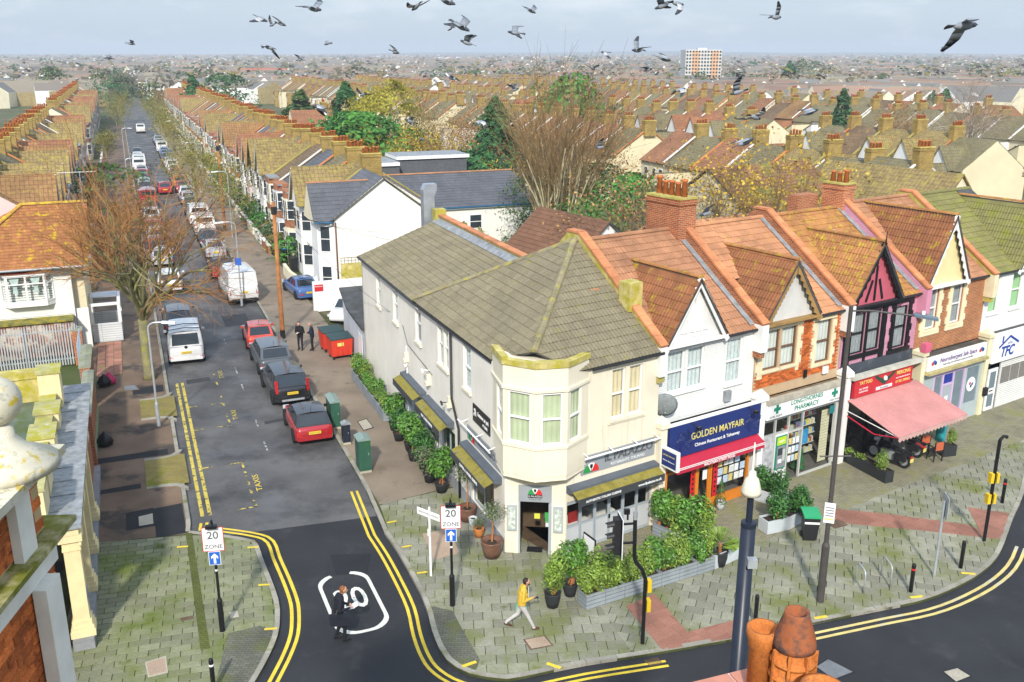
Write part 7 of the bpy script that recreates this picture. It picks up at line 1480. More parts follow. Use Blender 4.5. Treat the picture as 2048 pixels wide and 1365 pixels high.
def tele(p, h, lab):
    t = thing('telegraph_pole', lab, 'telegraph pole', p); b = MB(); b.tube([(0, 0, 0), (0, 0, .6), (0, 0, .61), (0, 0, h)], [.15, .15, .15, .105], 12); b.build('pole', M_wood, t, True)
    b = MB(); b.tube([(0, 0, 0), (0, 0, .55)], .156, 12); b.build('pole_foot', M_blackp, t); b = MB(); b.lathe([(.1, h - .75), (.17, h - .7), (.17, h - .3), (.1, h - .25)], 10); b.build('cable_box', M_blackp, t)
    return Vector(p) + Vector((0, 0, h - .3))
tp = tele(at(566, 677), 8.4, 'orange brown wooden telegraph pole beside the standing men'); tp2 = tele(ST.w(.9, 66, .1), 8.6, 'grey wooden telegraph pole farther up the right pavement')
for i, (q, lab) in enumerate(((ST.w(5.4, 36, 5.5), 'overhead cable to the white gabled house bay'), (ST.w(9, 34.95, 4.6), 'overhead cable crossing the blank white gable wall'), (ST.w(12.4, 34.95, 3.4), 'lowest overhead cable crossing the white gable wall'), (ST.w(5.2, 46, 5.6), 'overhead cable to the second right-hand house'), (ST.w(3.4, 10.5, 5.1), 'overhead cable to the restaurant side wall'), (ST.w(-13.2, 46, 5.5), 'overhead cable across to the left-hand houses'), (tuple(tp2), 'overhead cable between the two telegraph poles'))): cable(tp, q, .35, .011, lab)
# green cabinets
def cabinet(u, v, w, d, h, m, lab, top=True):
    t = thing('utility_cabinet', lab, 'utility cabinet', at(u, v), ST.a); BX('plinth', M_conc, t, -w / 2, -d / 2, 0, w / 2, d / 2, .1); BX('body', m, t, -w / 2, -d / 2, .1, w / 2, d / 2, h)
    b = MB(); b.extr([(-w / 2 - .04, -d / 2 - .04, h), (w / 2 + .04, -d / 2 - .04, h), (w / 2 + .04, -d / 2 - .04, h + .03), (0, -d / 2 - .04, h + .13), (-w / 2 - .04, -d / 2 - .04, h + .03)], (0, d + .08, 0)); b.build('lid', mat('grey_green_lid', (.20, .27, .24), .5, .15) if top else M_lead, t)
    BX('door', m, t, -w / 2 + .06, -d / 2 - .012, .2, w / 2 - .06, -d / 2 - .001, h - .08); b = MB(); b.tube([(w / 2 - .1, -d / 2 - .02, h * .55), (w / 2 - .1, -d / 2 - .02, h * .62)], .015, 6); b.build('lock', M_galvp, t)
M_cgrn = mat('cabinet_green', (.03, .10, .065), .45, .15, 2, moss=((.03, .11, .02), .55, .7, 3))
cabinet(728, 940, .50, .72, 1.45, M_cgrn, 'nearest tall dark green utility cabinet on the right footway'); cabinet(668, 850, .42, 1.2, 1.3, M_cgrn, 'farther green utility cabinet beside the red car'); cabinet(693, 887, .34, .34, .95, M_navyp, 'small dark blue grey post between the two green cabinets', False)
# red trade bins
def trade_bin(p, rz, lab):
    t = thing('trade_bin', lab, 'wheelie bin', p, rz, 'red trade waste bins'); M_rb = mat('red_bin', (.62, .05, .025), .5, .1, 2)
    b = MB(); b.add([(-.58, -.42, .2), (.58, -.42, .2), (.58, .42, .2), (-.58, .42, .2), (-.64, -.52, 1.2), (.64, -.52, 1.2), (.64, .5, 1.2), (-.64, .5, 1.2)], [(3, 2, 1, 0), (0, 1, 5, 4), (1, 2, 6, 5), (2, 3, 7, 6), (3, 0, 4, 7)]); b.build('body', M_rb, t)
    b = MB(); b.extr([(-.67, -.55, 1.2), (.67, -.55, 1.2), (.67, .53, 1.32), (-.67, .53, 1.32)], (0, 0, .05)); b.build('lid', mat('bin_lid', (.03, .06, .06), .5, .1), t)
    BX('label', M_gold, t, -.3, -.50, .8, .1, -.475, 1.0)
    for k in (-.3, 0, .3): BX('rib', M_rb, t, k - .02, -.505, .3, k + .02, -.47, 1.15)
    for sx in (-.5, .5):
        for sy in (-.36, .36): b = MB(); b.lathe([(.09, -.03), (.09, .03)], 10, (sx, sy, .09), ax=0); b.build('wheel', M_blackp, t)
trade_bin(ST.w(2.75, 20.6, .1), ST.a + R(6), 'nearer red trade waste bin with a dark lid beside the hedge'); trade_bin(ST.w(2.6, 22.2, .1), ST.a + R(6), 'farther red trade waste bin against the pale lean-to')
def wheelie(p, rz, m, lidm, lab, band=False, grp=None):
    t = thing('wheelie_bin', lab, 'wheelie bin', p, rz, grp); b = MB(); b.add([(-.22, -.24, .08), (.22, -.24, .08), (.22, .2, .08), (-.22, .2, .08), (-.28, -.34, .98), (.28, -.34, .98), (.28, .30, .98), (-.28, .30, .98)], [(3, 2, 1, 0), (0, 1, 5, 4), (1, 2, 6, 5), (2, 3, 7, 6), (3, 0, 4, 7)]); b.build('body', m, t)
    b = MB(); b.extr([(-.30, -.37, .98), (.30, -.37, .98), (.30, .36, 1.03), (-.30, .36, 1.03)], (0, 0, .07)); b.build('lid', lidm, t); b = MB(); b.tube([(-.25, .38, .98), (.25, .38, .98)], .02, 6); b.build('handle', m, t)
    if band: BX('band', M_lw, t, -.262, -.325, .74, .262, -.31, .82)
    for sx in (-.24, .24): b = MB(); b.lathe([(.1, -.03), (.1, .03)], 10, (sx, .22, .1), ax=0); b.build('wheel', M_blackp, t)
M_glid = mat('green_lid', (.03, .33, .14), .5, .1)
wheelie(at(1617, 1078), R(-5), M_blackp, M_glid, 'dark wheelie bin with a green lid beside the small planter', True)
for i, (t_, s_, c) in enumerate(((4.2, 45.0, M_blackp), (5.0, 45.1, M_navyp), (5.8, 45.2, M_blackp), (5.2, 47.2, mat('pink_lid', (.55, .12, .22), .5, .1)), (4.2, 49.2, M_sgnb), (6.2, 38.2, M_blackp))):
    wheelie(ST.w(t_, s_, .1), ST.a + R(10), M_blackp if i != 1 else M_navyp, c, ('first', 'second', 'third', 'pink lidded', 'blue lidded', 'lone black')[i] + ' wheelie bin in the front garden beyond the white van', False, 'garden wheelie bins')
# front garden walls of the right-hand houses
for i in range(26):
    s0 = 47.0 + i * HW
    if i == 0: continue
    W_ = thing('garden_wall', ('%s front garden wall along the right pavement' % ORD[i - 1]) if i < 12 else 'far front garden wall along the right pavement', 'wall', ST.o, ST.a, 'front garden walls on the right')
    BX('wall', [W_cream, W_brick, W_white][i % 3], W_, 3.2, s0, 0, 3.42, s0 + 4.2, .85); BX('coping', M_whcop, W_, 3.15, s0 - .02, .85, 3.47, s0 + 4.22, .92)
    W_ = thing('garden_wall', ('%s front garden wall along the left pavement' % ORD[i - 1]) if i < 12 else 'far front garden wall along the left pavement', 'wall', ST.o, ST.a, 'front garden walls on the left')
    BX('wall', [W_brick, W_cream, W_brick][i % 3], W_, -11.3, s0, 0, -11.1, s0 + 3.0, .8); BX('coping', M_whcop, W_, -11.36, s0 - .02, .8, -11.04, s0 + 3.02, .87)
CW = thing('curved_garden_wall', 'cream curved front garden wall before the white gabled house', 'wall', ST.o, ST.a); b = MB()
ln = [(3.3, 44), (3.25, 41), (3.5, 38.8), (4.3, 37.6), (6.2, 37.2)]; a_, c_ = offset_line(ln, .12), offset_line(ln, -.12)
for i in range(len(ln) - 1): b.prism([a_[i], a_[i + 1], c_[i + 1], c_[i]][::-1], 0, .95)
b.build('wall', W_cream, CW)
BX('pier', W_white, CW, 4.1, 36.9, 0, 5.1, 37.4, 1.15)
WF = thing('white_boundary_wall', 'long white boundary wall with a small red sign behind the blue saloon', 'wall', ST.o, ST.a)
BX('wall', M_white, WF, 3.3, 31.6, 0, 7.6, 31.8, 2.1); BX('wall', M_white, WF, 7.61, 31.6, 0, 14, 31.8, 2.1); o = BX('red_sign', M_sgnr, WF, 3.42, 31.55, 1.45, 4.0, 31.598, 1.9); text(o, 'PARKING', .12, M_lw, (3.71, 31.545, 1.77), ext=.001)
BX('upper_fence', M_mossy, WF, 5.6, 33.0, 0, 13, 33.1, 2.9)
b = MB()
for k in range(30): b.box(5.6 + k * .25, 33.0, 2.9, 5.63 + k * .25, 33.02, 3.3)
b.box(5.6, 33.021, 3.28, 13, 33.04, 3.32); b.box(5.6, 33.021, 3.08, 13, 33.04, 3.11); b.build('trellis', M_iron, WF)
PFn = thing('fence_panel', 'brown timber fence panel beside the white gabled house bay', 'fence', ST.w(4.9, 37.0, 0), ST.a)
for k in range(9): b = MB(); b.box(0, -.02 + .008 * (k % 2), .1 + k * .16, 1.5, .0, .245 + k * .16); b.build('board', mat('timber_board', (.30, .17, .06), .85, .2, 3, island=.15), PFn)
# planters --------------------------------------------------------
M_pl = mat('grey_planter', (.27, .30, .32), .75, .15, 2, pat=('board', 3, .14, (.14, .16, .17), (.25, .28, .3))); M_soil = mat('soil', (.04, .03, .02), .95, .3, 6); M_plw = mat('pale_planter', (.50, .54, .56), .7, .08, 2); M_plb = mat('black_planter', (.03, .032, .035), .6, .1)
def planter(a, c, d, h, m, lab, grp, n=1):
    """box planter with front bottom edge a-c and depth d away from the viewer"""
    a, c = Vector(a), Vector(c); v = c - a; ang = math.atan2(v.y, v.x); L_ = v.length
    t = thing('planter_box', lab, 'planter', (a.x, a.y, .1), ang, grp); e = .045
    for x0, x1, y0, y1 in ((0, L_, 0, e), (0, L_, d - e, d), (0, e, e, d - e), (L_ - e, L_, e, d - e)): BX('side', m, t, x0 + (.004 if x0 == 0 and y0 == 0 else .004), y0, 0, x1 - .004, y1, h)
    BX('soil', M_soil, t, e, e, .05, L_ - e, d - e, h - .06); return t
LEAFM = [mat('laurel_leaf', (.08, .195, .025), .4, .25, 2, island=.55, spec=.45), mat('yellow_green_leaf', (.15, .235, .03), .45, .25, 2, island=.5, spec=.4), mat('dark_leaf', (.04, .13, .022), .45, .25, 2, island=.5, spec=.4), mat('olive_leaf', (.12, .15, .075), .55, .2, 2, island=.45)]
def leaf(mb, p, n, s_, w=.45, rnd=random):
    n = n.normalized(); a = n.orthogonal().normalized(); a = Matrix.Rotation(rnd.uniform(0, 6.28), 3, n) @ a; c = n.cross(a); p = Vector(p)
    mb.add([p - a * s_ * .5, p + c * s_ * w * .5 + n * s_ * .06, p + a * s_ * .5, p - c * s_ * w * .5 + n * s_ * .06], [(0, 1, 2, 3)])
def shrub_mesh(seed, rx, rz, n, ls, m, ztop=None, lobes=5, stems=5):
    r = random.Random(seed); L = MB(); W = MB(); cs = []
    for k in range(lobes): a = r.uniform(0, 6.28); q = r.uniform(0, .55); cs.append((Vector((math.cos(a) * q * rx, math.sin(a) * q * rx, rz * r.uniform(.55, 1.35))), r.uniform(.42, .68)))
    for i in range(n):
        c, k = r.choice(cs); d = Vector((r.gauss(0, 1), r.gauss(0, 1), r.gauss(0, 1))).normalized(); f = r.uniform(.55, 1.05)
        p = c + Vector((d.x * rx * k, d.y * rx * k, d.z * rz * k)) * f
        if p.z < .02: continue
        leaf(L, p, d + Vector((r.gauss(0, .5), r.gauss(0, .5), r.gauss(.5, .5))), ls * r.uniform(.7, 1.3), .5, r)
    for k in range(stems): c = r.choice(cs)[0]; W.tube([(r.uniform(-.05, .05), r.uniform(-.05, .05), 0), c * .6, c], [.018, .012, .006], 4)
    return L.mesh('foliage', m, uv=False), W.mesh('stem', M_wood, uv=False)
SHR = {k: shrub_mesh(i + 1, *v) for i, (k, v) in enumerate({'laurel': (.42, .55, 1300, .105, LEAFM[0]), 'laurel2': (.38, .62, 1300, .105, LEAFM[0]), 'bright': (.36, .6, 1200, .085, LEAFM[1]), 'bright2': (.40, .5, 1200, .085, LEAFM[1]), 'dark': (.45, .5, 1400, .09, LEAFM[2]), 'olive': (.55, .5, 900, .07, LEAFM[3]), 'low': (.35, .28, 300, .10, LEAFM[1])}.items())}
def shrub(kind, p, sc_, lab, grp='shrubs in the planters', z=.42, name='shrub'):
    t = thing(name, lab, 'shrub', (p[0], p[1], z), random.uniform(0, 6.28), grp); t.scale = (sc_,) * 3 if isinstance(sc_, (int, float)) else sc_
    ob('foliage', SHR[kind][0], t); ob('stem', SHR[kind][1], t); return t
# front row of grey boxes round the restaurant terrace
A_, B_ = Vector(P2(1172, 1221, .1)), Vector(P2(1428, 1140, .1)); nb_ = 7
kinds = ['bright2', 'bright', 'bright2', 'bright', 'laurel', 'bright', 'laurel2']
for i in range(nb_):
    a, c = A_.lerp(B_, i / nb_), A_.lerp(B_, (i + 1) / nb_); planter((*a, 0), (*c, 0), .5, .5, M_pl, '%s grey planter box from the left in the front row' % ORD[i], 'front row of grey planter boxes')
    d = (c - a).normalized(); nrm = Vector((-d.y, d.x))
    for qi, q in enumerate((.28, .75)): pp_ = a.lerp(c, q) + nrm * .25; shrub(kinds[(i + int(q * 2)) % 7], pp_, random.uniform(1.05, 1.5), '%s leafy shrub in the %s front planter box' % (('left', 'right')[qi], ORD[i]))
C_, D_ = Vector(P2(1430, 1139, .1)), Vector(P2(1490, 1112, .1)); planter((*C_, 0), (*D_, 0), .5, .5, M_plw, 'pale planter box behind the dark blue lamp column', 'pale planter boxes')
shrub('low', C_.lerp(D_, .7) + Vector((0, .2)), .9, 'low shrub in the pale planter behind the lamp column')
# two round black pots with bright bushes at the corner
def pot(u, v, r, h, m, lab, kind=None, sc_=1., klab=None, dx=0):
    p = at(u, v); t = thing('plant_pot', lab, 'plant pot', p); b = MB(); b.lathe([(r * .72, 0), (r * .95, h * .55), (r, h * .9), (r * 1.06, h), (r * .92, h), (r * .9, h * .88)], 16); b.build('pot', m, t, True); b = MB(); b.lathe([(r * .9, h * .86), (.01, h * .9)], 12); b.build('soil', M_soil, t)
    if kind: shrub(kind, p, sc_, klab or ('bush in the ' + lab), 'bushes in pots', .1 + h * .85)
    return p
pot(1105, 1212, .26, .5, M_plb, 'black round pot at the left end of the planters', 'bright2', 1.6, 'bright green bush in a black pot left of the planters'); pot(1140, 1190, .24, .45, M_plb, 'second black round pot behind the first at the planters', 'laurel', 1.6, 'upright green laurel behind the bright bush by the planters')
# inner terrace planters
for i, (u, v, u2, v2, k1, s1) in enumerate(((1304, 1068, 1352, 1090, 'laurel', 1.1), (1352, 1090, 1412, 1112, 'laurel2', 1.2))):
    planter((*P2(u, v, .1), 0), (*P2(u2, v2, .1), 0), .45, .45, M_pl, ('left', 'right')[i] + ' inner planter box by the folding doors', 'inner planter boxes')
    for qi, q in enumerate((.2, .55, .9)): shrub(k1 if q < .8 else 'bright', Vector(P2(u, v, .1)).lerp(Vector(P2(u2, v2, .1)), q) + Vector((.1, .2)), s1 * random.uniform(1.15, 1.5), '%s big laurel bush in the %s inner planter' % (('left', 'middle', 'right')[qi], ('left', 'right')[i]))
# planters before the Chinese restaurant
for i, (u, v, u2, v2) in enumerate(((1496, 995, 1535, 1010), (1535, 1010, 1572, 1020))):
    planter((*P2(u, v, .1), 0), (*P2(u2, v2, .1), 0), .5, .5, M_plw, ('left', 'right')[i] + ' pale planter box by the orange shop front', 'pale planter boxes'); shrub('dark', Vector(P2((u + u2) / 2, (v + v2) / 2, .1)) + Vector((.1, .2)), 1.2, 'dark green bush in the %s pale planter by the orange shop front' % ('left', 'right')[i])
for i, (u, v, u2, v2) in enumerate(((1534, 1070, 1578, 1060), (1578, 1060, 1605, 1045))):
    planter((*P2(u, v, .1), 0), (*P2(u2, v2, .1), 0), .55, .5, M_plw, ('left', 'right')[i] + ' pale planter box beside the green lidded bin', 'pale planter boxes'); shrub('dark', Vector(P2((u + u2) / 2, (v + v2) / 2, .1)) + Vector((.05, .25)), 1.35, 'dark green bush in the %s planter beside the bin' % ('left', 'right')[i])
# palm in a dark pot
p = pot(1438, 1130, .28, .55, M_plb, 'tall black pot holding the spiky palm'); t = thing('palm', 'spiky green palm in a black pot among the planters', 'palm', (p.x, p.y, .62)); b = MB(); r = random.Random(8)
for k in range(46):
    a, el = r.uniform(0, 6.28), r.uniform(-.2, 1.2); d = Vector((math.cos(a) * math.cos(el), math.sin(a) * math.cos(el), math.sin(el))); o0 = Vector((0, 0, .25))
    for j in range(-3, 4): q = d + Vector((-d.y, d.x, 0)) * j * .12; b.extr([o0 + d * .15, o0 + q * .62 + Vector((0, 0, -.02)), o0 + q * .60 + Vector((.02, .01, .0))], (0, 0, .004))
b.build('fronds', LEAFM[1], t, uv=False); b = MB(); b.tube([(0, 0, -.1), (0, 0, .3)], .06, 8); b.build('trunk', M_wood, t)
t_ = pot(1440, 1018, .17, .32, M_plw, 'pale round pot by the orange door'); t = thing('potted_conifer', 'small spiky conifer in a pale pot by the orange door', 'shrub', (t_.x, t_.y, .38)); b = MB(); r = random.Random(4)
for k in range(260): z = r.random() ** 1.3 * .95; a = r.uniform(0, 6.28); rr_ = .2 * (1 - z) + .02; leaf(b, (rr_ * math.cos(a), rr_ * math.sin(a), z), Vector((math.cos(a), math.sin(a), .6)), .09, .4, r)
b.build('foliage', LEAFM[2], t, uv=False); b = MB(); b.tube([(0, 0, -.05), (0, 0, .7)], .015, 5); b.build('stem', M_wood, t)
ab = thing('notice_board', 'small black framed white board standing among the corner shrubs', 'notice board', at(1178, 1130), R(-60)); BX('frame', M_black, ab, -.35, -.02, .1, .35, .02, 1.1); BX('panel', M_lw, ab, -.31, -.027, .16, .31, -.021, 1.05)
for sx in (-.3, .3): BX('leg', M_black, ab, sx - .02, -.015, 0, sx + .02, .015, .1)
# hedge planters along the restaurant side wall
for i in range(6):
    s0 = 16.6 - i * 1.15; planter(ST.w(2.5, s0 - 1.1), ST.w(3.1, s0 - 1.1), 1.1, .55, M_pl, '%s hedge planter from the red bins along the side wall' % ORD[i], 'hedge planters along the side wall')
    shrub('bright2', ST.w(2.8, s0 - .8), random.uniform(.9, 1.4), 'nearer yellow green bush in the %s hedge planter' % ORD[i]); shrub('laurel2', ST.w(2.75, s0 - .3), random.uniform(.8, 1.2), 'farther yellow green bush in the %s hedge planter' % ORD[i])
for i, (s_, k, sc_, c) in enumerate(((8.6, 'laurel', 1.5, M_plb), (7.3, 'dark', 1.4, M_plb), (6.0, 'laurel', 1.6, M_plb), (4.9, 'laurel2', 1.6, M_plb), (3.9, 'dark', 1.5, M_plb), (2.6, 'olive', 1.5, M_plb), (1.5, 'laurel', 1.6, M_plb))):
    p = ST.w(2.75 - (.15 if i % 2 else 0), s_, .1); t = thing('plant_pot', '%s black pot along the side wall from the hedge' % ORD[i], 'plant pot', p, 0, 'pots along the side wall'); b = MB(); b.lathe([(.2, 0), (.27, .36), (.29, .4), (.25, .4), (.24, .34)], 14); b.build('pot', c, t, True); shrub(k, p, sc_, '%s potted bush along the side wall from the hedge' % ORD[i], 'bushes in pots', .42)
M_brpot = mat('brown_glazed_pot', (.17, .085, .055), .35, .3, 4, moss=((.08, .1, .1), .55, .7, 4)); M_terra = mat('terracotta', (.52, .19, .05), .7, .15, 4)
def olive_tree(p, h, lab, sc_=1.):
    t = thing('olive_tree', lab, 'tree', p); b = MB(); b.tube([(0, 0, 0), (.03, .02, h * .5), (0, 0, h)], [.035, .028, .02], 6); b.build('trunk', M_wood, t); o = ob('crown', SHR['olive'][0], t, (0, 0, h - .35)); o.scale = (sc_,) * 3
p = pot(984, 1112, .38, .62, M_brpot, 'large brown glazed pot by the restaurant door'); olive_tree((p.x, p.y, .6), 1.1, 'olive tree in the large brown pot by the restaurant door', 1.0)
p = pot(958, 1073, .2, .36, M_terra, 'orange terracotta pot behind the brown glazed pot'); shrub('olive', p, .6, 'small olive bush in the orange terracotta pot', 'bushes in pots', .4)
p = pot(946, 1052, .16, .34, M_plw, 'small white pot behind the terracotta pot')
p = pot(935, 1040, .34, .55, M_brpot, 'dark brown pot near the side awning'); olive_tree((p.x, p.y, .5), 1.35, 'olive tree in the dark brown pot near the side awning', 1.25)
# tattoo shop terrace: black planter, chairs, motorcycles
A2, B2 = Vector(P2(1672, 915, .1)), Vector(P2(1770, 968, .1)); planter((*A2, 0), (*B2, 0), .42, .5, M_plb, 'long black planter box beside the motorcycles', 'black planter boxes')
for q, k, l_ in ((.25, 'low', 'left'), (.5, 'low', 'middle'), (.9, 'bright', 'right')): shrub(k, A2.lerp(B2, q) + Vector((.1, .2)), .9, l_ + ' small shrub in the long black planter by the motorcycles')
planter((*P2(1886, 915, .1), 0), (*P2(1912, 912, .1), 0), .4, .5, M_plb, 'small black planter cube at the end of the awning', 'black planter boxes'); shrub('bright', P2(1899, 905, .1), .75, 'yellow green bush in the black planter cube')
M_chr = mat('red_slat', (.50, .12, .05), .6, .1)
for i, (u, v, rz) in enumerate(((1868, 920, 200), (1842, 905, 195), (1812, 893, 190))):
    t = thing('cafe_chair', ('right', 'middle', 'left')[i] + ' black chair with red slatted back below the awning', 'chair', at(u, v), R(rz), 'cafe chairs below the awning')
    BX('seat', M_blackp, t, -.24, -.22, .42, .24, .22, .46)
    for k in range(5): BX('slat', M_chr, t, -.2, .2, .52 + k * .075, .2, .225, .585 + k * .075)
    for sx in (-.22, .22):
        for sy in (-.2, .2): BX('leg', M_blackp, t, sx - .02, sy - .02, 0, sx + .02, sy + .02, .9 if sy > 0 else .66)
        BX('arm', M_blackp, t, sx - .025, -.22, .64, sx + .025, .22, .67)
def motorbike(p, rz, mt, lab):
    t = thing('motorcycle', lab, 'motorcycle', p, rz, 'parked motorcycles')
    for y in (-.72, .72):
        b = MB(); n = 18; b.tube([(0, y + .27 * math.cos(2 * math.pi * k / n), .32 + .27 * math.sin(2 * math.pi * k / n)) for k in range(n + 1)], .06, 6, cap=False); w = b.build('wheel', M_blackp, t); b = MB(); b.lathe([(.2, -.02), (.2, .02)], 12, (0, y, .32), ax=0); b.build('rim', M_galvp, w)
    BX('engine', M_galvp, t, -.16, -.3, .25, .16, .3, .6); b = MB(); b.lathe([(.03, -.35), (.15, -.2), (.16, .1), (.05, .32)], 10, (0, .18, .78), ax=1); b.build('tank', mt, t, True); b = MB(); b.extr([(-.14, -.7, .68), (.14, -.7, .68), (.14, -.1, .72), (-.14, -.1, .72)], (0, 0, .09)); b.build('saddle', M_blackp, t)
    b = MB(); b.tube([(0, .72, .32), (0, .5, .95)], .04, 6); b.tube([(-.38, .32, 1.08), (0, .5, 1.0), (.38, .32, 1.08)], .02, 6); b.build('handlebar', M_galvp, t); b = MB(); b.lathe([(.02, -.05), (.1, 0), (.1, .1)], 10, (0, .62, .88), ax=1); b.build('headlamp', M_galvp, t)
    b = MB(); b.extr([(-.1, -1.05, .55), (.1, -1.05, .55), (.1, -.5, .72), (-.1, -.5, .72)], (0, 0, .03)); b.build('rear_mudguard', mt, t); BX('number_plate', M_gold, t, -.11, -1.1, .38, .11, -1.08, .54); BX('tail_light', M_rband, t, -.07, -1.09, .56, .07, -1.05, .63)
    for sx in (-.24, .24): BX('pannier', M_blackp, t, sx - .08, -.95, .4, sx + .08, -.45, .68); b = MB(); b.tube([(sx, .38, 1.08), (sx * 1.1, .36, 1.25)], .03, 6); b.build('mirror', M_galvp, t)
    b = MB(); b.tube([(.2, .1, .25), (.22, -.85, .25)], .045, 8); b.build('exhaust', M_galvp, t)
motorbike(at(1775, 925), R(35), M_black, 'black motorcycle with panniers nearest the long planter'); motorbike(at(1800, 905), R(38), mat('dark_red_paint', (.25, .02, .02), .3, .1), 'dark red and black motorcycle with yellow plate under the awning')
b = MB(); b.lathe([(.2, 0), (.24, .9), (.2, .95)], 12); o = thing('flag_banner', 'red and turquoise cloth covered stand under the awning end', 'display stand', at(1880, 880)); b.build('stand', mat('turquoise', (.03, .30, .34), .7, .1), o); b = MB(); b.lathe([(.22, .95), (.26, 1.5), (.1, 1.6)], 10); b.build('cover', M_redc, o)
# ------------------------------------------------------------------ vehicles
def paint(key, c, metal=.0): return mat('paint_' + key, c, .28, .03, 1, spec=.5, coat=.8, metal=metal)
PT = {k: paint(k, c) for k, c in dict(red=(.36, .015, .02), coral=(.66, .07, .035), orange=(.62, .16, .015), white=(.72, .72, .71), silver=(.42, .43, .45), grey=(.075, .085, .095), dgrey=(.03, .034, .04), black=(.012, .013, .016), blue=(.05, .12, .30), navy=(.015, .03, .09), green=(.25, .36, .30), lblue=(.25, .34, .46), dred=(.22, .015, .02), beige=(.45, .42, .36)).items()}
M_cg = mat('car_glass', (.018, .026, .034), .04, .15, 1, spec=.8); M_tyre = mat('tyre', (.018, .018, .018), .85, .1); M_rim = mat('alloy_rim', (.32, .33, .34), .35, .1, metal=.7); M_trim = mat('car_trim', (.02, .021, .023), .55, .1)
M_tail = mat('tail_lamp', (.42, .01, .012), .2, .1, spec=.6); M_platey = mat('yellow_plate', (.72, .50, .03), .5, .03); M_hl = mat('headlamp', (.6, .62, .65), .1, 0, spec=.8)
WHEEL = {}
def wheel_parts(r):
    if r in WHEEL: return WHEEL[r]
    b = MB(); b.lathe([(r * .62, -.1), (r * .95, -.1), (r, -.06), (r, .06), (r * .95, .1), (r * .62, .1)], 18, ax=0); a = b.mesh('tyre', M_tyre, True, False)
    b = MB(); b.lathe([(r * .61, -.085), (r * .15, -.07), (r * .15, .07), (r * .61, .085)], 14, ax=0); c = b.mesh('rim', M_rim, True, False); WHEEL[r] = (a, c); return WHEEL[r]
def car(label, p, rz, col, L=4.2, W=1.8, H=1.5, belt=.95, hood=.85, kind='hatch', roofcol=None, plate='', group=None, bars=False, lamps='side', wr=.32, trimlow=False, tail_w=.24, tail_h=.26, rearwin=True, logo_c=False):
    """car facing +y; p = ground point under its centre"""
    t = thing('van' if kind in ('van', 'mpvvan') else 'car', label, 'van' if kind in ('van', 'mpvvan') else 'car', p, rz, group or 'vehicles parked along the side street')
    hw = W / 2; y0, y1 = -L / 2, L / 2; gc = .2
    if kind == 'van': st_ = [(y0, .95, .38, H * .55, 1.0), (y0 + .05, 1, .3, H * .6, 1), (y0 + .8, 1, gc, belt, 1), (0, 1, gc, belt, 1), (y1 - 1.5, 1, gc, belt, 1), (y1 - .9, .99, gc, belt * .93, 1), (y1 - .25, .95, gc, hood * .9, 1), (y1, .82, .32, hood * .66, 1)]
    else: st_ = [(y0, .80, .42, belt * .80, 1), (y0 + .07, .91, .32, belt * .94, 1), (y0 + .3, .97, .24, belt, 1), (y0 + .8, 1, gc, belt, 1), (0, 1, gc, belt * .985, 1), (y1 - 1.25, 1, gc, belt * .97, 1), (y1 - .8, .98, gc, hood, 1), (y1 - .25, .92, .24, hood * .92, 1), (y1 - .06, .84, .3, hood * .8, 1), (y1, .72, .4, hood * .62, 1)]
    if kind == 'saloon': st_[0] = (y0, .84, .42, belt * .86, 1); st_[1] = (y0 + .07, .93, .3, belt * .97, 1)
    vs_ = []; k = 9
    for y, f, zb, zt, _ in st_:
        w = hw * f; h = zt - zb
        ring = [(.78 * w, zb), (.97 * w, zb + .10 * h), (w, zb + .42 * h), (.985 * w, zb + .72 * h), (.93 * w, zb + .94 * h)]
        pts = ring + [(.80 * w, zt)]
        vs_ += [(-x, y, z) for x, z in pts] + [(x, y, z) for x, z in reversed(pts)]
    k = 12; fs_ = []; n = len(st_)
    for i in range(n - 1):
        for j in range(k): j2 = (j + 1) % k; fs_.append((i * k + j, (i + 1) * k + j, (i + 1) * k + j2, i * k + j2))
    fs_ += [tuple(range(k)), tuple(range((n - 1) * k, n * k))[::-1]]
    b = MB(); b.add(vs_, fs_); b.build('body', col, t, True, uv=False)
    # greenhouse
    if kind == 'van': gb = (y0 + .04, y1 - .95); gr = (y0 + .12, y1 - 1.75); wt = .90
    elif kind == 'saloon': gb = (y0 + .75, y1 - 1.15); gr = (y0 + 1.35, y1 - 2.0); wt = .74
    elif kind == 'suv': gb = (y0 + .10, y1 - 1.05); gr = (y0 + .42, y1 - 1.75); wt = .80
    elif kind == 'mpvvan': gb = (y0 + .06, y1 - .65); gr = (y0 + .22, y1 - 1.45); wt = .84
    else: gb = (y0 + .14, y1 - 1.0); gr = (y0 + .55, y1 - 1.75); wt = .76
    bw0 = hw * .90 if kind != 'van' else hw * .985; bw1 = hw * .88; zb, zr = belt - .03, H - .05
    if kind == 'van': zb = belt - .02
    rw0, rw1 = hw * wt, hw * wt * .97
    B = [(-bw0, gb[0], zb), (bw0, gb[0], zb), (bw1, gb[1], zb), (-bw1, gb[1], zb)]; T_ = [(-rw0, gr[0], zr), (rw0, gr[0], zr), (rw1, gr[1], zr - .03), (-rw1, gr[1], zr - .03)]
    b = MB(); b.add(B + T_, [(0, 1, 5, 4), (1, 2, 6, 5), (2, 3, 7, 6), (3, 0, 4, 7)]); b.build('pillars', roofcol if (roofcol and kind != 'suv') else col, t, uv=False)
    rc = roofcol or col; ym = (gr[0] + gr[1]) / 2
    b = MB(); nu, nv = 6, 6; vs_ = []
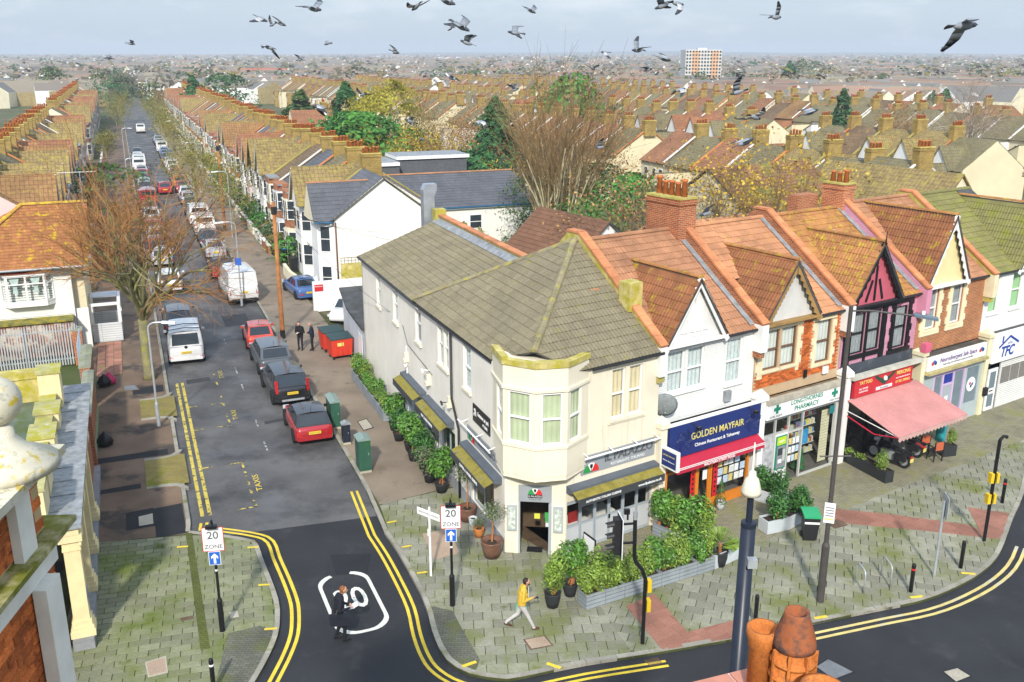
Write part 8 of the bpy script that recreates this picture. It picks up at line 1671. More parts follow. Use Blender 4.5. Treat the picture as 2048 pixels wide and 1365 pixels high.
    for i in range(nv + 1):
        f = i / nv; y = gr[0] + (gr[1] - gr[0]) * f
        for j in range(nu + 1): g = j / nu; x = (-1 + 2 * g) * (rw0 + (rw1 - rw0) * f); vs_.append((x, y, zr - .03 * f + .055 * (1 - (2 * g - 1) ** 2) * 1 + .03 * (1 - (2 * f - 1) ** 2)))
    b.add(vs_, [(i * (nu + 1) + j, i * (nu + 1) + j + 1, (i + 1) * (nu + 1) + j + 1, (i + 1) * (nu + 1) + j) for i in range(nv) for j in range(nu)]); b.build('roof', rc, t, True, uv=False)
    def glass(a, c, d, e, ix, i0, i1, nm, off=.006):
        a, c, d, e = map(Vector, (a, c, d, e)); n_ = (c - a).cross(e - a).normalized()
        P = lambda u, v: a.lerp(c, u).lerp(e.lerp(d, u), v) + n_ * off
        q = MB(); q.poly([P(ix, i0), P(1 - ix, i0), P(1 - ix, i1), P(ix, i1)]); return q.build(nm, M_cg, t, uv=False)
    if kind == 'van':
        if rearwin: glass(B[0], B[1], T_[1], T_[0], .12, .35, .85, 'rear_window')
        glass(B[2], B[3], T_[3], T_[2], .05, .1, .92, 'windscreen')
        for s_ in (-1, 1):
            q = MB(); q.poly([(s_ * (hw * .99 + .004), y1 - 1.75, belt + .05), (s_ * (hw * .97 + .004), y1 - 1.15, belt + .05), (s_ * hw * .93, y1 - 1.75, H * .8)][::s_]); q.build('side_window', M_cg, t)
        BX('door_gap', M_trim, t, -.004, y0 - .012, .5, .004, y0 - .002, H * .9)
    else:
        glass(B[0], B[1], T_[1], T_[0], .09, .10, .88, 'rear_window'); glass(B[2], B[3], T_[3], T_[2], .06, .06, .94, 'windscreen')
        for sd, (a, c, d, e) in ((1, (B[1], B[2], T_[2], T_[1])), (-1, (B[3], B[0], T_[0], T_[3]))):
            a, c, d, e = map(Vector, (a, c, d, e)); n_ = (c - a).cross(e - a).normalized(); P = lambda u, v: a.lerp(c, u).lerp(e.lerp(d, u), v) + n_ * .006
            cuts = [(.06, .30), (.34, .60), (.64, .93)] if kind not in ('hatch3',) else [(.08, .45), (.49, .93)]
            for u0, u1 in cuts:
                if sd < 0: u0, u1 = 1 - u1, 1 - u0
                q = MB(); q.poly([P(u0, .1), P(u1, .1), P(u1, .88), P(u0, .88)]); q.build('side_window', M_cg, t, uv=False)
    me1, me2 = wheel_parts(wr)
    for sx in (-1, 1):
        for yy in (y0 + .72, y1 - .82):
            w = ob('wheel', me1, t, (sx * (hw - .075), yy, wr)); ob('rim', me2, w)
            a = MB(); a.tube([(sx * (hw * .992), yy + (wr + .05) * math.cos(R(q)), wr + (wr + .05) * math.sin(R(q))) for q in range(0, 181, 20)], .035, 4); a.build('wheel_arch', M_trim, t, uv=False)
        m_ = MB(); m_.box(sx * hw, y1 - 1.55, belt + .02, sx * (hw + .16), y1 - 1.45, belt + .15) if sx > 0 else m_.box(-hw - .16, y1 - 1.55, belt + .02, -hw, y1 - 1.45, belt + .15); m_.build('door_mirror', M_trim if kind == 'van' else (roofcol or col), t)
        hx = hw * .62; b = MB(); b.box(min(sx * hx, sx * (hx + .28)), y1 - .14, hood * .68, max(sx * hx, sx * (hx + .28)), y1 - .03, hood * .86); b.build('headlight', M_hl, t)
        zt = belt * .54
        if lamps == 'tall': zt0, th_, tw_ = belt * .72, H - belt * .95, .13
        elif kind in ('van', 'mpvvan'): zt0, th_, tw_ = (H * .32, .55, .13) if kind == 'van' else (.42, .13, .17)
        else: zt0, th_, tw_ = zt - .02, tail_h, tail_w
        xe = hw * (.90 if kind != 'van' else .97); q = MB(); ya = y0 - .03
        q.extr([(sx * (xe - tw_), ya - .005, zt0), (sx * xe, ya + .04, zt0), (sx * (xe + .01), ya + .10, zt0 + th_), (sx * (xe - tw_), ya + .045, zt0 + th_)][::sx], (0, .10, 0)); q.build('tail_light', M_tail, t, uv=False)
    b = MB(); b.extr([(-hw * .86, y0 - .03, .30), (hw * .86, y0 - .03, .30), (hw * .97, y0 + .25, .30), (-hw * .97, y0 + .25, .30)], (0, 0, .17)); b.build('rear_bumper', M_trim if (trimlow or kind == 'van') else col, t)
    if trimlow: BX('skid_plate', M_galvp, t, -hw * .6, y0 - .045, .32, hw * .6, y0 - .031, .42)
    zp = belt * .62 if kind not in ('van',) else H * .36
    o = BX('number_plate', M_platey, t, -.27, y0 - .045, zp, .27, y0 - .015, zp + .13)
    if plate: text(o, plate, .10, M_lg, (0, y0 - .048, zp + .065), ext=.001, fit=.44)
    if logo_c: b = MB(); b.lathe([(.07, -.01), (.09, -.01), (.09, .01), (.07, .01)], 14, (0, y0 + .02, zp + .36), ax=1); b.build('badge_ring', M_trim, t)
    if bars:
        for yy in (gr[0] + .4, gr[0] + 1.3): b = MB(); b.tube([(-rw0 - .02, yy, zr + .06), (0, yy, zr + .14), (rw0 + .02, yy, zr + .06)], .025, 6); b.build('roof_bar', M_trim, t)
    else: b = MB(); b.tube([(0, gr[0] + .3, zr + .05), (0, gr[0] + .12, zr + .3)], .008, 4); b.build('aerial', M_trim, t)
    return t
SR = ST.a
def C(t_, s_): return ST.w(t_, s_, .004)
car('red three door hatchback with a black roof nearest on the right kerb', C(-1.0, 10.2), SR, PT['red'], 3.85, 1.75, 1.42, .93, .86, 'hatch3', PT['black'], 'HN17 YLP', tail_w=.2, tail_h=.3)
car('black sport utility car with silver rear skid plate behind the red hatchback', C(-1.15, 15.9), SR + R(2), PT['black'], 4.4, 1.85, 1.62, 1.05, .98, 'suv', None, 'EK74 MVO', lamps='tall', trimlow=True, wr=.35)
car('dark grey family hatchback between the black and the coral cars', C(-1.15, 20.9), SR + R(1), PT['grey'], 4.35, 1.83, 1.6, 1.02, .95, 'suv', None, 'HJ62 OUW', tail_w=.3, tail_h=.24)
car('small coral red hatchback beside the wooden pole', C(-1.2, 25.6), SR - R(2), PT['coral'], 3.6, 1.65, 1.48, .93, .85, 'hatch3', None, 'EK16 YLM', tail_w=.16, tail_h=.26)
car('large white panel van without rear windows past the coral car', C(-1.0, 38.2), SR + R(3), PT['white'], 5.6, 2.05, 2.35, 1.35, 1.1, 'van', None, 'EO14 VTD', wr=.34, rearwin=False)
car('blue saloon parked nose-in before the white boundary wall', C(3.4, 37.0), SR + R(6), PT['blue'], 4.55, 1.78, 1.44, .93, .88, 'saloon', None, 'LS08 EEA', tail_w=.34, tail_h=.2)
car('white hatchback half hidden behind the pale lean-to', C(5.2, 29.2), SR + R(150), PT['white'], 4.0, 1.75, 1.48, .95, .87)
car('red fastback car beyond the white panel van', C(-1.35, 46.3), SR, PT['red'], 4.7, 1.85, 1.45, .96, .86, 'saloon', PT['black'], 'EJ22 KRV', tail_w=.34, tail_h=.14)
car('white people carrier van with roof bars on the left kerb', C(-5.45, 25.0), SR - R(2), PT['white'], 4.75, 1.98, 1.95, 1.12, 1.05, 'mpvvan', None, 'GV24 WGD', bars=True, wr=.36, logo_c=True)
car('dark car with a panoramic roof just beyond the white people carrier', C(-5.5, 31.2), SR, PT['dgrey'], 4.4, 1.83, 1.5, .98, .9)
car('white hatchback with a red tail light behind the bare street tree', C(-5.4, 42.8), SR - R(3), PT['white'], 4.2, 1.8, 1.5, .98, .9, tail_w=.3)
rc = random.Random(21)
right = [('silver', 'saloon'), ('dgrey', 'hatch'), ('white', 'van'), ('white', 'van2'), ('black', 'hatch'), ('dgrey', 'hatch'), ('silver', 'hatch'), ('white', 'hatch'), ('red', 'hatch'), ('orange', 'suv'), ('grey', 'hatch'), ('red', 'hatch'), ('white', 'hatch'), ('white', 'suv'), ('silver', 'hatch'), ('grey', 'hatch'), ('blue', 'hatch'), ('lblue', 'hatch'), ('white', 'van'), ('navy', 'hatch'), ('silver', 'hatch'), ('lblue', 'suv'), ('grey', 'hatch')]
left = [('silver', 'hatch'), ('dred', 'hatch'), ('silver', 'hatch'), ('red', 'hatch'), ('white', 'hatch'), ('grey', 'hatch'), ('red', 'van'), ('white', 'hatch'), ('black', 'suv'), ('green', 'hatch'), ('grey', 'hatch'), ('red', 'hatch'), ('silver', 'hatch'), ('white', 'van'), ('white', 'van'), ('green', 'hatch'), ('white', 'hatch'), ('grey', 'hatch')]
CW_ = {'dgrey': 'dark grey', 'lblue': 'pale blue', 'dred': 'dark red', 'green': 'pale green'}
KN = {'hatch': 'hatchback', 'suv': 'tall car', 'saloon': 'saloon', 'van': 'van', 'van2': 'minibus van'}
KP = {'hatch': dict(L=4.1, W=1.78, H=1.5), 'suv': dict(L=4.4, W=1.85, H=1.65, belt=1.05, hood=.98), 'saloon': dict(L=4.5, W=1.8, H=1.45), 'van': dict(L=4.9, W=1.95, H=2.1, belt=1.25, hood=1.05), 'van2': dict(L=5.2, W=2.0, H=2.2, belt=1.3, hood=1.08)}
protoc = {}
for nm, lst, t_, s0 in (('right', right, -1.1, 52.2), ('left', left, -5.6, 50.5)):
    s_ = s0; ln = 0
    for i, (c, k) in enumerate(lst):
        kk = 'van' if k.startswith('van') else k; L_ = KP[k]['L']; lab = '%s %s, %s parked on the %s kerb past the %s' % (CW_.get(c, c), KN[k], ORD[i] if i < 20 else 'last', nm, 'red fastback' if nm == 'right' else 'bare tree')
        key = (c, k); pos = C(t_ + rc.uniform(-.12, .12), s_ + L_ / 2); rz = SR + R(rc.uniform(-1.5, 1.5))
        if key in protoc: dup(protoc[key], pos, rz, lab)
        else:
            o = car(lab, pos, rz, PT[c], kind=kk, rearwin=(k != 'van' or rc.random() < .5), **KP[k]); protoc[key] = o; KIDS[o.name] = list(o.children)
            for ch in o.children: KIDS[ch.name] = list(ch.children)
        s_ += L_ + rc.uniform(.7, 1.5) + (3 if rc.random() < .08 else 0)
dup(protoc[('red', 'hatch')], C(-3.3, 98), SR, 'red hatchback driving away in the middle of the side street')
dup(protoc[('dgrey', 'hatch')], ST.w(-12.0, 62, .0), SR + R(100), 'dark hatchback on a front garden drive on the left')
dup(protoc[('white', 'van')], C(-3.6, 205), SR, 'white van far off in the middle of the side street')
# ------------------------------------------------------------------ trees
BK = {k: mat('bark_' + k, c, .9, .3, 2, moss=(m_, .5, .68, 3)) for k, c, m_ in (('plane', (.21, .19, .10), (.30, .30, .05)), ('grey', (.22, .20, .13), (.28, .26, .10)), ('pale', (.46, .41, .27), (.32, .32, .14)), ('birch', (.48, .40, .33), (.30, .20, .15)))}
TW = {k: mat('twig_' + k, c, .9, .3, 1) for k, c in (('red', (.30, .145, .05)), ('brown', (.20, .135, .06)), ('yellow', (.30, .24, .05)), ('pale', (.27, .19, .13)))}
LV = {k: mat('leaf_' + k, c, .6, .3, .6, island=.5) for k, c in (('conifer', (.03, .105, .028)), ('willow', (.30, .27, .03)), ('pine', (.055, .175, .025)), ('autumn', (.42, .28, .03)), ('olive', (.17, .17, .035)), ('ivy', (.05, .10, .02)), ('cyp', (.025, .075, .02)), ('bronze', (.27, .155, .05)))}
def grow(mb, r, p, d, L, rad, depth, spread, droop, tips, n=3, twig=None, tdepth=2, seg=3, wob=.18):
    pts = [p]; q = p; dd = d
    for i in range(seg): dd = (dd + Vector((r.gauss(0, wob), r.gauss(0, wob), r.gauss(0, wob) - droop))).normalized(); q = q + dd * L / seg; pts.append(q)
    (twig if (twig and depth <= tdepth) else mb).tube(pts, [rad * (1 - .4 * i / seg) for i in range(seg + 1)], 5 if rad > .05 else 3, cap=False)
    if depth <= 0: tips.append(q); return
    for k in range(n):
        f = r.uniform(.45, 1.0) if k else 1.0; bp_ = pts[max(1, int(f * seg))]; nd = (dd + Vector((r.gauss(0, spread), r.gauss(0, spread), r.gauss(.05, spread)))).normalized()
        grow(mb, r, bp_, nd, L * r.uniform(.62, .85), rad * .55, depth - 1, spread, droop, tips, n, twig, tdepth, seg, wob)
def bare_tree(label, p, h, seed, fork, nl, bark, tw, up=1.1, depth=4, spread=.45, rad=.22, lean=.55, leafm=None, nleaf=0, group=None, limbL=None, droop=0., n=3, wob=.18):
    r = random.Random(seed); t = thing('tree', label, 'tree', p, 0, group); T0, B, W = MB(), MB(), MB(); tips = []
    T0.tube([(0, 0, 0), (0, 0, .3), (r.gauss(0, .05), r.gauss(0, .05), fork * .6), (0, 0, fork)], [rad * 1.35, rad, rad * .85, rad * .9], 9); T0.build('trunk', BK[bark], t, True, uv=False)
    for k in range(nl):
        a = 6.283 * k / nl + r.uniform(-.3, .3); d = Vector((math.cos(a) * lean, math.sin(a) * lean, up * r.uniform(.8, 1.2))).normalized(); grow(B, r, Vector((0, 0, fork - .1)), d, (limbL or (h - fork) * .42), rad * .5, depth, spread, droop, tips, n, W, 2, 3, wob)
    B.build('branches', BK[bark], t, True, uv=False); W.build('twigs', TW[tw], t, uv=False)
    if leafm:
        Lm = MB()
        for i in range(nleaf): q = r.choice(tips) + Vector((r.gauss(0, .35), r.gauss(0, .35), r.gauss(0, .35))); leaf(Lm, q, Vector((r.gauss(0, 1), r.gauss(0, 1), r.gauss(.4, 1))), r.uniform(.14, .3), .6, r)
        Lm.build('leaves', LV[leafm], t, uv=False)
    return t
CR = {}
def crown(kind, seed, shape, n, ls, m):
    key = (kind, seed)
    if key in CR: return CR[key]
    r = random.Random(str(seed)); L = MB()
    lob = [(r.uniform(0, 6.283), r.uniform(.05, .98), r.uniform(.6, 1.3)) for _ in range(60)]
    for i in range(n):
        a0, z0, k = r.choice(lob); z = min(1, max(0, z0 + r.gauss(0, .05))); a = a0 + r.gauss(0, .28)
        rr = shape(z) * k * r.uniform(.55, 1.0) ** .6; p = Vector((rr * math.cos(a), rr * math.sin(a), z)); q = Vector((math.cos(a), math.sin(a), .5 + r.gauss(0, .5)))
        if kind == 'willow': q = Vector((math.cos(a), math.sin(a), .1)); leaf(L, p, q, ls * r.uniform(.7, 1.4), .45, r)
        else: leaf(L, p, q + Vector((r.gauss(0, .4), r.gauss(0, .4), 0)), ls * r.uniform(.6, 1.4), .55, r)
    CR[key] = L.mesh('crown', m, uv=False); return CR[key]
SHP = {'conifer': lambda z: .34 * (1 - z) ** .8 + .02, 'dome': lambda z: .5 * math.sqrt(max(0, 1 - (1.6 * z - .7) ** 2 / .85)) + .03, 'willow': lambda z: .55 * math.sqrt(max(0, 1 - z ** 2.4)) + .03, 'cyp': lambda z: .15 * math.sin(min(1, z * 1.15 + .12) * 2.9) ** .6 + .02 if z < .9 else .04}
def leafy(label, p, h, kind, m, seed=1, n=1500, wid=1., base=.12, grp=None, ls=.055, name='tree'):
    t = thing(name, label, 'tree' if name == 'tree' else 'bush', p, random.uniform(0, 6.28), grp); b = MB(); b.tube([(0, 0, -.1), (0, 0, h * .35), (0, 0, h * .8)], [h * .03, h * .024, h * .008], 7); b.build('trunk', BK['grey'], t, uv=False)
    o = ob('crown', crown(kind, (seed, m, n), SHP[kind], n, ls, LV[m]), t, (0, 0, h * base)); o.scale = (h * wid, h * wid, h * (1 - base)); return t
bare_tree('big bare pollarded tree with lichened limbs on the left pavement', at(300, 757), 9.5, 11, 3.3, 12, 'plane', 'red', 1.8, 5, .36, .29, .5, limbL=3.1, n=3)
def PU(u, Y, v):
    """place a tree in line u of the photo at depth Y, tall enough to reach row v"""
    r = _ray(u, v); k = Y / r[1]; return Vector((k * r[0], Y, 0)), CH + k * r[2]
p, h = PU(1120, 68, 192); bare_tree('tall many stemmed bare tree in the gardens behind the shops', p, h, 5, .5, 15, 'pale', 'brown', 2.6, 4, .2, .26, .46, limbL=h * .42, n=3, wob=.06)
p, h = PU(1962, 128, 108); bare_tree('tall bare birch with drooping twigs at the right skyline', p, h, 8, 3, 7, 'birch', 'pale', 2.6, 5, .40, .26, .45, limbL=h * .27, droop=.04)
for i, (u, v, h, sd) in enumerate(((395, 432, 8.5, 3), (470, 470, 6.5, 4), (388, 380, 9, 6), (352, 335, 8, 7), (338, 305, 8, 9), (322, 272, 8, 12), (310, 250, 9, 13))):
    bare_tree('%s slender street tree with pale trunk on the right pavement' % ORD[i], at(u, v), h, sd, 2.4, 7, 'grey', 'yellow', 1.6, 4, .45, .14, .5, 'olive', 900, 'slender street trees on the right', limbL=2.3)
for i, (u, v, h, sd) in enumerate(((215, 330, 6, 14), (235, 262, 9, 15), (245, 245, 10, 16))):
    bare_tree('%s yellowish street tree on the left side of the street' % ORD[i], at(u, v), h, sd, 1.6, 7, 'grey', 'yellow', 1.5, 4, .5, .14, .6, 'olive', 1500, 'yellowish street trees on the left', limbL=h * .27)
brn = [(825, 158, 128, 'bronze', 'brown'), (880, 120, 195, 'bronze', 'brown'), (930, 112, 205, 'bronze', 'red'), (1060, 105, 205, 'bronze', 'brown'), (1010, 130, 182, 'bronze', 'red'), (962, 142, 186, 'bronze', 'pale'), (850, 108, 228, 'autumn', 'brown'), (905, 104, 246, 'autumn', 'brown'), (1180, 100, 205, 'bronze', 'brown'), (1235, 118, 222, 'bronze', 'red'), (1085, 128, 192, 'bronze', 'red'), (795, 104, 262, 'autumn', 'yellow'), (1000, 94, 300, 'autumn', 'yellow'), (1525, 60, 232, 'autumn', 'brown'), (1440, 66, 262, 'autumn', 'brown'), (1590, 57, 268, 'autumn', 'brown'), (1790, 150, 190, 'bronze', 'red'), (1560, 190, 180, 'bronze', 'pale'), (1840, 210, 165, 'bronze', 'pale'), (640, 190, 165, 'bronze', 'red'), (1280, 60, 300, 'bronze', 'pale'), (1150, 84, 250, 'bronze', 'red'), (945, 104, 285, 'bronze', 'brown'), (150, 270, 160, 'bronze', 'red'), (330, 290, 170, 'bronze', 'red')]
for i, (u, Y, v, lm, tw) in enumerate(brn):
    p, h = PU(u, Y, v); o_ = sorted(q[0] for q in brn).index(u)
    bare_tree('%s twiggy garden tree, %s from the left among the gardens' % ('golden leaved' if lm == 'autumn' else 'brown bare', ORD[o_] if o_ < 20 else 'number %d' % (o_ + 1)), p, h, 30 + i, h * .14, 8, 'grey', tw, 1.7, 4, .42, .15, .62, lm, 1700 if lm == 'autumn' else 1500, 'twiggy garden trees', limbL=h * .32)
for lab, u, Y, v, k, m_, sd, n, w in (('dark green conifer with broad base in the central gardens', 990, 97, 196, 'conifer', 'conifer', 1, 3400, 1.15), ('tall dark conifer left of the yellow willow', 690, 150, 166, 'conifer', 'conifer', 2, 2600, 1.1), ('large golden yellow willow in the central gardens', 778, 134, 160, 'willow', 'willow', 3, 5200, .8), ('smaller golden willow beside the large one', 735, 142, 188, 'willow', 'willow', 14, 3000, .8), ('round bright green pine below the willow', 715, 112, 226, 'dome', 'pine', 4, 2600, 1.4), ('dark columnar cypress on the right skyline', 1690, 165, 180, 'cyp', 'cyp', 5, 1500, 1.1), ('bright evergreen tree at the top centre beyond the gardens', 1143, 150, 148, 'dome', 'pine', 6, 2200, .9), ('dense green shrub tree behind the orange lean-to', 1250, 66, 350, 'dome', 'pine', 7, 5500, 1.0), ('dark ivy clad tree left of the many stemmed tree', 1092, 78, 335, 'dome', 'ivy', 9, 4000, .9), ('dark ivy clad tree right of the many stemmed tree', 1195, 76, 330, 'dome', 'ivy', 15, 4000, 1.2), ('dark hedge tree in a left front garden', 205, 95, 330, 'dome', 'ivy', 11, 1200, 1.6), ('tall dark yew left of the tall conifer', 600, 165, 180, 'cyp', 'ivy', 12, 1600, 2.0), ('left one of the two blue green conifers near the birch', 1868, 230, 182, 'conifer', 'conifer', 13, 1200, 1.3), ('right one of the two blue green conifers near the birch', 1892, 226, 178, 'conifer', 'conifer', 16, 1200, 1.3), ('dark green tree on the far left of the street row', 383, 230, 152, 'conifer', 'conifer', 17, 1200, 1.3), ('dark green tree right of the far street row conifer', 447, 230, 148, 'dome', 'conifer', 18, 1300, 1.1), ('round green tree on the far left skyline', 210, 330, 140, 'dome', 'conifer', 19, 1200, 1.0), ('broad dark tree near the left edge skyline', 100, 350, 134, 'dome', 'ivy', 20, 1200, 1.1), ('green bush tree beside the dark central conifer', 950, 96, 305, 'dome', 'conifer', 21, 3000, 1.3), ('dark pine on the far right centre skyline', 1582, 420, 122, 'conifer', 'conifer', 22, 900, 1.4), ('second dark pine on the far right centre skyline', 1608, 430, 120, 'dome', 'ivy', 23, 900, .9)):
    p, h = PU(u, Y, v); leafy(lab, p, h, k, m_, sd, n, w, ls=.055 if n < 3200 else .034)
for i in range(16):
    s_ = 47.8 + i * HW * .98; lm = ('pine', 'olive', 'ivy', 'pine')[i % 4]
    leafy('%s front garden bush along the right-hand houses' % ORD[i], ST.w(4.2, s_, 0), random.uniform(1.6, 2.6), 'dome', lm, 20 + i % 3, 700, 1.2, .05, 'front garden bushes on the right', .09, 'bush')
    leafy('%s front garden bush along the left-hand houses' % ORD[i], ST.w(-12.2, s_ - 8, 0), random.uniform(1.5, 2.8), 'dome', ('ivy', 'bronze', 'olive')[i % 3], 23 + i % 3, 700, 1.3, .05, 'front garden bushes on the left', .09, 'bush')
for i in range(34):
    t_, s_ = (random.uniform(17, 43), random.uniform(30, 260)) if i < 22 else (random.uniform(-50, -30), random.uniform(60, 220))
    leafy('low green bush scattered in the back gardens', ST.w(t_, s_, 0), random.uniform(2, 4.5), 'dome', ('ivy', 'olive', 'bronze', 'conifer')[i % 4], 30 + i % 4, 800, 1.3, .05, 'garden bushes', .09, 'bush')
# ------------------------------------------------------------------ the town beyond, hills, haze
rt = random.Random(77); tm = [W_white] + [mat('town_roof%d' % i, c, .9, .2, .02) for i, c in enumerate(((.19, .16, .13), (.27, .18, .13), (.17, .165, .155), (.23, .20, .15)))] + [M_ybrick, W_cream]; tb = MB()
def far_house(x, y, a, L_, W_, e, rg, rm, wm, z=0.):
    ca, sa = math.cos(a), math.sin(a); P = lambda u, v, z_: (x + u * ca - v * sa, y + u * sa + v * ca, z + z_)
    A = [P(-L_, -W_, -1), P(L_, -W_, -1), P(L_, W_, -1), P(-L_, W_, -1)]; B = [P(-L_, -W_, e), P(L_, -W_, e), P(L_, W_, e), P(-L_, W_, e)]; Rg = [P(-L_, 0, rg), P(L_, 0, rg)]
    tb.add(A + B + Rg, [(0, 1, 5, 4), (2, 3, 7, 6), (1, 2, 6, 9, 5), (3, 0, 4, 8, 7)], wm); tb.add(B + Rg, [(0, 1, 5, 4), (2, 3, 4, 5)], rm)
def gz_(y): return 0 if y < 600 else min(14, (y - 600) * .0042)      # the land rises gently to the far hills
cnt = 0
while cnt < 4800:
    y = 260 * math.exp(rt.random() * 2.75); x = rt.uniform(-.62, .62) * y
    q = ST.l((x, y, 0))
    if y < 375 and -90 < q.x < 155 and q.y < 335: continue
    if (abs(q.x + 3.3) < 14 and q.y < 700) or abs(x - 87) + abs(y - 455) < 40: continue
    a = ST.a + rt.choice((0, math.pi / 2)) + rt.gauss(0, .25); far_house(x, y, a, rt.uniform(4, 12) * (1 + y / 2500), rt.uniform(3.5, 5), rt.uniform(4.6, 5.8), rt.uniform(7.2, 9), rt.randint(1, 4), rt.choice((0, 0, 5, 6, 0)), gz_(y)); cnt += 1
tag(tb.build('distant_town', tm, uv=False), 'mass of small houses with brown and orange roofs filling the distance', 'town', kind='stuff')
tms = [mat('far_tree%d' % i, c, .9, .3, .05) for i, c in enumerate(((.05, .08, .025), (.12, .10, .05), (.10, .085, .055), (.035, .075, .03), (.16, .14, .03)))]; fb = MB(); cnt = 0
while cnt < 9500:
    y = 340 * math.exp(rt.random() * 2.6); x = rt.uniform(-.62, .62) * y; q = ST.l((x, y, 0))
    if (y < 375 and -90 < q.x < 155 and q.y < 335) or (abs(q.x + 3.3) < 7 and q.y < 290): continue
    h = rt.uniform(4.5, 9.5) * (1.4 if rt.random() < .2 else 1); w = h * rt.uniform(.35, .6); m_ = rt.choice((0, 1, 1, 2, 2, 3, 4)); z0 = gz_(y)
    for k in range(34 if y < 700 else 11): d = Vector((rt.gauss(0, 1), rt.gauss(0, 1), rt.gauss(0, 1))).normalized(); c = Vector((x + d.x * w * .8, y + d.y * w * .8, z0 + h * .55 + d.z * h * .42)); i0 = len(fb.f); leaf(fb, c, d + Vector((0, -.3, .4)), h * rt.uniform(.2, .4) * (.55 if y < 700 else 1.1), .8, rt); fb.m[-1] = m_
    cnt += 1
tag(fb.build('distant_trees', tms, uv=False), 'scattered bare and evergreen trees among the distant houses', 'trees', kind='stuff')
hb = MB(); n = 90; vs_ = []
for i in range(n + 1):
    x = -4600 + 9200 * i / n
    for y, h in ((480, -.2), (1500, 12), (2800, 30), (4200, 17 + 3 * math.sin(i * .13) + 2 * math.sin(i * .37 + 1)), (5600, 30 + 9 * math.sin(i * .11 + 2) + 3 * math.sin(i * .5)), (6200, 12)): vs_.append((x, y, (gz_(y) - .3 if y < 4000 else h)))
hb.add(vs_, [(i * 6 + j, (i + 1) * 6 + j, (i + 1) * 6 + j + 1, i * 6 + j + 1) for i in range(n) for j in range(5)]); tag(hb.build('hills', mat('far_land', (.09, .105, .06), .95, .4, .004, moss=((.13, .125, .10), .5, .6, .012)), smooth=True), kind='structure')
def far_box(name, label, cat, u0, u1, vt, D, dep, wm, rm=None, rows=0, cols=0, hz=None):
    x0, x1 = (u0 - 1024) / CF * D, (u1 - 1024) / CF * D; zt = CH + (CVH - vt) / CF * D; t = thing(name, label, cat, ((x0 + x1) / 2, D, 0), 0); w = (x1 - x0) / 2; BX('wall', wm, t, -w, 0, -2, w, dep, zt)
    if rm: b = MB(); e = .12 * w if hz is None else hz; b.extr([(-w - 1, -1, zt), (-w - 1, dep + 1, zt), (-w - 1, dep / 2, zt + e)], (2 * w + 2, 0, 0)); b.build('roof', rm, t)
    if rows:
        z0 = max(1.2, zt - rows * 2.1)
        wme = MB(); sx, sz = 2 * w / cols, (zt - z0) / rows; wme.box(0, 0, 0, sx * .6, .3, sz * .5); me = wme.mesh('window', M_pane)
        for i in range(cols):
            for j in range(rows): ob('window', me, t, (-w + sx * (i + .2), -.3, z0 + sz * (j + .25)))
    return t
TWB = far_box('tower_block', 'pale high-rise tower block with orange panels on the right skyline', 'tower block', 1357, 1426, 101, 450, 14, mat('tower_white', (.62, .60, .56), .8, .06), None, 12, 12)
for u in (1376, 1413): x = ((u - 1391.5) / CF) * 450; b = MB(); b.box(x - 1.6, -.28, 0, x + 1.6, -.05, 19); b.build('orange_panel', mat('tower_orange', (.62, .36, .20), .8, .05), TWB)
BX('lift_motor_room', MATS['tower_white'], TWB, -2, 4, 19.2, 2, 9, 20.2)
far_box('long_building', 'long brick building with a red hipped roof on the left skyline', 'building', 490, 583, 146, 620, 14, W_brick, mat('red_far_roof', (.42, .12, .07), .8, .1), 2, 16, 3.5); far_box('long_building', 'lower brick wing beside the red roofed long building', 'building', 584, 630, 148, 600, 14, W_brick, None, 2, 8)
for u0, u1, vt, D, lab in ((213, 258, 124, 1900, 'white flat warehouse far off on the left'), (672, 750, 123, 1700, 'white factory with a small tower in the far centre'), (990, 1050, 122, 2100, 'pale warehouse in the far centre right'), (1232, 1330, 152, 640, 'low grey terrace of flats left of the tower block')): far_box('far_warehouse', lab, 'warehouse', u0, u1, vt, D, 40, mat('far_white', (.66, .67, .68), .7, .05))
put(n0 + 4, ST.w(17, 118, 0), ST.a, 'white gabled house standing alone behind the right terrace', 'single houses in the gardens'); put(n0 + 4, ST.w(-32, 88, 0), ST.a + 1.2, 'pale house side-on beyond the left-hand gardens', 'single houses in the gardens')
MS = thing('lattice_mast', 'thin lattice radio mast on the right skyline', 'mast', ((1848 - 1024) / CF * 900, 900, 0))
b = MB()
for sx, sy in ((-1, -1), (1, -1), (0, 1)): b.tube([(sx * 1.2, sy * 1.2, 0), (sx * .6, sy * .6, 24)], .12, 3)
for k in range(12): b.tube([(-1, -1, 2 * k), (1, -1, 2 * k + 2), (0, 1, 2 * k)], .08, 3)
b.build('lattice', M_lead, MS); b = MB(); b.box(-1.6, -1, 20, 1.6, 1, 21).box(-1.4, -1, 23, 1.4, 1, 24.5); b.build('antenna', M_lead, MS)
hz = MB(); hz.box(-5200, -420, -3, 5200, 6600, 75); ho = hz.build('haze', bpy.data.materials.new('haze_air')); tag(ho, 'pale blue haze over the distant town', 'haze', kind='stuff'); hm = ho.data.materials[0]; hm.use_nodes = True; hn = hm.node_tree
hn.nodes.remove(hn.nodes['Principled BSDF']); pv = hn.nodes.new('ShaderNodeVolumePrincipled'); pv.inputs['Color'].default_value = (.80, .88, .98, 1); pv.inputs['Density'].default_value = .00031; hn.links.new(pv.outputs['Volume'], hn.nodes['Material Output'].inputs['Volume'])
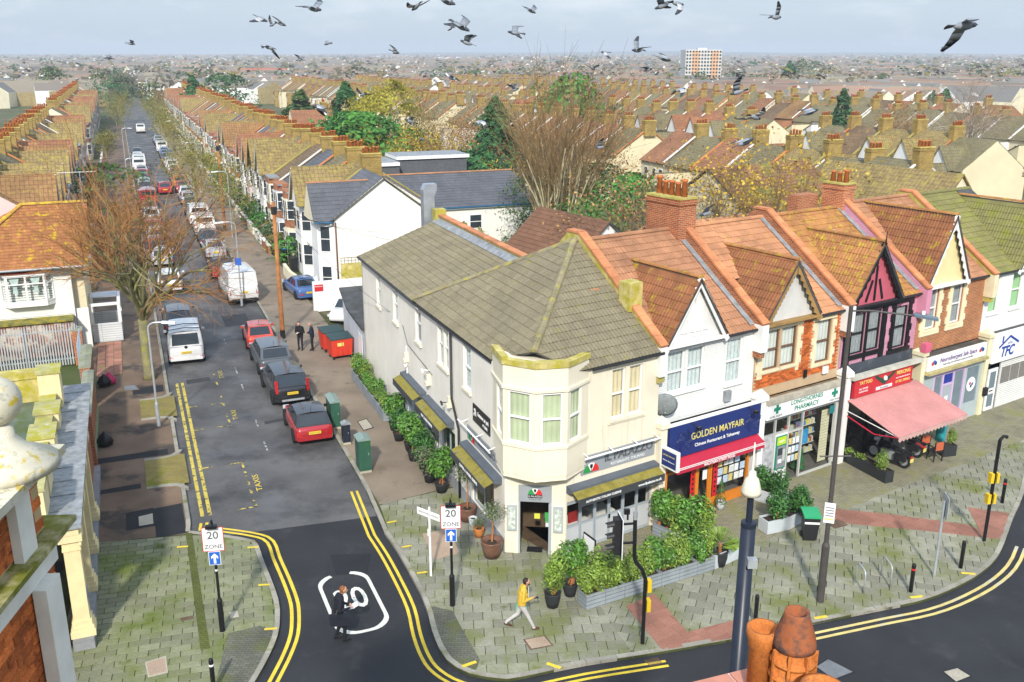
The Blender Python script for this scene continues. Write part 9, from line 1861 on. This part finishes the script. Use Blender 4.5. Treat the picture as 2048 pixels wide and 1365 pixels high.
# ------------------------------------------------------------------ pigeons
PG_ = [mat('pigeon_grey', (.22, .24, .27), .6, .1), mat('pigeon_dark', (.05, .055, .065), .6, .1), mat('pigeon_pale', (.48, .49, .52), .6, .1)]
def pigeon_mesh(d1, d2, sweep, pale):
    b = MB(); b.lathe([(.004, -.16), (.03, -.13), (.055, -.05), (.062, .03), (.05, .09), (.032, .12), (.034, .145), (.026, .17), (.008, .185), (.004, .205)], 10, ax=1)
    b.m = [0 if b.v[f[0]][1] < .08 else 1 for f in b.f]
    b.extr([(-.02, -.13, .005), (.02, -.13, .005), (.055, -.26, 0), (.02, -.275, 0), (-.02, -.275, 0), (-.055, -.26, 0)], (0, 0, .006), 1)
    for s_ in (-1, 1):
        c1, s1, c2, s2 = math.cos(d1), math.sin(d1), math.cos(d2), math.sin(d2); e = (s_ * (.04 + .13 * c1), .02, .02 + .13 * s1)
        sec = [[(s_ * .035, .085, .02), (s_ * .035, -.06, .02)], [(e[0], .10, e[2]), (e[0], -.075, e[2])], [(e[0] + s_ * .09 * c2, .075 - sweep * .3, e[2] + .09 * s2), (e[0] + s_ * .08 * c2, -.10, e[2] + .08 * s2)], [(e[0] + s_ * .18 * c2, -.02 - sweep * .6, e[2] + .18 * s2), (e[0] + s_ * .15 * c2, -.12 - sweep * .4, e[2] + .15 * s2)], [(e[0] + s_ * .24 * c2, -.10 - sweep, e[2] + .24 * s2), (e[0] + s_ * .22 * c2, -.15 - sweep * .8, e[2] + .22 * s2)]]
        for i in range(4):
            q = [sec[i][0], sec[i + 1][0], sec[i + 1][1], sec[i][1]]; b.extr([Vector(k) for k in q], (0, 0, .006), (2 if pale else 0) if i < 2 else 1)
    return b.mesh('pigeon', PG_, True, False)
PM = [pigeon_mesh(.5, .1, .05, False), pigeon_mesh(.7, -.3, .08, False), pigeon_mesh(-.2, -.7, .05, True), pigeon_mesh(.9, .6, .02, False), pigeon_mesh(.1, .1, .06, True)]
birds = [(262, 88, 24), (217, 117, 24), (523, 38, 40), (545, 50, 26), (562, 48, 33), (628, 18, 55), (655, 88, 22), (538, 95, 42), (600, 120, 20), (832, 14, 45), (895, 4, 58), (922, 53, 62), (905, 54, 18), (934, 86, 44), (790, 104, 30), (1062, 22, 36), (1030, 66, 46), (1210, 105, 28), (1275, 101, 44), (1328, 118, 46), (1295, 140, 36), (1325, 12, 50), (1355, 8, 46), (1552, 35, 46), (1928, 52, 82), (1185, 137, 30), (905, 158, 30), (1360, 180, 38), (1475, 185, 48), (1620, 225, 52), (725, 190, 30), (820, 243, 38), (960, 245, 34), (1200, 295, 34), (1490, 285, 62), (1412, 428, 46), (843, 280, 20), (640, 215, 46), (1030, 180, 30), (1510, 235, 52)]
rb_ = random.Random(9)
for i, (u, v, sp) in enumerate(birds):
    o = ob('pigeon', PM[i % 5]); o.location = DP(u, v, .66 * CF / sp * .95); o.rotation_euler = (rb_.uniform(-.5, .4), rb_.uniform(-.5, .5), rb_.choice((-1, 1)) * rb_.uniform(.6, 2.2))
    if u > 1900: o.rotation_euler = (.1, -.55, -1.45); o.data = PM[2]
    area = ('left' if u < 700 else 'centre' if u < 1150 else 'right centre' if u < 1600 else 'right') + (' sky at the top edge' if v < 30 else ' sky' if v < 110 else ' above the rooftops' if v < 200 else ' low over roofs')
    tag(o, 'pigeon flying, %dth of the flock from the left, %s' % (1 + sorted(b_[0] for b_ in birds).index(u), area), 'pigeon', 'flying pigeons')
